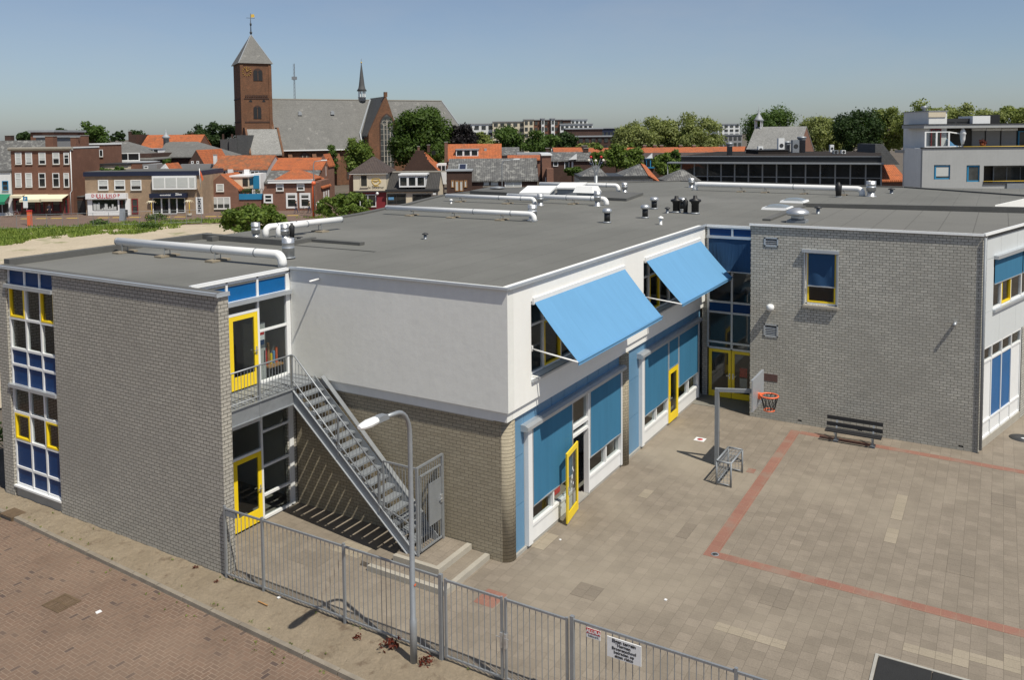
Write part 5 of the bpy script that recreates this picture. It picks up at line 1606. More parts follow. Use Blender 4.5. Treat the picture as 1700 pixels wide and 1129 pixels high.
# left shop
xa, xb, za, zb = b.R(146, 320.5, 213, 329.5)
sgn = b.box('shop_sign', 'white_sign', xa, xb, -.75, -.02, za, zb)
b.text('lettering', 'D E S I  S H O P', .60, 'text_red', (xa + xb) / 2, -.757, za + .27, sgn, xs=.98)
b.text('lettering', 'MODE & BEAUTY', .25, 'text_red', (xa + xb) / 2, -.757, za + .06, sgn, xs=1.25)
xa, xb, za, zb = b.R(147.5, 330, 217.5, 355)
fr = b.box('shopfront', 'white_paint', xa, xb, -.35, -.02, 0, zb)
wx0, wx1, wz0, wz1 = b.R(153.5, 331.5, 195.5, 349, -.35)
b.box('window_pane', 'dark_glass', wx0, wx1, -.37, -.34, wz0, wz1, fr)
rr_ = random.Random(3)
m = LB()
for i in range(22):
    xx = wx0 + .1 + (wx1 - wx0 - .4) * rr_.random(); hh = rr_.uniform(.15, .55) if i > 7 else rr_.uniform(.6, 1.1); ww = rr_.uniform(.1, .3)
    m.box(xx, xx + ww, -.395 - i * .0006, -.372, wz0 + .02, wz0 + hh)
m.build('display_goods', M['curtain'], fr)
dx0, dx1, dz0, dz1 = b.R(198.5, 331.5, 208, 354, -.35); b.box('shop_door', 'dark_glass', dx0, dx1, -.37, -.34, .05, dz1, fr)
b.win((219, 329.5, 229.5, 355), frame='wine_red', pane='grey_glass', sill=False, nz=2, fw=.13, name='door')
# right shop
xa, xb, za, zb = b.R(251.5, 320.5, 312, 327.5)
sgn = b.box('shop_fascia', 'navy', xa, xb, -.8, -.02, za, zb)
b.text('lettering', 'woonwinkel', .30, 'white_sign', (xa + xb) / 2 - .3, -.807, za + .3, sgn, xs=1.0)
b.text('lettering', 'Zilou', .42, 'white_sign', xb - 1.0, -.807, za + .35, sgn)
b.win((254, 328, 268.5, 354), frame='white_paint', sill=False, name='shop_window'); b.win((268.5, 328, 281, 355), frame='white_paint', sill=False, name='shop_window')
b.win((281.5, 328, 294, 355), frame='white_paint', sill=False, name='shop_door', pane='dark_glass'); b.win((294, 328, 307.5, 353), frame='white_paint', sill=False, name='shop_window')
b.win((325.5, 327, 337, 355), frame='white_paint', pane='navy', nz=1, sill=False, fw=.22, name='front_door')
for i in range(3):
    q = b.R(328.6, 331.5 + i * 7.3, 333.8, 336.5 + i * 7.3); b.box('door_light', 'white_paint', q[0], q[1], -.10, -.071, q[2], q[3]); b.box('door_glass', 'dark_glass', q[0] + .06, q[1] - .06, -.108, -.1005, q[2] + .06, q[3] - .06)
fl = TB('flag', 'furled orange-red flag on a white pole at the right end of the beige shops', 'flag', 334, 115.8)
q = fl.R(333, 279, 334.2, 313); m = LB(); m.tube([((q[0] + q[1]) / 2, -.2, q[2]), ((q[0] + q[1]) / 2, -.5, q[3])], .045, 6); m.build('pole', M['white_paint'], fl.e)
m = LB(); P = [fl.X(px, py) for px, py in ((334.3, 282), (336.5, 287), (340, 297), (338, 300), (334.8, 290))]; m.prism([(p[0], p[1]) for p in P], -.52, -.46, 'n'); m.build('cloth', M['orange_paint'], fl.e)

# ---- roofs behind the shops
b = TB('grey_roof_hall', 'hall with a grey slate roof and a strip of dark windows behind the beige shops', 'hall', 205, 136)
x0, z = b.X(160, 260); x1, _ = b.X(236, 260); ze = b.X(200, 255)[1]; zr = b.X(200, 235, 5)[1]
b.box('wall', 'dark_brick', x0, x1 + 1.5, 0, 12, -.1, ze); b.hip(x0 - 3, x1 + 1.8, -.2, 12, ze - .9, zr, x0, b.X(214, 240, 6)[0], 'slate')
m_ = b.win((174, 253.5, 232, 267), -1.1, nx=3, pane='dark_glass', sill=False, fw=.14)
q = b.R(170, 267.5, 256, 272.5, -1.5); b.box('ledge', 'white_paint', q[0], q[1], -1.6, -.2, q[2], q[3]); b.box('lower_wall', 'dark_brick', q[0], q[1], -1.4, -.0, -.1, q[2])
b = TB('cream_annex', 'flat cream annex with a roof garden above the beige shops', 'annex', 188, 127)
q = b.R(160, 274, 213, 300); b.box('wall', 'cream_wall', q[0], q[1], 0, 6, -.1, q[3]); b.box('roof', 'dark_metal', q[0] - .1, q[1] + .1, -.2, 6, q[3], q[3] + .25)
b = TB('brick_annex', 'small brown brick annex beside the cream annex', 'annex', 226, 128)
q = b.R(212, 270, 243, 300); b.box('wall', 'brown_wall', q[0], q[1], 0, 5, -.1, q[3]); b.box('roof', 'lead', q[0], q[1] + .1, -.1, 5, q[3], q[3] + .1)
q2 = b.R(238, 272, 262, 300); b.box('side_wall', 'grey_wall_dark', q2[0], q2[1], -.2, 5, -.1, q2[3]); b.win((239, 275.5, 246, 279.5), -.2)
b = TB('orange_shed', 'low shed with a white gable and bright orange tiles behind the beige shops', 'shed', 280, 126)
P = b.X(274, 271); L_, Rr = b.X(261, 284), b.X(283, 284)
b.gable_v(L_[0], Rr[0], 0, 5, Rr[1], P[1], 'white_wall', 'orange_tile', xr=P[0], zel=L_[1])
b.win((274.5, 278, 277, 282.5), sill=False)
b = TB('orange_roof_hall', 'large hall under a long orange tile roof at the back on the left', 'hall', 270, 158)
x0 = b.X(224, 240)[0]; x1 = b.X(321, 240)[0]; ze = b.X(270, 256)[1]; zr = b.X(270, 223.5, 6)[1]
w_, r_ = b.gable_u(x0, x1, 0, 12, ze, zr, 'brown_wall', 'orange_tile'); b.chimney(213, 218, 217, 232, 3, r_); b.chimney(317, 220, 320, 226, 6, r_); 
q = b.R(214, 223, 226, 242, 2); b.box('end_wall', 'dark_brick', q[0], q[1], 2, 8, q[2] - 3, q[3])
b = TB('cupola_house', 'grey hip-roofed brick house with a small cupola on its ridge', 'house', 312, 143)
x0, x1 = b.X(262, 258)[0], b.X(362, 258)[0]; ze = b.X(300, 260)[1]; zr = b.X(300, 235, 6)[1]
b.box('wall', 'dark_brick', x0 + .3, x1 - .3, .3, 11.7, -.1, ze); r_ = b.hip(x0, x1, 0, 12, ze, zr, b.X(276, 235, 6)[0], b.X(328, 235, 6)[0], 'slate')
cx, cz = b.X(276, 236, 6)
m = LB(); m.lathe([(.5, -.8), (.5, .7), (.75, .75), (.6, 1.1), (.25, 1.4), (.12, 1.9), (.02, 2.3)], (cx, 6, cz), 10); m.build('cupola', M['lead'], r_)
b.dormer((246, 247, 263, 255.5), -.6, 3, 2, r_)
b = TB('gable_house_small', 'small brown gable with two tiny windows and an orange roof behind the flag', 'house', 325, 134)
P = b.X(325, 248.6); L_, Rr = b.X(311, 272.5), b.X(338.5, 271.5)
w_, r_ = b.gable_v(L_[0], Rr[0], 0, 12, Rr[1], P[1], 'dark_brick', 'orange_tile', xr=P[0], zel=L_[1]); b.win((317.5, 267, 321.5, 271.5), sill=False); b.win((326.5, 267, 330.5, 271.5), sill=False)
q = b.R(300, 272, 352, 284, -1); b.box('lower_wall', 'grey_wall_dark', q[0], q[1], -1, -.1, -.1, q[3])

# ---- small gabled house
b = TB('gabled_cottage', 'little brown brick cottage with a pointed gable and a cream roof dormer', 'house', 366, 121)
P = b.X(366, 289); L_, Rr = b.X(337, 313.5), b.X(395, 314)
w_, r_ = b.gable_v(L_[0], Rr[0], 0, 9, Rr[1], P[1], 'red_brick', 'orange_tile', xr=P[0], zel=L_[1])
b.win((359, 305, 371.8, 318), fw=.14, blind=.9, nz=1, lintel='red_brick'); b.win((350, 327, 382.5, 347), nx=3, blind=.6, fw=.14, pane='grey_glass')
q = b.R(383, 293.5, 413, 310, 2.5)
d_ = LB().box(q[0], q[1], 2.5, 7.5, q[2] - .3, q[3]).build('dormer', M['cream_wall'], r_); b.box('dormer_roof', 'white_paint', q[0] - .15, q[1] + .2, 2.3, 7.6, q[3], q[3] + .22, d_)
b.box('window_pane', 'dark_glass', q[1] - .9, q[1] - .12, 2.46, 2.5, q[2] + .1, q[3] - .2, d_); b.box('window_pane', 'dark_glass', q[1] - .01, q[1] + .03, 2.8, 6.8, q[2] + .2, q[3] - .25, d_)
q = b.R(336, 349, 394, 354, -.02); b.box('plinth', 'dark_metal', q[0], q[1], -.06, -.0, -.1, q[3] + .1)
b.chimney(340, 297, 349, 306, 4, r_, 'red_brick')
b = TB('roof_terrace', 'low extension with a blue-edged roof terrace and a blue door beside the cottage', 'extension', 416, 121.5)
q = b.R(396, 330, 436, 356); b.box('wall', 'red_brick', q[0], q[1], 0, 7, -.1, q[3]); q = b.R(395.5, 321.5, 436, 331); b.box('terrace_edge', 'sea_blue', q[0], q[1], -.12, .2, q[2], q[3])
q = b.R(418, 289, 433, 316, 4); b.box('stair_house', 'white_paint', q[0], q[1], 4, 7, q[2] - 3, q[3] + .1); q = b.R(420.5, 291, 430.5, 313, 4); b.box('door', 'sea_blue', q[0], q[1], 3.93, 4.02, q[2], q[3])
m = LB(); q = b.R(397, 313, 436, 322, 0)
for i in range(14): x = q[0] + (q[1] - q[0]) * i / 13; m.box(x - .02, x + .02, -.06, -.02, q[2], q[3])
m.box(q[0], q[1], -.07, -.01, q[3] - .05, q[3]); m.build('railing', M['dark_metal'], b.e)
rr_ = random.Random(9)
for i, (px, py, s_) in enumerate(((403, 317, .5), (411, 316, .6), (427, 318, .5))):
    u, z = b.X(px, py, 1.2); t = TB('terrace_plant', ('leftmost', 'middle', 'rightmost')[i] + ' potted plant on the blue-edged roof terrace', 'plant', px, 122.7)
    m = LB(); leaf_cloud(m, [(0, 0, z, s_)], 130, .2, i + 50); m.build('leaves', LEAF['mid'], t.e, recalc=False); m = LB(); m.lathe([(.18, z - .9), (.24, z - .4)], (0, 0, 0), 8); m.build('pot', M['orange_tile'], t.e)

# ---- long orange roofs before the church
b = TB('orange_row', 'row of houses under a long mottled orange roof with white dormer boxes', 'row house', 400, 129)
x0, x1 = b.X(352, 270)[0], b.X(444, 270)[0]; ze = b.X(400, 279)[1]; zr = b.X(400, 257.5, 4.5)[1]
w_, r_ = b.gable_u(x0, x1, 0, 9, ze, zr, 'grey_wall', 'orange_tile_old'); b.chimney(354, 257, 359, 266, 3, r_, 'white_wall')
for a, c in ((350, 357.5), (378, 386), (405, 413.5)): q = b.R(a, 281, c, 294, -.6); b.box('bay', 'white_paint', q[0], q[1], -.6, .0, q[2] - 1, q[3])
for a, c in ((359, 376), (388, 404), (416, 430)): b.win((a, 283, c, 291), -.02, nx=2, pane='grey_glass', sill=False)
b = TB('orange_double_house', 'wide house with a bright orange upper roof and grey tiles below, facing the church wall', 'house', 490, 131)
x0, x1 = b.X(446, 270)[0], b.X(534, 270)[0]; ze = b.X(500, 280)[1]; zr = b.X(500, 261.5, 4.5)[1]
w_, r_ = b.gable_u(x0, x1, 0, 9, ze, zr, 'red_brick', 'orange_tile'); b.chimney(444, 258, 448, 275, 3.5, r_, 'white_wall')
q0 = b.X(432, 303, -4); q1 = b.X(531, 281, -.3)
m = LB(); m.prism([(-4, q0[1]), (-.28, q1[1] - .1), (-.28, q1[1] - .35), (-4, q0[1] - .2)], q0[0], x1 - .1); m.build('lower_roof', M['grey_tile'], b.e)
b.box('lower_wall', 'red_brick', q0[0] + .1, x1 - .2, -3.8, -.02, -.1, q0[1] - .1)
b = TB('alley_house', 'narrow house with white-trimmed side along the alley to the church', 'house', 532, 124)
q = b.R(526, 300, 534, 350); b.box('wall', 'red_brick', q[0] - .3, q[1], 0, 6, -.1, q[3]); 
m = LB(); m.prism([(q[0] - .4, q[3]), (q[1] + .2, q[3] - 1.2), (q[1] + .2, q[3] - 1.0), (q[0] - .4, q[3] + .25)], -.2, 6.2, 'n'); m.build('roof', M['orange_tile'], b.e)
b.win((528.5, 316, 533, 345), frame='white_paint', sill=False, nz=2, pane='grey_glass'); 
for yy in (1.2, 2.8, 4.4): b.box('side_window', 'white_paint', q[1] - .01, q[1] + .05, yy, yy + .7, 1.0, 2.4)
b = TB('tall_alley_house', 'tall narrow house with pale trim farther up the alley', 'house', 541, 134)
q = b.R(531, 272, 545, 350); b.box('wall', 'red_brick', q[0], q[1], 0, 5, -.1, q[3]); b.gable_v(q[0], q[1], -.05, 5, q[3], q[3] + 1.6, 'red_brick', 'orange_tile', z0=q[3] - .2)
b.win((533, 276, 536, 292), -.05, fw=.15, sill=False); b.win((538, 276, 541.5, 292), -.05, fw=.15, sill=False)

# ---- brick house with orange hip roof
b = TB('hip_roof_house', 'brown brick house with a small orange hip roof and four white framed windows', 'house', 482, 121)
x0, x1, z0, z1 = b.R(436.5, 303.5, 526, 352)
xs = b.X(447, 310)[0]
b.box('wall', 'red_brick', xs, x1, 0, 7, -.1, z1); m = LB(); m.prism([(x0, -.1), (xs - .01, -.1), (xs - .01, z1 - .2), (xs - .6, z1 - .4), (x0, z1 - 1.2)], 0, 7, 'n'); m.build('side_wing', M['red_brick'], b.e)
m = LB(); m.box(xs - .1, x1 - .3, -.35, .2, z1 - .02, z1 + .42); m.box(xs - .15, x1 - .25, -.42, .2, z1 + .42, z1 + .5); m.build('cornice', M['white_paint'], b.e)
ze = z1 + .5; zr = b.X(491, 279, 3.5)[1]
b.hip(b.X(458, 298, 0)[0], b.X(514, 298, 0)[0], 0, 7, ze, zr, b.X(489, 280, 3.5)[0], b.X(492, 280, 3.5)[0], 'orange_tile')
for rect in ((475, 320, 493.5, 345.5), (497.5, 320, 515.5, 345)): b.win(rect, nz=2, mid=.62, fw=.26, sill=False, blind=.1)
b.win((438, 322, 453, 337), nz=2, fw=.22, sill=False)
for rect in ((458.5, 304.5, 471, 317), (493, 304.5, 505.5, 316)): b.win(rect, nz=2, fw=.14, blind=.45, pane='dark_glass')

# ---- cream eating house and its neighbours
b = TB('cream_cafe', 'cream cafe with a brown pyramid roof and a painted yellow cup', 'cafe', 612, 119.5)
x0, x1, z0, z1 = b.R(586.5, 286, 641, 316.5)
b.box('upper_wall', 'cream_wall', x0, x1, 0, 8, z0, z1)
zr = b.X(608.5, 259.5, 4)[1]; b.hip(x0 - .25, x1, 0, 8, z1, zr, (x0 + x1) / 2 - .1, (x0 + x1) / 2 + .1, 'brown_tile', over=.35)
m = LB(); m.box(x0 - .5, x1 + .3, -.36, .0, z1 - .22, z1 - .165); m.build('gutter', M['white_paint'], b.e)
xl = b.X(597, 330)[0]; b.box('lower_wall', 'wine_red', xl, x1 - .02, .3, 8, -.1, z0)
b.box('floor_edge', 'dark_metal', x0 + .3, x1, -.05, .3, z0 - .2, z0 - .002)
b.win((598, 289.5, 610.5, 310.5), frame='cream_wall', fw=.12, pane='dark_glass'); b.win((597.5, 322.5, 624.5, 343), .3, nx=2, frame='white_paint', fw=.1, pane='dark_glass')
q = b.R(616.5, 296.5, 631.5, 308.5)
cx, cz = (q[0] + q[1]) / 2, (q[2] + q[3]) / 2; w_ = (q[1] - q[0]) / 2
m = LB(); m.tube([(cx - w_ * .9, -.03, cz + .35)] + [(cx - w_ * .9 * cos(pi * i / 10), -.03, cz + .35 - .75 * sin(pi * i / 10)) for i in range(1, 11)], .05, 6)
m.tube([(cx + .62 * w_ * cos(2 * pi * i / 16) * 1.45, -.03, cz + .38 + .16 * sin(2 * pi * i / 16)) for i in range(17)], .045, 6)
m.tube([(cx + w_ * .8, -.03, cz + .25), (cx + w_ * 1.15, -.03, cz + .15), (cx + w_ * 1.0, -.03, cz - .1), (cx + w_ * .7, -.03, cz - .1)], .04, 6)
m.tube([(cx - .4, -.03, cz - .55), (cx + .45, -.03, cz - .55)], .035, 6); m.tube([(cx - .3, -.03, cz + .05), (cx + .2, -.03, cz + .1)], .03, 5)
m.build('cup_emblem', M['gold'], b.e)
b.text('lettering', 'de Eetkamer', .62, 'text_black', b.X(624, 312)[0], -.012, b.X(624, 313.2)[1], bold=False, xs=.75)
m = LB(); q = b.R(624.8, 318.5, 628.5, 323.5, 0); m.lathe([(.1, q[2]), (.25, (q[2] + q[3]) / 2), (.1, q[3])], ((q[0] + q[1]) / 2, -.2, 0), 8); m.build('wall_lamp', M['white_paint'], b.e)
q = b.R(579.5, 290, 586, 316, 2.5); b.box('brick_bay', 'red_brick', q[0], x0 - .005, 2.5, 7.5, -.1, q[3])
b = TB('white_dormer_house', 'cream shop house with black roof tiles and a wide white dormer of three panes', 'house', 688, 119.5)
x0, x1 = b.X(641.5, 330)[0], b.X(728, 330)[0]; ze = b.X(690, 314.5)[1]; zr = b.X(690, 286, 4.5)[1]
w_, r_ = b.gable_u(x0 + .02, x1, 0, 9, ze, zr, 'cream_wall', 'black_tile')
q = b.R(640, 313.5, 730, 317); b.box('gutter', 'dark_metal', x0 - .1, q[1], -.42, -.28, q[2], q[3])
d_ = b.dormer((662.5, 291.5, 706, 310.5), -.15, 4, 3, r_, blind=0); q = b.R(661, 288.5, 719, 291, -.3); b.box('dormer_eave', 'white_paint', q[0], q[1] - .9, -.3, 3.6, q[2], q[3], d_)
b.win((643, 321.5, 674, 339), nx=2, frame='dark_metal', sill=False, pane='dark_glass', name='shop_window'); b.win((685, 322, 716, 339), nx=2, frame='dark_metal', sill=False, name='shop_window')
q = b.R(645, 327, 654, 331.5, 0); b.box('poster', 'awning_blue', q[0], q[1], -.085, -.072, q[2], q[3]); q = b.R(719, 320, 724, 323); b.box('wall_lamp', 'white_paint', q[0], q[1], -.3, 0, q[2], q[3])
q = b.R(640, 283.5, 740, 285.8, 4.5); b.box('ridge_cap', 'concrete_light', q[0], q[1], 4.35, 4.65, q[2], q[3], r_)
b = TB('step_gable_house', 'dark brick house with a stepped gable and orange roof behind the white dormer house', 'house', 700, 146)
base = 286; ap = b.X(697, 249.5)
xl, xr = b.X(668, 280)[0], b.X(719, 280)[0]; zb = b.X(690, base)[1]
prof = [(xl, 0), (xr, 0)]; ns = 7; zt = ap[1]
zs = [zb + (zt - zb) * (i + 1) / ns for i in range(ns)]
R_ = []; L_ = []
for i in range(ns):
    f0 = i / ns; xrr = xr + (ap[0] + .45 - xr) * f0; xll = xl + (ap[0] - .45 - xl) * f0
    lo = zb if i == 0 else zs[i - 1]
    R_ += [(xrr, lo), (xrr, zs[i])]; L_ += [(xll, lo), (xll, zs[i])]
b_ = LB(); b_.prism([(xl, 0), (xr, 0)] + R_ + L_[::-1], 0, .4, 'n'); b_.build('stepped_gable', M['dark_brick'], b.e)
zv = b.X(719, 272)[1]
w_, r_ = b.gable_v(xl + .3, xr + .9, .3, 14, zv - 1.2, zt - .5, 'dark_brick', 'orange_tile', xr=ap[0] + .1, zel=zb)
b.chimney(693, 243, 696.5, 250, 1, r_, 'red_brick'); b.chimney(709, 240.5, 713.5, 247, 7, r_, 'dark_brick')
q = b.R(725, 272, 747, 287, 4); d_ = b.box('dormer', 'white_paint', q[0], q[1], 4, 10, q[2] - 2, q[3], r_)
for i in range(3): g = (q[1] - q[0]) / 3.4; b.box('window_pane', 'dark_glass', q[0] + .25 + g * i, q[0] + .1 + g * (i + 1), 3.95, 4.01, q[2] + .3, q[3] - .3, d_)
q = b.X(720, 255, 6); m = LB(); m.box(q[0] - .35, q[0] + .35, 5.6, 6.5, q[1] - .2, q[1] + .55); m.build('roof_window', M['dark_glass'], r_)

b = TB('grey_tile_house', 'long dark brick house under a mottled grey tile roof with a skylight', 'house', 830, 105)
x0, x1 = b.X(742, 290)[0], b.X(893, 300)[0]; ze = b.X(840, 297)[1]; zr = b.X(830, 262.5, 5)[1]
w_, r_ = b.gable_u(x0, x1, 0, 10, ze, zr, 'dark_brick', 'grey_tile')
b.win((802, 299.5, 813, 309), nx=1, blind=.9, pane='grey_glass', frame='dark_metal'); b.win((814, 299, 828, 309), blind=.9, pane='grey_glass', frame='dark_metal'); b.win((838, 298.5, 866, 310), nx=2, blind=.9, pane='grey_glass')
q = b.R(741.5, 284, 783, 330, -1.2); fb = b.box('front_block', 'dark_brick', q[0], q[1], -1.2, 3, -.1, q[3]); b.box('coping', 'lead', q[0] - .1, q[1] + .1, -1.35, 3, q[3], q[3] + .14, fb)
for rect in ((749, 299, 754, 311), (755.5, 299.5, 761.8, 317), (763, 299.5, 769, 317), (770.5, 299, 775.5, 311)): b.win(rect, -1.2, frame='wood', pane='curtain', sill=False)
q = b.R(761, 266, 776.5, 277.5, 2.5); k = (zr - ze) / 5
xa, xb = b.X(761, 272, 2.6)[0], b.X(775, 272, 2.6)[0]
m = LB(); z_ = lambda y: ze + k * y + .06; m.hull([(xa, 1.6, z_(1.6)), (xb, 1.6, z_(1.6)), (xb, 3.4, z_(3.4)), (xa, 3.4, z_(3.4))], [(xa, 1.6, z_(1.6) + .12), (xb, 1.6, z_(1.6) + .12), (xb, 3.4, z_(3.4) + .12), (xa, 3.4, z_(3.4) + .12)]); sk_ = m.build('roof_window', M['lead'], r_)
m = LB(); m.hull([(xa + .15, 1.75, z_(1.75) + .1), (xb - .15, 1.75, z_(1.75) + .1), (xb - .15, 3.25, z_(3.25) + .1), (xa + .15, 3.25, z_(3.25) + .1)], [(xa + .15, 1.75, z_(1.75) + .14), (xb - .15, 1.75, z_(1.75) + .14), (xb - .15, 3.25, z_(3.25) + .14), (xa + .15, 3.25, z_(3.25) + .14)]); m.build('window_pane', M['navy'], sk_)
b.box('gable_trim', 'cream_wall', x1 - .02, x1 + .03, -.1, .12, 0, ze - .2)
b = TB('orange_dormer_house', 'house with a broad orange roof and a long white dormer beyond the grey tile house', 'house', 785, 131)
x0, x1 = b.X(741, 255)[0], b.X(832, 255)[0]; ze = b.X(790, 264)[1]; zr = b.X(790, 238.5, 5)[1]
w_, r_ = b.gable_u(x0, x1, 0, 10, ze, zr, 'red_brick', 'orange_tile'); b.dormer((757, 248, 794, 259.5), 1.0, 4, 3, r_); b.chimney(738, 236, 743, 262, -1, r_, 'red_brick')
q = b.R(804, 246, 808, 250, 3); b.box('roof_window', 'lead', q[0], q[1], 2.6, 3.4, q[2] - .1, q[3], r_)
b = TB('grey_brick_gable_house', 'house with a grey tile roof and a pale brick gable end behind the orange roofs', 'house', 845, 158)
x0, x1 = b.X(822, 250)[0], b.X(862, 250)[0]; b.gable_u(x0, x1, 0, 8, b.X(845, 256)[1], b.X(845, 244, 4)[1], 'red_brick', 'grey_tile')
b = TB('orange_strip_house', 'low house showing only a strip of orange roof and white eaves', 'house', 872, 128)
x0, x1 = b.X(843, 260)[0], b.X(897, 260)[0]; b.gable_u(x0, x1, 0, 7, b.X(870, 264)[1], b.X(870, 257, 3.5)[1], 'red_brick', 'orange_tile'); q = b.R(858, 253.5, 921, 257, 8); b.box('flat_roof', 'lead', q[0], q[1], 8, 13, q[2] - 3, q[3])
b = TB('narrow_brick_house', 'narrow reddish brick house with white eaves right of the grey tile house', 'house', 909, 107)
q = b.R(900, 258, 915, 305); b.box('wall', 'red_brick', q[0], q[1], 0, 6, -.1, q[3]); b.box('roof', 'white_paint', q[0] - .1, q[1] + .15, -.15, 6, q[3], q[3] + .2); b.win((909.5, 293, 912.5, 304), frame='white_paint', sill=False); b.win((905, 294, 907.5, 304), sill=False)
q = b.R(908, 280, 919, 305, -2); b.box('low_wing', 'red_brick', q[0], q[1], -2, -.01, -.1, q[3])
b = TB('dark_row_house', 'dark brick row house with grey tiled roof and white doors', 'house', 948, 121)
x0, x1 = b.X(914, 275)[0], b.X(985, 275)[0]; w_, r_ = b.gable_u(x0, x1, 0, 9, b.X(945, 265)[1], b.X(945, 252, 4.5)[1], 'dark_brick', 'grey_tile')
for rect in ((918.5, 267.5, 926.5, 276), (937, 267, 945, 282), (949, 267, 951.5, 280)): b.win(rect, pane='grey_glass', sill=False, nx=1)
P = [b.X(944, 265, -.1), b.X(957, 255, -.1), b.X(957, 264, -.1)]; m = LB(); m.prism(P, -.6, .2, 'n'); m.build('dormer_cheek', M['white_paint'], r_)
b.chimney(970, 246, 977, 253, 4, r_)
b = TB('orange_terrace', 'terrace of houses with an orange roof left of the young street trees', 'row house', 942, 143)
x0, x1 = b.X(920, 250)[0], b.X(968, 250)[0]; w_, r_ = b.gable_u(x0, x1, 0, 8, b.X(940, 254)[1], b.X(940, 244.5, 4)[1], 'white_wall', 'orange_tile'); b.chimney(966, 242, 975, 250, 4, r_); b.chimney(906, 246, 912, 254, 2, r_)
b = TB('long_orange_terrace', 'long terrace with an orange ridge and grey lower roof among the young street trees', 'row house', 1110, 146)
x0, x1 = b.X(975, 250)[0], b.X(1255, 250)[0]; w_, r_ = b.gable_u(x0, x1, 0, 8, b.X(1110, 253)[1], b.X(1110, 244, 4)[1], 'dark_brick', 'orange_tile')
q0 = b.X(1110, 268, -5)[1]; m = LB(); m.prism([(-5, q0), (-.3, b.X(1110, 253, -.3)[1]), (-.3, b.X(1110, 253, -.3)[1] - .3), (-5, q0 - .25)], x0, x1); m.build('lower_roof', M['brown_tile'], b.e); b.box('lower_wall', 'dark_brick', x0, x1, -4.8, -.1, -.1, q0 - .2)
for px in (1068, 1085, 1096, 1128, 1150): b.chimney(px, 241, px + 5, 247, 3.6, r_, 'red_brick')
b.dormer((1073, 263, 1087, 279), -5.3, 3, 2, r_, 'sea_blue'); P = [b.X(1072, 264, -5.2), b.X(1083, 254, -5.2), b.X(1083, 264, -5.2)]; m = LB(); m.prism(P, -5.2, -4.8, 'n'); m.build('dormer_cheek', M['white_paint'], b.e)

# ---- sheds just behind the school
b = TB('pyramid_shed', 'whitewashed shed with two mossy pyramid tile roofs just behind the school roof', 'shed', 1030, 79)
q = b.R(962, 297, 1084, 306); b.box('wall', 'concrete', q[0], q[1], 0, 6, -.1, q[3]); q2 = b.R(962, 292, 1080, 297, -.1); b.box('fascia', 'dark_metal', q2[0], q2[1], -.12, 6, q2[2] + .02, q2[3])
zt = q2[3]
b.hip(b.X(968, 293)[0], b.X(1008, 293)[0], .3, 5.5, zt, b.X(990, 273.5, 3)[1], b.X(989, 280, 3)[0], b.X(991, 280, 3)[0], 'grey_tile', over=.1)
P = b.X(1062, 271.5, 3); m = LB()
x0, x1, xe = b.X(1036, 292)[0], b.X(1076, 292)[0], b.X(1097, 303)[0]
m.face([(x0, 0, zt), (x1, 0, zt), (P[0], 3, P[1])]); m.face([(x0, 6, zt), (x0, 0, zt), (P[0], 3, P[1])]); m.face([(x1, 0, zt), (x1, 6, zt), (P[0], 3, P[1])]); m.face([(x1, 6, zt), (x0, 6, zt), (P[0], 3, P[1])]); m.build('roof', M['grey_tile'], b.e, recalc=False)
m = LB(); m.hull([(x1 + .0, -.2, zt + .02), (xe, -.2, b.X(1097, 303)[1]), (xe, 6, b.X(1097, 303)[1]), (x1, 6, zt + .02)], [(P[0] + .1, 2.9, P[1] + .06), (P[0] + .5, 2.9, P[1] - .1), (P[0] + .5, 3.1, P[1] - .1), (P[0] + .1, 3.1, P[1] + .06)]); m.build('roof_verge', M['orange_tile'], b.e)
b = TB('small_tile_shed', 'small shed with a mossy tile roof left of the dark glass building', 'shed', 1118, 84)
q = b.R(1108, 290, 1134, 306); b.box('wall', 'dark_brick', q[0], q[1] + 1, 0, 4, -.1, q[2] + .4); b.hip(q[0], q[1] + 1.5, 0, 4, q[2] + .4, b.X(1130, 281, 2)[1], b.X(1129, 281, 2)[0], b.X(1135, 281, 2)[0], 'grey_tile'); b.box('fascia', 'dark_metal', q[0] - 1.4, q[1], -1, 0, q[2] - .3, q[2] + .2)

# ---- dark glass building
b = TB('glass_building', 'low dark glass building with a flat black roof carrying air units', 'office', 1298, 86, R(-24))
x0, x1, z0, z1 = b.R(1131, 272, 1463, 308)
b.box('wall', 'dark_metal', x0 + .2, x1 - .2, .25, 22, -.1, z1 + .1)
m = LB(); nb = 14
for i in range(nb + 1):
    x = x0 + (x1 - x0) * i / nb; m.box(x - .07, x + .07, -.06, .2, 0, z1)
for z in (2.4, z1 - 1.35): m.box(x0, x1, -.04, .2, z - .04, z + .04)
fr = m.build('glazing_bar', M['galv_dull'], b.e)
for i in range(nb):
    xa, xb = x0 + (x1 - x0) * i / nb + .07, x0 + (x1 - x0) * (i + 1) / nb - .07
    b.box('window_pane', 'dark_glass', xa, xb, .05, .1, .1, z1 - .02, fr)
q = b.R(1108, 268.5, 1463, 271.8, -1.2); b.box('canopy', 'galv_dull', q[0], x1 + .2, -1.4, .3, z1 + .04, z1 + .18)
q = b.R(1131, 260, 1463, 270, 0); b.box('fascia', 'black_plastic', x0, x1, -.1, .4, z1 + .22, q[3]); b.box('roof_trim', 'galv_dull', x0 - .05, x1 + .05, -.2, .1, q[3], q[3] + .06)
M['black_roof'] = plain('black_roof', (.034, .029, .027), 1.0, .25, .3, spec=.1)
b.box('roof', 'black_roof', x0, x1, .4, 22, q[3] - .1, q[3] + .06); zt = q[3] + .06
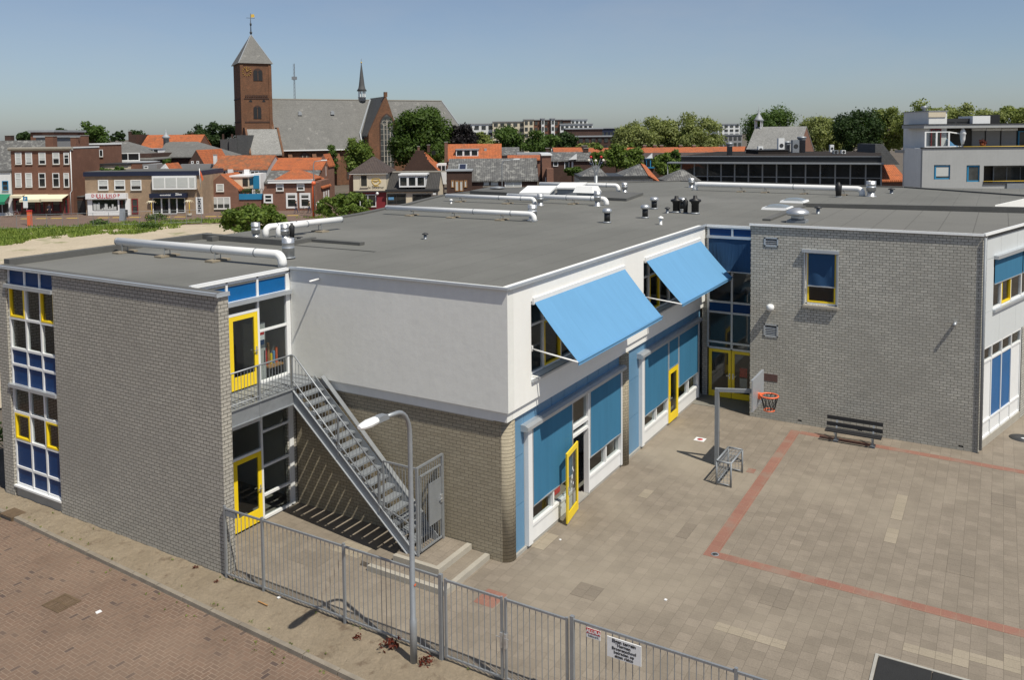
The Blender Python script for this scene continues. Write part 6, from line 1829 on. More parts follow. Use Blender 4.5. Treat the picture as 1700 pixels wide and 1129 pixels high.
m = LB(); pxq = b.X(1326, 280)[0]; m.tube([(x0 - 1.2, -1.2, 0), (x0 - 1.2, -1.2, z1)], .05, 6); m.build('canopy_post', M['galv_dull'], b.e)
def unit(name, label, px0, py0, px1, py1, v, mat, kind='box', cat='air unit'):
    t = TB(name, label, cat, (px0 + px1) / 2, v, py=(py0 + py1) / 2); x0, x1, z0, z1 = t.R(px0, py0, px1, py1); z0 = min(z0, zt + .05) if name != 'roof_plinth' else zt + .001
    w = x1 - x0
    if kind == 'cyl':
        m = LB(); m.lathe([(w * .5, zt), (w * .5, z1 - .3), (w * .62, z1 - .28), (w * .62, z1 - .05), (w * .3, z1)], (0, w / 2, 0), 14); m.build('housing', M[mat], t.e)
        m = LB(); m.lathe([(w * .56, z1 - .45), (w * .58, z1 - .40), (w * .56, z1 - .36)], (0, w / 2, 0), 14); m.build('band', M['galv_dull'], t.e)
    else:
        t.box('housing', mat, x0, x1, 0, max(.4, w * .8), zt + .06, z1)
        m = LB(); m.lathe([(min(w, z1 - z0) * .33, 0), (min(w, z1 - z0) * .33, .02)], (0, 0, 0), 14)
        g = LB(); r_ = min(w, z1 - zt) * .34; c_ = ((x0 + x1) / 2, (zt + z1) / 2 + .03)
        g.prism([(c_[0] + r_ * cos(2 * pi * k / 14), c_[1] + r_ * sin(2 * pi * k / 14)) for k in range(14)], -.025, -.002, 'n'); g.build('fan_grille', M['dark_metal'], t.e)
        f = LB(); f.box(x0 + .05, x0 + .15, .05, w * .6, zt, zt + .06); f.box(x1 - .15, x1 - .05, .05, w * .6, zt, zt + .06); f.build('feet', M['galv_dull'], t.e)
AU = 'air units on the dark glass building'
unit('exhaust_stack', 'round steel exhaust stack at the left of the black roof', 1208, 236, 1217, 258, 92, 'galv', 'cyl')
unit('air_unit', 'tall white air unit beside the roof plinth', 1292.5, 229, 1302.5, 247, 97, 'white_paint', 'box')
unit('exhaust_stack', 'squat steel exhaust right of the tall white air unit', 1303, 234, 1313, 248, 97, 'galv', 'cyl')
unit('exhaust_stack', 'wide steel exhaust in front of the chapel gable', 1327, 226, 1339, 250, 99, 'galv', 'cyl')
unit('air_unit', 'steel air handling box left of the wide steel exhaust', 1316, 232, 1327, 251, 98, 'galv')
unit('air_unit', 'small white air unit in the middle right of the black roof', 1378.5, 240, 1384.5, 249, 99, 'white_paint')
unit('air_unit', 'low grey air unit at the front right of the black roof', 1384, 249, 1392, 258, 91, 'galv')
unit('air_unit', 'white louvred air unit furthest right on the black roof', 1397.5, 249, 1404, 259, 91, 'white_paint')
unit('air_unit', 'small white box on the black roof left of the plinth', 1259, 242.5, 1267, 248, 97, 'white_paint')
pl = TB('roof_plinth', 'black raised plinth in the middle of the black roof', 'plinth', 1284, 95); q = pl.R(1259, 249.5, 1309, 258); tag(pl.e); pl.box('plinth', 'black_roof', q[0], q[1], 0, 5, zt + .002, q[3]); pl.box('coping', 'dark_metal', q[0] - .06, q[1] + .06, -.06, 5.06, q[3], q[3] + .08)

# ---- chapel roof, orange roof, apartment block
b = TB('chapel', 'chapel with a steep pale grey roof and a little bell turret', 'chapel', 1280, 142, R(-32))
x0, x1 = b.X(1238.5, 240)[0], b.X(1325, 240)[0]; w_, r_ = b.gable_u(x0, x1, 0, 12, b.X(1280, 250)[1], b.X(1280, 210, 6)[1], 'red_brick', 'slate_spotted', over=.3)
cx, cz = b.X(1259.5, 211, 6); m = LB(); 
for sx, sy in ((-.5, -.5), (.5, -.5), (.5, .5), (-.5, .5)): m.box(cx + sx - .08, cx + sx + .08, 6 + sy - .08, 6 + sy + .08, cz - .3, cz + 1.2)
tr_ = m.build('bell_turret', M['white_paint'], r_); m = LB(); m.lathe([(1.0, 1.15), (.7, 1.5), (.25, 2.3), (.04, 3.2), (.03, 4.2)], (cx, 6, cz), 8); m.build('turret_roof', M['lead'], tr_)
b = TB('orange_roof_house', 'house with bright orange tiles squeezed beside the grey apartment block', 'house', 1480, 97)
x0, x1 = b.X(1461, 280)[0], b.X(1504, 280)[0]; w_, r_ = b.gable_u(x0, x1, 0, 9, b.X(1480, 297)[1], b.X(1480, 262, 4.5)[1], 'red_brick', 'orange_tile')
q = b.X(1486, 270, -.6); q2 = b.X(1458, 250, 3); m = LB(); m.prism([(x0 - 1, q[1] + 2.2), (q[0] - 1.6, q[1] + 2.2), (q[0] + .4, q[1] - .2), (x0 - 1, q[1] - .2)], -.9, 4, 'n'); m.build('grey_roof', M['slate_dark'], b.e)

b = TB('apartment_block', 'pale grey rendered apartment block with a roof terrace on the right', 'apartment block', 1580, 75)
x0, z = b.X(1531, 280); x1, _ = b.X(1790, 280); zp = b.X(1600, 245.5)[1]
OPN = b.R(1633, 274.5, 1720, 304)
m = LB(); wall_holes(m, x0, x1, -.1, zp, 0, .3, [OPN, b.R(1550.5, 273.5, 1577.5, 298), b.R(1604.5, 274, 1626.5, 302)]); m.build('front_wall', M['grey_wall'], b.e)
b.box('side_wall', 'white_wall', x0, x0 + .3, .3, 3.4, -.1, zp); b.box('floor', 'concrete', x0 + .3, x1, .3, 6, zp - .5, zp - .25)  # side wall paler than the front, its shade lightened in the colour
b.box('parapet_cap', 'dark_metal', x0 - .05, x1, -.08, .32, zp, zp + .1)
b.win((1551, 274, 1577, 297.5), .15, frame='sea_blue', pane='grey_glass', blind=.85, fw=.13); b.win((1605, 274.5, 1626, 301.5), .15, frame='sea_blue', pane='grey_glass', nx=1, fw=.13)
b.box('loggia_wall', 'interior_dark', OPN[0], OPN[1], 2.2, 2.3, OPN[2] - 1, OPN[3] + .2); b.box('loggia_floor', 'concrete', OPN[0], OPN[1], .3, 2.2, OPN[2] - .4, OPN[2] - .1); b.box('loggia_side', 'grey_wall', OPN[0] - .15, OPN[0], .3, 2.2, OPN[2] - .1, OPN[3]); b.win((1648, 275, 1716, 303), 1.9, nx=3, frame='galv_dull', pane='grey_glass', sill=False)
q = b.R(1632, 302.5, 1720, 305); b.box('loggia_rail', 'dark_metal', q[0], q[1], -.1, .02, q[2], q[3]); m = LB(); m.tube([(q[0], -.04, q[3] + .12), (q[1], -.04, q[3] + .12)], .035, 6); m.build('yellow_rail', M['yellow_rail'], b.e)
q = b.R(1670, 304, 1720, 309.5); b.box('balcony_front', 'galv_dull', q[0], q[1], -.16, -.01, q[2] - 1, q[3])
tq = b.R(1541, 184.5, 1571, 308, 1.2)
tw_ = b.box('stair_tower', 'white_wall', tq[0], tq[1], 1.2, 6.0, -.1, tq[3]); b.box('tower_cap', 'lead', tq[0] - .06, tq[1] + .06, 1.1, 6.1, tq[3], tq[3] + .07, tw_)  # tower paler than the front too: brightness painted in against its shade
q = b.R(1541.5, 185.5, 1570, 194, 1.15); b.box('lift_front', 'cream_wall', q[0], q[1], 1.13, 1.198, q[2], q[3] - .02, tw_)
m = LB(); q = b.R(1530, 175.5, 1538, 186, 4); m.lathe([(.16, q[2]), (.16, q[3] - .25), (.3, q[3] - .2), (.28, q[3] - .05), (.05, q[3])], ((q[0] + q[1]) / 2, 4, 0), 12); m.build('roof_cowl', M['galv'], tw_)
q = b.R(1534, 205.5, 1790, 211.5, .8); sl_ = b.box('penthouse_slab', 'grey_wall', q[0], q[1], .8, 5, q[2], q[3]); b.box('slab_trim', 'dark_metal', q[0] - .03, q[1], .74, 5, q[3], q[3] + .06, sl_)
zs = q[2]; y_ = 3.0
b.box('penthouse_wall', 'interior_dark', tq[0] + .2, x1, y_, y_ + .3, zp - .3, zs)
for a, c in ((1613.5, 1634.5), (1637, 1660), (1662.5, 1687)): q = b.R(a, 216.5, c, 245, y_ - .1); o_ = b.box('roller_shutter', 'shutter_grey', q[0], q[1], y_ - .1, y_ - .02, zp - .2, q[3]); b.box('shutter_box', 'white_paint', q[0] - .05, q[1] + .05, y_ - .22, y_ - .02, q[3], q[3] + .22, o_)
b.win((1690, 217, 1712, 245), y_ - .1, frame='sea_blue', pane='grey_glass', sill=False); b.win((1545, 213.5, 1562, 245), 1.0, frame='wine_red', pane='grey_glass', sill=False, nx=2)
q = b.R(1541, 196.5, 1610, 205, 3); c_ = b.box('clerestory', 'dark_metal', q[0], q[1], 3, 7, q[2] - .1, q[3]);
for i in range(3): g = (q[1] - q[0]) / 3; b.box('window_pane', 'dark_glass', q[0] + g * i + .1, q[0] + g * (i + 1) - .1, 2.97, 3.0, q[2] + .12, q[3] - .3, c_)
q = b.R(1615, 192, 1644, 205, 2.5); b.box('plant_box', 'white_paint', q[0], q[1], 2.5, 5, q[2] - .1, q[3]); q = b.R(1645, 190, 1660, 205, 2.6); b.box('black_plant_box', 'black_plastic', q[0], q[1], 2.6, 5, q[2] - .1, q[3])
# terrace screen (white posts, glass)
m = LB(); pts = [b.X(1535.5, 245, .12)[0], b.X(1554, 245, .12)[0], b.X(1574.5, 245, .12)[0]]; zt_ = b.X(1555, 218, .12)[1]
for x in pts: m.box(x - .07, x + .07, .04, .18, zp, zt_)
m.box(pts[0], pts[-1], .05, .17, zt_ - .09, zt_); m.box(pts[0], pts[-1], .05, .17, zp + .1, zp + .18)
xe = b.X(1597, 245, 1.8)[0]; m.bar((pts[-1], .1, zt_ - .05), (xe, 1.8, zt_ - .25), .1); m.bar((xe, 1.8, zp), (xe, 1.8, zt_ - .2), .12); m.bar((pts[-1], .1, zp + .14), (xe, 1.8, zp + .14), .08)
ts = m.build('terrace_screen', M['white_paint'], b.e)
for xa, xb in zip(pts[:-1], pts[1:]): b.box('screen_glass', 'glass', xa + .07, xb - .07, .1, .11, zp + .18, zt_ - .09, ts)
m = LB(); q = b.R(1600, 243.5, 1790, 245.2, -.05); m.tube([(q[0], -.02, q[3] + .06), (q[1], -.02, q[3] + .06)], .045, 6); m.build('yellow_rail', M['yellow_rail'], b.e)
pa = TB('parasol', 'closed white parasol on the apartment roof terrace', 'parasol', 1596.5, 76.2); q = pa.R(1590, 210, 1602.5, 244)
m = LB(); m.tube([(0, 0, zp - .3), (0, 0, q[3])], .03, 6); m.build('pole', M['galv_dull'], pa.e); m = LB(); hh = q[3] - q[2]; m.lathe([(.12, hh * .15), (.22, hh * .4), (.24, hh * .62), (.30, hh * .66), (.16, hh * .85), (.02, hh)], (0, 0, q[2]), 10); m.build('canopy', M['white_sign'], pa.e)
fp = TB('flower_pot', 'pot of red and white flowers on the terrace parapet', 'flower pot', 1630, 75.2); q = fp.R(1623, 234, 1637, 246)
m = LB(); m.lathe([(.18, zp + .1), (.26, zp + .4)], (0, 0, 0), 10); m.build('pot', M['orange_tile'], fp.e); m = LB(); leaf_cloud(m, [(0, 0, zp + .52, .32)], 120, .14, 77); m.build('flowers', LEAF['rusty'], fp.e, recalc=False)
tc = TB('lounge_chair', 'turquoise reclining chair behind the terrace screen', 'lounge chair', 1583, 76); q = tc.R(1576, 235, 1590, 244); m = LB(); m.prism([(q[0], zp + .1), (q[1], zp + .1), (q[1], zp + .2), (q[0] + .5, zp + .25), (q[0] - .1, zp + .8), (q[0] - .2, zp + .78)], 0, .5, 'n'); m.build('seat', M['awning_blue'], tc.e)
m = LB(); m.box(q[0], q[1], .05, .1, zp - .2, zp + .1); m.box(q[0], q[1], .4, .45, zp - .2, zp + .1); m.build('frame', M['white_paint'], tc.e)
# ================================================================== church
ch = TB('church', 'old brick church with square tower, slate roofs and a slim ridge spire', 'church', 455, 182, R(27))
X = ch.X
def cbox(name, mat, x0, x1, y0, y1, z0, z1, parent=None): return ch.box(name, mat, x0, x1, y0, y1, z0, z1, parent)
tx0 = X(400, 160)[0]; tx1 = 0.0; zt = X(428, 105)[1]; TD = 8.6
tower = cbox('tower', 'church_brick', tx0, tx1, 0, TD, -.1, zt)
for z in (X(428, 163)[1], X(428, 202)[1]): cbox('string_course', 'dark_brick', tx0 - .08, tx1 + .08, -.09, TD + .1, z - .15, z + .12, tower)
for xx in (tx0, tx1 - .55): cbox('corner_strip', 'church_brick', xx - .05, xx + .6, -.12, .02, 0, zt - .3, tower)
m = LB(); n = 13
for i in range(n):
    x = tx0 + 1.0 + (tx1 - tx0 - 2.0) * i / (n - 1); z = X(428, 160)[1]; m.box(x - .14, x + .14, -.14, -.0, z - .1, z + .35)
m.build('corbel_table', M['dark_brick'], tower)
def arch_prof(x0, x1, z0, z1, pointed=True, n=8):
    w = (x1 - x0); c = (x0 + x1) / 2; zs = z1 - w * (.8 if pointed else .5)
    P = [(x0, z0), (x1, z0), (x1, zs)]
    for i in range(1, n):
        t = i / n
        if pointed:
            a = t * pi / 3 * 1.0; P.append((x0 + w * cos(a * 1.0), zs + w * sin(a) * (z1 - zs) / (w * sin(pi / 3))))
        else: a = t * pi / 2; P.append((c + w / 2 * cos(a), zs + (z1 - zs) * sin(a)))
    P.append((c, z1))
    for i in range(n - 1, 0, -1):
        t = i / n
        if pointed: a = t * pi / 3; P.append((x1 - w * cos(a), zs + w * sin(a) * (z1 - zs) / (w * sin(pi / 3))))
        else: a = t * pi / 2; P.append((c - w / 2 * cos(a), zs + (z1 - zs) * sin(a)))
    P.append((x0, zs))
    return P
def arch(name, x0, x1, z0, z1, y, mat, parent, pointed=True, d=.12):
    m = LB(); m.prism(arch_prof(x0, x1, z0, z1, pointed), y - d, y + .01, 'n'); return m.build(name, M[mat], parent)
for (pa, pb, pt, pbm) in ((420, 436, 113, 134), (420.5, 434, 174.5, 197)):
    x0, x1, z0, z1 = ch.R(pa, pt, pb, pbm); a = arch('belfry_arch', x0, x1, z0, z1, 0, 'dark_brick', tower, False, .05)
    w = (x1 - x0)
    for f in (.06, .53): arch('belfry_opening', x0 + w * f, x0 + w * (f + .41), z0 + .05, z1 - w * .2, -.05, 'black_plastic', a, False, .03)
    cbox('belfry_column', 'church_brick', x0 + w * .475, x0 + w * .525, -.12, -.04, z0 + .15, z1 - w * .45, a)
for px in (416, 438): q = ch.R(px - 2.6, 165.5, px + 2.6, 169); arch('round_window', q[0], q[1], q[2], q[3], 0, 'black_plastic', tower, False, .03)
# clock: gold hands and ring of numerals
cx, cz = X(409.5, 118); m = LB(); r = 1.0
for i in range(12): a = 2 * pi * i / 12; m.bar((cx + r * .72 * cos(a), -.14, cz + r * .72 * sin(a)), (cx + r * cos(a), -.14, cz + r * sin(a)), .13, .05)
m.bar((cx, -.18, cz), (cx - .15, -.18, cz + .75), .12, .05); m.bar((cx, -.18, cz), (cx + .45, -.18, cz + .35), .12, .05); m.build('clock', M['gold'], tower)
ap = X(421, 57, TD / 2); o = .35; m = LB()
A = [(tx0 - o, -o, zt), (tx1 + o, -o, zt), (tx1 + o, TD + o, zt), (tx0 - o, TD + o, zt)]; P = ((tx0 + tx1) / 2, TD / 2, ap[1])
for i in range(4): m.face([A[i], A[(i + 1) % 4], P])
m.face(A[::-1]); tr = m.build('tower_roof', M['slate'], tower, recalc=False)
m = LB()
for q in A: m.bar(q, P, .16, .10)
m.build('hip_trim', M['lead'], tr)
zz = ap[1]; ztop = X(421, 22, TD / 2)[1]
m = LB(); m.tube([(P[0], P[1], zz - .3), (P[0], P[1], ztop)], [.14, .05], 6); m.ball((P[0], P[1], zz + .4), .3, 10, 6); m.ball((P[0], P[1], zz + 2.2), .22, 8, 5, 1.8); m.bar((P[0] - .9, P[1], ztop - 1.0), (P[0] + .9, P[1], ztop - 1.0), .08); m.build('weather_vane', M['dark_metal'], tr)
m = LB(); m.prism([(P[0] + .1, ztop - .9), (P[0] + .9, ztop - .75), (P[0] + .75, ztop - .1), (P[0] + .1, ztop - .2)], P[1] - .03, P[1] + .03, 'n'); m.build('vane_cock', M['gold'], tr)
# nave
YE, YR = -3.2, TD / 2
ze = X(540, 247, YE)[1]; zr = X(540, 165, YR)[1]
nx1 = X(600, 165, YR)[0]; ex1 = X(733, 166, YR)[0]
nave = cbox('nave_wall', 'church_brick', .0, ex1 + 4, YE + .3, 2 * YR - YE - .3, -.1, ze)
m = LB(); m.prism([(YE - .3, ze - .1), (YR, zr), (2 * YR - YE + .3, ze - .1), (2 * YR - YE + .3, ze - .4), (YR, zr - .4), (YE - .3, ze - .4)], .05, nx1 + 4.0); nr = m.build('nave_roof', M['slate'], ch.e)
m = LB(); m.prism([(YE - .1, ze - .2), (YR, zr - .35), (2 * YR - YE, ze - .2)], -.25, .25); m.build('gable_wall', M['church_brick'], ch.e)
m = LB(); m.prism([(YE - .6, ze - .2), (YR, zr + .25), (YR, zr - .2), (YE - .6, ze - .65)], -.3, .25); m.build('gable_coping', M['church_brick'], ch.e)
m = LB(); m.box(.05, nx1 + 4, YE - .5, YE - .28, ze - .32, ze - .08); m.build('gutter', M['white_paint'], nr)
m = LB(); m.box(0, ex1, YR - .15, YR + .15, zr - .05, zr + .12); m.build('ridge_cap', M['concrete_light'], nr)
for px, py in ((497, 188), (551, 187)):
    y = YE + (YR - YE) * .72; q = X(px, py, y); m = LB(); m.prism([(q[0] - .45, q[1] - .4), (q[0] + .45, q[1] - .4), (q[0] + .3, q[1] + .3), (q[0], q[1] + .5), (q[0] - .3, q[1] + .3)], y - .7, y + .8, 'n'); m.build('roof_dormer', M['lead'], nr)
for (pa, pb, pt) in ((496, 516, 251), (535, 555, 249), (575, 596, 249)):
    x0, x1, z0, z1 = ch.R(pa, pt, pb, 290, YE + .3); f = arch('nave_window', x0, x1, z0 - 1, z1, YE + .3, 'dark_brick', nave, True, .08); arch('window_pane', x0 + .25, x1 - .25, z0 - .8, z1 - .3, YE + .22, 'grey_glass', f, True, .02)
    m = LB(); 
    for i in (1, 2): xx = x0 + (x1 - x0) * i / 3; m.box(xx - .07, xx + .07, YE + .16, YE + .205, z0 - .8, z1 - .9)
    m.build('tracery', M['concrete_light'], f)
for px in (482, 522, 561, 603):
    q = X(px, 255, YE - .4)[0]; m = LB(); m.prism([(YE - .9, -.1), (YE + .3, -.1), (YE + .3, ze - .6), (YE - .1, ze - 1.1), (YE - .9, ze - 2.4)], q - .45, q + .45); m.build('buttress', M['church_brick'], nave)
# small chapel in front of the tower
YC = -6.5; x0, x1 = X(414, 240, YC)[0], X(470, 240, YC)[0]; z0 = X(440, 255, YC)[1]; z1 = X(437, 214, YC + 4.5)[1]
cbox('side_chapel', 'church_brick', x0 + .2, x1 - .2, YC + .2, -.15, -.1, z0)
m = LB(); m.prism([(YC - .2, z0 - .1), (YC + 4.5, z1), (-.2, z1 - .3), (-.2, z1 - .6), (YC + 4.5, z1 - .35), (YC - .2, z0 - .4)], x0 + .3, x1 - .3); m.build('chapel_roof', M['slate_spotted'], ch.e)
for x in (x0 - .1, x1 - .3): m = LB(); m.prism([(YC - .3, z0 - .6), (YC - .3, z0 + .15), (YC + 4.5, z1 + .35), (-.16, z1 + .35), (-.16, z0 - .6)], x, x + .4); m.build('chapel_gable', M['church_brick'], ch.e)
# transept
YT = -6.0; gx0, gx1 = X(612, 230, YT)[0], X(662, 230, YT)[0]; gp = X(640.5, 157.5, YT); zte = X(612, 222, YT)[1]
gxm = gp[0]
m = LB(); m.prism([(gx0, -.1), (gx1, -.1), (gx1, zte), (gxm, gp[1]), (gx0, zte)], YT, YT + .6, 'n'); tg_ = m.build('transept_gable', M['church_brick'], ch.e)
cbox('transept_wall', 'church_brick', gx0 + .2, gx1 - .2, YT + .6, YR, -.1, zte - .3)
cbox('gable_finial', 'church_brick', gxm - .35, gxm + .35, YT - .05, YT + .55, gp[1] - .4, gp[1] + .7, tg_)
m = LB(); zt2 = gp[1] - .25; m.prism([(gx0 - .25, zte - .35), (gxm, zt2), (gx1 + .25, zte - .35), (gx1 + .25, zte - .7), (gxm, zt2 - .4), (gx0 - .25, zte - .7)], YT + .6, YR + 1, 'n'); tr_ = m.build('transept_roof', M['slate_dark'], ch.e)
t_ = (zte - ze) / (zr - ze); m = LB(); m.bar((gx0 - .5, YE + (YR - YE) * t_ - .3, zte + .25), (gxm - .4, YR - .3, zr + .1), .32, .2); m.build('valley_trim', M['lead'], tr_)
m = LB(); m.bar((gx0 - .55, YE - .2, ze + .1), (gx0 - .5, YE + (YR - YE) * t_ - .3, zte + .25), .3, .2); m.build('valley_trim', M['lead'], tr_)
x0, x1, z0, z1 = ch.R(632, 190, 653, 277, YT); f = arch('great_window', x0 - .25, x1 + .25, z0 - .2, z1 + .35, YT, 'dark_brick', tg_, True, .06); arch('window_pane', x0, x1, z0, z1, YT - .06, 'grey_glass', f, True, .02)
m = LB()
for i in range(1, 4): xx = x0 + (x1 - x0) * i / 4; m.box(xx - .09, xx + .09, YT - .16, YT - .085, z0, z1 - (1.1 if i == 2 else 2.0))
for i in range(1, 9): zz = z0 + (z1 - z0 - 2) * i / 8; m.box(x0, x1, YT - .12, YT - .084, zz - .04, zz + .04)
for cxx in (x0 + (x1 - x0) * .3, x0 + (x1 - x0) * .7): m.tube([(cxx + .55 * cos(2 * pi * k / 12), YT - .12, z1 - 1.9 + .55 * sin(2 * pi * k / 12)) for k in range(13)], .07, 5)
m.build('tracery', M['concrete_light'], f)
# choir with hipped end
m = LB(); e0 = X(766, 210, YR)[0]; 
A = [(nx1 + 3, YE - .3, ze - .1), (e0, YE - .3, ze - .1), (e0, 2 * YR - YE + .3, ze - .1), (nx1 + 3, 2 * YR - YE + .3, ze - .1)]; r0, r1 = (nx1 + 3, YR, zr - .05), (ex1, YR, zr - .05)
m.face([A[0], A[1], r1, r0]); m.face([A[1], A[2], r1]); m.face([A[2], A[3], r0, r1]); m.face([A[3], A[0], r0]); m.face(A[::-1]); cr_ = m.build('choir_roof', M['slate'], ch.e, recalc=False)
m = LB(); m.bar(A[1], r1, .3, .2); m.build('hip_trim', M['lead'], cr_)
# ridge spire
sx = X(601, 163, YR)[0]; zb = zr - .3; z1 = X(600, 150, YR)[1]; z2 = X(600, 97, YR)[1]
m = LB(); m.lathe([(.9, 0), (.9, .9), (1.0, 1.0)], (sx, YR, zb), 8); sp_ = m.build('spire_base', M['lead'], ch.e)
m = LB()
for k in range(8): a = 2 * pi * k / 8; m.bar((sx + .75 * cos(a), YR + .75 * sin(a), zb + .9), (sx + .75 * cos(a), YR + .75 * sin(a), z1), .2)
m.build('lantern', M['white_paint'], sp_)
m = LB(); m.lathe([(1.25, -.1), (.85, .5), (.7, 1.2), (.05, z2 - z1 - .8), (.04, z2 - z1)], (sx, YR, z1), 8); m.build('spire', M['slate_dark'], sp_); m = LB(); m.ball((sx, YR, z2 - .9), .2, 8, 5); m.build('spire_knob', M['gold'], sp_)

b = TB('dark_annex', 'dark slate-clad annex at the foot of the church tower', 'annex', 388, 172)
for a, c, t_, d_ in ((366, 380, 231, 0), (380.2, 393, 229, -.6), (393.2, 410, 224, 0)): q = b.R(a, t_, c, 262, d_); b.box('wall', 'slate_dark', q[0], q[1], d_, 6, -.1, q[3])
for px in (370, 385, 401): q = b.R(px - 1.2, 222, px + 1.2, 232, 2); b.box('chimney', 'dark_brick', q[0], q[1], 2, 2.4, q[2] - .5, q[3])
q = b.R(365, 257, 412, 275, -1); b.box('lower_wall', 'brown_wall', q[0], q[1], -1, -.61, -.1, q[3])

# lattice mast far behind
ms = TB('radio_mast', 'thin lattice radio mast far behind the nave roof', 'mast', 493, 420); q = ms.R(491, 105, 495, 230)
m = LB(); w = .45
for sx, sy in ((-w, -w), (w, -w), (0, w)): m.tube([(sx, sy, 0), (sx * .7, sy * .7, q[3])], .09, 4)
n = 26
for i in range(n):
    z = q[3] * i / n; z2 = q[3] * (i + 1) / n
    m.tube([(-w, -w, z), (w, -w, z2)], .05, 3); m.tube([(w, -w, z), (0, w, z2)], .05, 3)
m.build('lattice', M['galv_dull'], ms.e); ms.box('platform', 'galv_dull', -1.2, 1.2, -.6, .6, q[3] - 8, q[3] - 6.5); ms.box('platform', 'galv_dull', -1.6, 1.6, -.7, .7, q[3] * .55, q[3] * .55 + 1)

# ---- far buildings
def far(name, label, cat, px, v, parts):
    b = TB(name, label, cat, px, v)
    for i, (a, t, c, bt, mat, nx, nz, dd) in enumerate(parts):
        q = b.R(a, t, c, bt, dd); o = b.box('block', mat, q[0], q[1], dd, dd + 12, -.1 if bt > 235 else q[2] - 6, q[3]); b.box('roof_edge', 'lead', q[0] - .3, q[1] + .3, dd - .4, dd + 12.2, q[3], q[3] + .4, o)
        for j in range(nz):
            for k in range(nx):
                gw, gh = (q[1] - q[0]) / nx, (q[3] - q[2]) / nz
                b.box('window', 'grey_glass', q[0] + gw * (k + .2), q[0] + gw * (k + .8), dd - .15, dd + .05, q[2] + gh * (j + .22), q[2] + gh * (j + .78), o)
    return b
far('flat_complex', 'large white and brown apartment complex on the far skyline', 'apartment block', 860, 400, (
    (740, 206, 832, 240, 'white_wall', 8, 3, 6), (818, 202, 872, 240, 'cream_wall', 5, 4, 3), (870, 198.5, 886, 240, 'cream_wall', 2, 4, 0), (886, 199, 936, 240, 'brown_wall', 6, 4, 3), (899, 197, 904, 240, 'white_wall', 1, 4, 1.5), (915, 197, 921, 240, 'white_wall', 1, 4, 1.5), (935, 199, 948, 240, 'dark_brick', 2, 2, 2),
    (948, 198.5, 975, 208, 'white_wall', 4, 1, 4), (930, 206, 984, 240, 'white_wall', 7, 3, 1)))
far('brown_school_block', 'long dark brown block with a flat roof in front of the far apartments', 'office', 985, 262, ((940, 214, 1000, 245, 'dark_brick', 0, 0, 10), (938, 227, 1022, 250, 'dark_brick', 8, 2, 0)))
far('white_flats', 'white balcony flats far away between the trees', 'apartment block', 1208, 400, ((1192, 206, 1228, 240, 'white_wall', 4, 5, 0), (1194, 224, 1232, 245, 'grey_wall_dark', 5, 2, -20)))
far('far_blue_hall', 'low dark blue hall on the skyline left of the willows', 'hall', 1012, 360, ((990, 213, 1032, 240, 'navy', 6, 1, 0),))
far('brick_block', 'plain red-brown brick block rising behind the brown house', 'house', 70, 165, ((51, 219, 90, 250, 'brown_wall', 0, 0, 0), (60, 228, 78, 250, 'grey_wall_dark', 2, 1, -3)))
b = TB('green_dome_hall', 'hall with a blue-green dome on the far skyline right of the church', 'hall', 795, 420); q = b.R(786, 204, 805, 230); b.box('wall', 'white_wall', q[0], q[1], 0, 10, -.1, q[3] - 1)
m = LB(); m.ball(((q[0] + q[1]) / 2, 5, q[3] - 1.2), (q[1] - q[0]) / 2, 14, 8, .32); m.build('dome', M['sea_blue'], b.e)
# ================================================================== trees
def ttree(name, label, px0, px1, pt, pb, v, leaf, n=1500, size=None, seed=1, blobs=16, group=None, lump=.36, ground=True, cat='tree', squash=1.0):
    """tree whose crown fills the given part of the view at depth v"""
    u0, z1 = tw(px0, pt, v); u1, z0 = tw(px1, pb, v); zt = tw((px0 + px1) / 2, pt, v)[1]
    rx = (u1 - u0) / 2 * 1.06; z0 = max(z0, .3); rz = max((zt - z0) / 2, .5)
    size = (size or max(.22, v * .0028)) * .95; n = int(n * 2.6)
    return tree(name, label, tuple(town((u0 + u1) / 2, v, 0)), zt, rx, rz, leaf, n, size, seed, blobs, trunk=max(.12, rx * .09), group=group, ry=min(rx, 6), lump=lump, cat=cat, zc=(zt + z0) / 2)
ttree('lime_tree', 'big round dark green tree before the church choir', 648, 744, 176, 284, 160, 'lime', 9000, .55, 3, 44, lump=.36)
ttree('copper_beech', 'almost black copper beech right of the church choir', 738, 790, 205, 262, 165, 'copper', 2600, .5, 4, 22)
ttree('columnar_tree', 'narrow columnar tree against the church wall', 545, 560, 233, 300, 150, 'mid', 700, .38, 5, 10, lump=.7)
ttree('church_tree', 'loose fresh green tree before the transept gable', 572, 620, 222, 300, 150, 'fresh', 1700, .45, 6, 18, lump=.4)
ttree('dark_tree', 'dark tree crown left of the church tower', 312, 398, 199, 264, 195, 'dark', 4600, .6, 7, 30)
L_ = (('dark tree behind the brick block at the left', 88, 114, 211, 240, 210, 'dark'), ('large rounded dark tree above the grey roof hall', 124, 182, 202, 245, 190, 'mid'), ('low dark tree at the far left behind the chimneys', 28, 66, 218, 240, 210, 'dark'),
      ('slim poplar, left one of the poplar group', 183, 190, 220, 240, 260, 'dark'), ('slim poplar in the middle of the poplar group', 192, 201, 216, 240, 260, 'dark'), ('slim poplar with a pointed top right in the poplar group', 201, 207, 213, 240, 262, 'dark'), ('small dark treetop touching the orange hall roof', 217, 236, 212, 240, 260, 'dark'))
for i, (lb, a, c, t_, bt, v, lf) in enumerate(L_): ttree('dark_tree' if 'poplar' not in lb else 'poplar', lb, a, c, t_, bt, v, lf, 1500 if c - a > 20 else 400, None, 20 + i, 16 if c - a > 20 else 7, lump=.4 if c - a > 20 else .7, group='treetops over the left roofs')
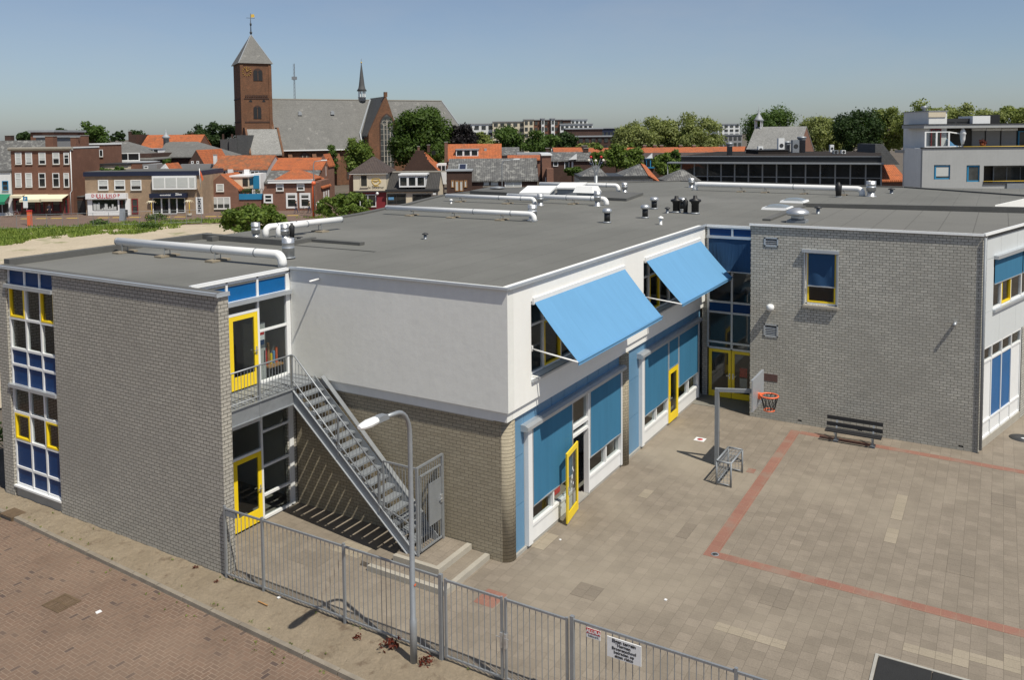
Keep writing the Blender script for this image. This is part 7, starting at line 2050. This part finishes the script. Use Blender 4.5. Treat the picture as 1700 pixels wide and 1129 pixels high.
L_ = (('pale green tree right behind the copper beech', 786, 822, 214, 262, 185, 'pale'), ('pointed dark green tree left of the far apartments', 818, 872, 206, 262, 180, 'mid'), ('broad dark green tree before the brown far towers', 866, 928, 212, 262, 175, 'mid'), ('greyish green tree right of the broad dark tree', 922, 958, 216, 260, 185, 'dark'), ('low light shrubs under the dark brown block', 940, 1000, 234, 256, 190, 'pale'))
for i, (lb, a, c, t_, bt, v, lf) in enumerate(L_): ttree('garden_tree', lb, a, c, t_, bt, v, lf, 1900, None, 40 + i, 18, group='trees before the far apartments')
L_ = (('pale willow crown, leftmost of the willow group', 1018, 1082, 198, 266, 175, 'willow'), ('tall pale willow crown in the middle of the willow group', 1054, 1134, 190, 266, 182, 'willow'), ('broad pale willow crown before the white flats', 1104, 1208, 189, 266, 178, 'willow'))
for i, (lb, a, c, t_, bt, v, lf) in enumerate(L_): ttree('willow', lb, a, c, t_, bt, v, lf, 5200, .5, 60 + i, 34, group='pale willows', lump=.33)
L_ = (('large round dark tree behind the chapel', 1222, 1340, 178, 262, 200, 'mid', 5200), ('pale feathery tree right of the chapel', 1312, 1400, 190, 266, 178, 'willow', 4200), ('dense very dark tree before the apartment block', 1384, 1468, 178, 266, 165, 'dark', 4600), ('tall pale tree touching the apartment stair tower', 1440, 1512, 165, 268, 170, 'pale', 4200),
      ('pale feathery tree between the dark tree and the chapel', 1352, 1420, 196, 262, 185, 'willow', 2600), ('pale airy treetop behind the apartment lift house', 1490, 1590, 166, 240, 160, 'pale', 2600), ('pale airy treetop above the white roof box', 1560, 1664, 168, 240, 160, 'willow', 2800), ('pale airy treetop at the right edge of the view', 1632, 1770, 167, 240, 165, 'pale', 3200))
for i, (lb, a, c, t_, bt, v, lf, n) in enumerate(L_): ttree('park_tree', lb, a, c, t_, bt, v, lf, n, .5, 80 + i, 26, group='trees behind the right-hand roofs', lump=.33)
L_ = (('young fresh green tree beside the globe lamp', 983, 1003, 228, 292, 100, 'fresh'), ('young tree left in the pair behind the pyramid shed', 1005, 1042, 236, 288, 104, 'fresh'), ('young tree right in the pair behind the pyramid shed', 1036, 1070, 232, 290, 108, 'fresh'), ('young tree left of the dark glass building', 1086, 1118, 246, 300, 98, 'fresh'), ('young tree overlapping the corner of the dark glass building', 1110, 1132, 240, 300, 102, 'mid'), ('dark shrub in the garden of the dark row house', 935, 966, 276, 292, 112, 'mid'))
for i, (lb, a, c, t_, bt, v, lf) in enumerate(L_): ttree('young_tree', lb, a, c, t_, bt, v, lf, 1300, .34, 110 + i, 16, group='young street trees', lump=.42)
for i, (lb, a, c, t_, bt, v) in enumerate((('leafy green bush behind the short white ducts', 364, 480, 332, 402, 72), ('leafy green bush in front of the alley and the cafe', 520, 628, 316, 372, 88))):
    ttree('bush', lb, a, c, t_, bt, v, 'fresh', 2300, .30, 140 + i, 40, group='bushes on the sand lot', cat='bush', lump=.27)
# roof garden and street plants
for i, (a, c, t_, bt, v, lb) in enumerate(((166, 186, 277, 290, 121, 'left part of the roof garden above the beige shops'), (186, 210, 276, 289, 121, 'right part of the roof garden above the beige shops'), (270, 284, 263, 273, 128, 'round green shrub by the orange shed'))):
    ttree('shrub', lb, a, c, t_, bt, v, 'mid', 500, .3, 160 + i, 8, cat='shrub')
for i, (px, v, lb, h) in enumerate(((250, 113, 'potted palm with a pale head before the right-hand shop', 2.0), (313, 113.5, 'potted palm beside the right edge of the shop window', 2.0))):
    t = TB('potted_palm', lb, 'potted palm', px, v); m = LB(); m.tube([(0, 0, .3), (0, 0, h)], .06, 6); m.build('trunk', M['yellow_rail'], t.e); m = LB(); m.lathe([(.25, -.05), (.32, .4)], (0, 0, 0), 10); m.build('pot', M['concrete_light'], t.e)
    m = LB(); 
    for k in range(16):
        a = 2 * pi * k / 16; m.face([(0, 0, h), (.4 * cos(a - .12), .4 * sin(a - .12), h + .22), (.8 * cos(a), .8 * sin(a), h - .1), (.4 * cos(a + .12), .4 * sin(a + .12), h + .2)])
    m.build('fronds', M['cream_cloth'], t.e, recalc=False)
for i, (px, py, v, s_, lb) in enumerate(((258, 352, 109, 1.1, 'tall green weed clump on the lot edge before the right-hand shop'), (162, 362, 103, .9, 'green weed clump on the lot edge under the white shop sign'), (245, 372, 98, 1.0, 'dark green bramble clump at the sand edge'), (395, 352, 110, .8, 'weed clump beside the cottage'))):
    t = TB('weed_clump', lb, 'weeds', px, v); m = LB(); leaf_cloud(m, [(0, 0, .4 * s_, .7 * s_), (.8 * s_, .2, .3 * s_, .5 * s_), (-.9 * s_, 0, .3 * s_, .55 * s_)], 420, .24, 170 + i); m.build('leaves', LEAF['mid'], t.e, recalc=False); m = LB(); m.tube([(0, 0, -.05), (0, 0, .6 * s_)], .03, 4); m.build('stem', M['bark'], t.e)
# rough grass on the lot
rnd = random.Random(11); m = MB(); cnt = 0
def band(u):   # depth where the grass starts, for a place along the street
    pts = [(-75, 80), (-52, 86), (-49, 93), (-45.5, 98), (-42, 98), (-38, 107), (-30, 112), (-20, 113)]
    for (a, va), (c, vc) in zip(pts[:-1], pts[1:]):
        if a <= u <= c: return va + (vc - va) * (u - a) / (c - a)
    return 80
while cnt < 9000:
    u = rnd.uniform(-75, -20); v = rnd.uniform(78, 116); v0 = band(u); v1 = min(v0 + 16, 103 + (u + 60) * .22)
    k = mnoise.noise(Vector((u * .25, v * .25, 1))) + .5 * mnoise.noise(Vector((u * .9, v * .9, 4)))
    if v > v1 or v < v0 - 3 - 3 * k or k < -.42 + .25 * (v < v0 + 2): continue
    cnt += 1; p = town(u, v, -.06); h = rnd.uniform(.08, .40) * (1 + 1.1 * max(-.4, mnoise.noise(Vector((u * .6, v * .6, 9)))))
    for _ in range(3):
        a = rnd.uniform(0, pi); dx, dy = cos(a) * .09, sin(a) * .09; lx, ly = rnd.gauss(0, .15), rnd.gauss(0, .15)
        q = Vector((p.x + rnd.gauss(0, .2), p.y + rnd.gauss(0, .2), p.z))
        m.face([(q.x - dx, q.y - dy, q.z), (q.x + dx, q.y + dy, q.z), (q.x + dx * .3 + lx, q.y + dy * .3 + ly, q.z + h), (q.x - dx * .3 + lx, q.y - dy * .3 + ly, q.z + h * .9)])
tag(m.build('rough_grass', LEAF['grass'], None, recalc=False), 'rough green grass along the edge of the sand lot', 'grass', kind='stuff')
# yellow kerb marks along the shopping street
m = MB()
for px in (44, 69, 94, 120, 172, 196, 224, 250, 274, 299, 350, 372, 486):
    p = ground_at(px, 364.5 - px * .012 - 1.5); c = [p + RU * a + RV * b for a, b in ((-.75, -.3), (.75, -.3), (.75, .3), (-.75, .3))]; m.hull([(q.x, q.y, -.03) for q in c], [(q.x, q.y, -.02) for q in c])
S(m.build('road_marking', M['yellow_rail']))

# ---- street furniture
def lamp(label, px, v, ptop, pbase, reach, sleeve=False):
    t = TB('street_lamp', label, 'street lamp', px, v); zt = t.X(px, ptop)[1]
    m = LB(); m.tube([(0, 0, -.1), (0, 0, zt - .8)] + [(reach * .25 * (1 - cos(a)), 0, zt - .8 + .7 * sin(a)) for a in (pi / 6, pi / 3, pi / 2)] + [(reach, 0, zt)], [.09, .07, .06, .06, .055, .05], 7); m.build('pole', M['galv'], t.e)
    m = LB(); m.prism([(reach - .05, zt - .02), (reach + .8, zt + .0), (reach + .75, zt + .14), (reach + .1, zt + .12)], -.15, .15, 'n'); m.build('lamp_head', M['white_paint'], t.e)
    if sleeve: 
        z0 = t.X(px, 304)[1]; m = LB(); m.tube([(-.14, 0, 0), (-.14, 0, z0), (0, 0, z0 + .05)], .16, 8); m.ball((-.05, 0, z0), .3, 10, 6); m.build('orange_sleeve', M['orange_paint'], t.e)
    return t
lamp('street lamp with an orange sleeve before the brick hip-roofed house', 521, 111, 266.5, 361, 1.0, True)
lamp('grey street lamp before the long grey tile roof', 833.5, 97, 265, 312, 1.3)
t = TB('globe_lamp', 'steel lamp cluster with white, red and blue globes behind the skylight hoods', 'street lamp', 989.5, 74); q = t.R(986.5, 291, 992.5, 303)
m = LB(); m.tube([(0, 0, -.1), (0, 0, q[3])], .16, 10); m.build('post', M['galv'], t.e)
for i, (px, py, mt) in enumerate(((977.5, 266, 'globe_white'), (989, 266.5, 'globe_white'), (1001.5, 266, 'globe_white'), (981, 260.5, 'red'), (998, 260.5, 'red'), (981, 272, 'navy'), (998, 270.5, 'navy'))):
    x, z = t.X(px, py); m = LB(); m.tube([(0, 0, q[3] - .1), (x * .5, 0, q[3] + (z - q[3]) * .6), (x, 0, z)], .03, 5); a_ = m.build('arm', M['galv'], t.e); m = LB(); m.ball((x, 0, z), .125, 10, 7); m.build('globe', M[mt], a_)
t = TB('parking_sign', 'blue parking sign with a white plate on a pole in the shopping street', 'sign', 42, 104); q = t.R(38.5, 326, 46, 345)
m = LB(); m.tube([(0, .05, -.1), (0, .05, q[3])], .04, 6); m.build('pole', M['galv'], t.e); zc = q[2] + (q[3] - q[2]) * .62
t.box('blue_plate', 'sea_blue', q[0], q[1], -.02, 0, zc, q[3]); t.box('white_plate', 'white_sign', q[0], q[1], -.02, 0, q[2], zc - .02); t.text('lettering', 'P', .42, 'white_sign', (q[0] + q[1]) / 2, -.03, zc + .1)
t = TB('red_bin', 'red street bin below the parking sign', 'bin', 47, 103.5); q = t.R(44.5, 349, 49.5, 364); t.box('body', 'orange_paint', q[0], q[1], 0, .5, -.1, q[3] - .15); t.box('lid', 'red', q[0] - .04, q[1] + .04, -.04, .54, q[3] - .15, q[3])
t = TB('sandwich_board', 'grey sandwich board before the white-fronted shop', 'board', 203.5, 109); q = t.R(199, 346, 208, 368)
m = LB(); m.hull([(q[0], -.3, -.03), (q[1], -.3, -.03), (q[1], -.26, -.03), (q[0], -.26, -.03)], [(q[0], 0, q[3]), (q[1], 0, q[3]), (q[1], .04, q[3]), (q[0], .04, q[3])]); m.build('front_panel', M['galv'], t.e)
m = LB(); m.hull([(q[0], .34, -.03), (q[1], .34, -.03), (q[1], .38, -.03), (q[0], .38, -.03)], [(q[0], .045, q[3]), (q[1], .045, q[3]), (q[1], .085, q[3]), (q[0], .085, q[3])]); m.build('rear_panel', M['galv_dull'], t.e)
t = TB('menu_board', 'dark menu board beside the grey sandwich board', 'board', 209.5, 112); q = t.R(207.5, 348, 212, 362); t.box('panel', 'dark_metal', q[0], q[1], 0, .05, .1, q[3]); t.box('stand', 'wood', q[0], q[1], -.05, .3, -.03, .1)
# open-air site fence along the lot
sf_ = TB('site_fence', 'thin wire site fence along the grass edge of the sand lot', 'fence', 180, 101)
pxs = [0, 28, 52, 78, 104, 130, 155, 181, 206, 232, 258, 284, 310, 335]
P = []
for px in pxs:
    g = ground_at(px, 376 - px * .034 + 6); P.append(((g - sf_.o).dot(sf_.ex), (g - sf_.o).dot(sf_.ey)))
for x, y in P: m = LB(); m.tube([(x, y, -.1), (x, y, 1.75)], .03, 5); m.build('post', M['galv'], sf_.e)
for (a, c) in zip(P[:-1], P[1:]):
    m = LB(); m.tube([(a[0], a[1], 1.72), (c[0], c[1], 1.72)], .018, 4); m.tube([(a[0], a[1], .2), (c[0], c[1], .2)], .018, 4)
    for i in range(1, 12): x, y = a[0] + (c[0] - a[0]) * i / 12, a[1] + (c[1] - a[1]) * i / 12; m.tube([(x, y, .2), (x, y, 1.72)], .004, 3)
    m.build('fence_panel', M['galv'], sf_.e)
# bicycles
def bicycle(label, px, v, rz, mat, z=-.03):
    t = TB('bicycle', label, 'bicycle', px, v, rz, 'bicycles in the shopping street')
    for x in (-.52, .52):
        m = LB(); m.tube([(x + .33 * cos(2 * pi * k / 18), 0, .33 + .33 * sin(2 * pi * k / 18) + z) for k in range(19)], .018, 5)
        for k in range(6): m.tube([(x, 0, .33 + z), (x + .32 * cos(pi * k / 3), 0, .33 + .32 * sin(pi * k / 3) + z)], .004, 3)
        m.build('wheel', M['black_plastic'], t.e)
    m = LB()
    for a, c in (((-.52, .33), (-.18, .30)), ((-.18, .30), (-.25, .80)), ((-.52, .33), (-.24, .72)), ((-.18, .30), (.38, .70)), ((-.24, .72), (.36, .80)), ((.52, .33), (.34, .92))): m.tube([(a[0], 0, a[1] + z), (c[0], 0, c[1] + z)], .018, 5)
    m.build('frame', M[mat], t.e); m = LB(); m.tube([(.28, -.28, .98 + z), (.36, 0, .95 + z), (.28, .28, .98 + z)], .015, 5); m.build('handlebar', M['steel'], t.e)
    m = LB(); m.hull([(-.38, -.08, .83 + z), (-.12, -.03, .83 + z), (-.12, .03, .83 + z), (-.38, .08, .83 + z)], [(-.38, -.08, .88 + z), (-.12, -.03, .87 + z), (-.12, .03, .87 + z), (-.38, .08, .88 + z)]); m.build('saddle', M['black_plastic'], t.e)
    return t
bicycle('silver bicycle parked at the far left before the brown house, left one of two', 14, 115.5, .3, 'galv')
bicycle('silver bicycle leaning beside another at the brown house, right one of two', 22, 116, .2, 'steel')
bicycle('bicycle wheeled along by the person in olive before the hip-roofed house', 506, 116.6, .15, 'dark_metal')

# ---- people in the street
def person(label, px, v, rz, pose, shirt, legs, hair='hair'):
    t = TB('person', label, 'person', px, v, rz, 'people in the shopping street')
    sp = dict(walk=.22, stand=.08, push=.2)[pose]
    V = {}; E_ = []; rad = {}
    def j(k, p, r): V[k] = p; rad[k] = r
    j('pelvis', (0, 0, .93), .125); j('waist', (0, 0, 1.08), .12); j('chest', (0, .0, 1.30), .15); j('neck', (0, 0, 1.48), .06); j('jaw', (0, -.02, 1.56), .075); j('head', (0, -.01, 1.66), .098); j('crown', (0, 0, 1.73), .07)
    for s, n_ in ((1, 'r'), (-1, 'l')):
        f = s * sp
        j('hip' + n_, (.10 * s, 0, .88), .095); j('knee' + n_, (.10 * s, -f * .6 - .03, .48), .062); j('ankle' + n_, (.10 * s, -f + .05, .09), .042); j('toe' + n_, (.11 * s, -f - .13, .04), .038)
        j('sho' + n_, (.19 * s, 0, 1.40), .062)
        if pose == 'push': j('elb' + n_, (.25 * s, -.12, 1.14), .042); j('wri' + n_, (.2 * s, -.36, 1.02), .03); j('hand' + n_, (.19 * s, -.44, 1.0), .03)
        else: j('elb' + n_, (.25 * s, f * .3 + .03, 1.12), .042); j('wri' + n_, (.25 * s, f * .5 - .08, .88), .03); j('hand' + n_, (.25 * s, f * .55 - .12, .80), .032)
    names = list(V); ix = {k: i for i, k in enumerate(names)}
    ed = [('pelvis', 'waist'), ('waist', 'chest'), ('chest', 'neck'), ('neck', 'jaw'), ('jaw', 'head'), ('head', 'crown')]
    for n_ in 'rl': ed += [('pelvis', 'hip' + n_), ('hip' + n_, 'knee' + n_), ('knee' + n_, 'ankle' + n_), ('ankle' + n_, 'toe' + n_), ('chest', 'sho' + n_), ('sho' + n_, 'elb' + n_), ('elb' + n_, 'wri' + n_), ('wri' + n_, 'hand' + n_)]
    me = bpy.data.meshes.new('skeleton'); me.from_pydata([V[k] for k in names], [(ix[a], ix[c]) for a, c in ed], []); me.update()
    o = bpy.data.objects.new('body', me); COL.objects.link(o)
    md = o.modifiers.new('skin', 'SKIN'); sd = o.modifiers.new('sub', 'SUBSURF'); sd.levels = 1; sd.render_levels = 1
    sv = me.skin_vertices[0].data
    for k in names: sv[ix[k]].radius = (rad[k], rad[k])
    sv[0].use_root = True
    bpy.context.view_layer.update(); dg = bpy.context.evaluated_depsgraph_get()
    bm_ = bpy.data.meshes.new_from_object(o.evaluated_get(dg)); bpy.data.objects.remove(o)
    bm_.materials.clear()
    for k in (legs, shirt, 'skin', hair): bm_.materials.append(M[k])
    for p in bm_.polygons:
        c = p.center; z = c.z; p.use_smooth = True
        p.material_index = 0 if z < .98 and abs(c.x) < .22 else (1 if z < 1.47 and not (z < 1.0) else 2)
        if z < .95 and abs(c.x) >= .19: p.material_index = 2
        if z > 1.68 or (z > 1.58 and c.y > .03): p.material_index = 3
    bm_.name = 'body'
    b_ = bpy.data.objects.new('body', bm_); COL.objects.link(b_); b_.parent = t.e; b_.location.z = -.03
    m = LB(); m.lathe([(.10, 1.66), (.108, 1.70), (.08, 1.77), (.02, 1.79)], (0, .01, -.03), 10); m.build('hair', M[hair], t.e)
    return t
person('person in dark clothes walking along the kerb before the hip-roofed house', 490.5, 116.8, -1.3, 'walk', 'shirt_dark', 'denim')
person('person in an olive top pushing a bicycle before the hip-roofed house', 512.5, 116.9, -1.5, 'push', 'shirt_olive', 'denim')
person('person in white standing behind the orange lamp sleeve', 527, 118.5, .5, 'stand', 'white_sign', 'denim')
person('person in black standing under the right cream awning of the brown house', 80, 116.5, .4, 'stand', 'shirt_dark', 'shirt_dark')
SKY, SUNE, EXPO = .091, 4.8, 0.0
# ================================================================== sky, sun, camera
SUN = Vector((-.205, -.575, 1.0)).normalized()
el = math.asin(SUN.z); az = atan2(SUN.x, SUN.y)
w = bpy.data.worlds.new('World'); scene.world = w; w.use_nodes = True
nt = w.node_tree; bg = nt.nodes['Background']
sky = nt.nodes.new('ShaderNodeTexSky'); sky.sky_type = 'NISHITA'
sky.sun_disc = False; sky.sun_elevation = el; sky.sun_rotation = az
sky.altitude = 0; sky.air_density = .9; sky.dust_density = .75; sky.ozone_density = 5.5
# thin high veil: the sky's own colour greyed a little, with faint cirrus streaks
tc = nt.nodes.new('ShaderNodeTexCoord')
mp = nt.nodes.new('ShaderNodeMapping'); mp.inputs['Scale'].default_value = (1.2, 2.6, 7.0); mp.inputs['Rotation'].default_value = (0, 0, .5)
nt.links.new(tc.outputs['Generated'], mp.inputs[0])
cl = noise(nt, mp.outputs[0], 1.1, 6, .6, .42, .78)
hs = nt.nodes.new('ShaderNodeHueSaturation'); hs.inputs['Saturation'].default_value = .84
nt.links.new(sky.outputs[0], hs.inputs['Color'])
veil = mixc(nt, math_n(nt, 'MULTIPLY', cl, .26), hs.outputs[0], (5.2, 5.4, 5.6))
nt.links.new(veil, bg.inputs[0]); bg.inputs[1].default_value = SKY
ld = bpy.data.lights.new('sun', 'SUN'); ld.energy = SUNE; ld.angle = R(.5); ld.color = (1.0, .94, .82)
so = bpy.data.objects.new('sun', ld); COL.objects.link(so)
so.rotation_euler = (-SUN).to_track_quat('-Z', 'Y').to_euler()
so.location = (0, -30, 60)
cd = bpy.data.cameras.new('camera'); cam = bpy.data.objects.new('camera', cd); COL.objects.link(cam)
cd.sensor_width = 36; cd.lens = 36 * FOC / PW
cd.shift_x = (PW / 2 - PPX) / PW; cd.shift_y = (PPY - PH / 2) / PW
cd.clip_end = 20000; cd.clip_start = .1
mx = Matrix((( CR.x, CU.x, -_f.x, CAM.x), (CR.y, CU.y, -_f.y, CAM.y), (CR.z, CU.z, -_f.z, CAM.z), (0, 0, 0, 1)))
cam.matrix_world = mx
scene.camera = cam
vs = scene.view_settings
vs.view_transform = 'Standard'; vs.look = 'None'; vs.exposure = EXPO; vs.gamma = 1; vs.use_curve_mapping = False
scene.render.engine = 'CYCLES'
scene.cycles.max_bounces = 6; scene.cycles.diffuse_bounces = 3; scene.cycles.glossy_bounces = 3; scene.cycles.transmission_bounces = 4; scene.cycles.transparent_max_bounces = 12
scene.cycles.use_denoising = True
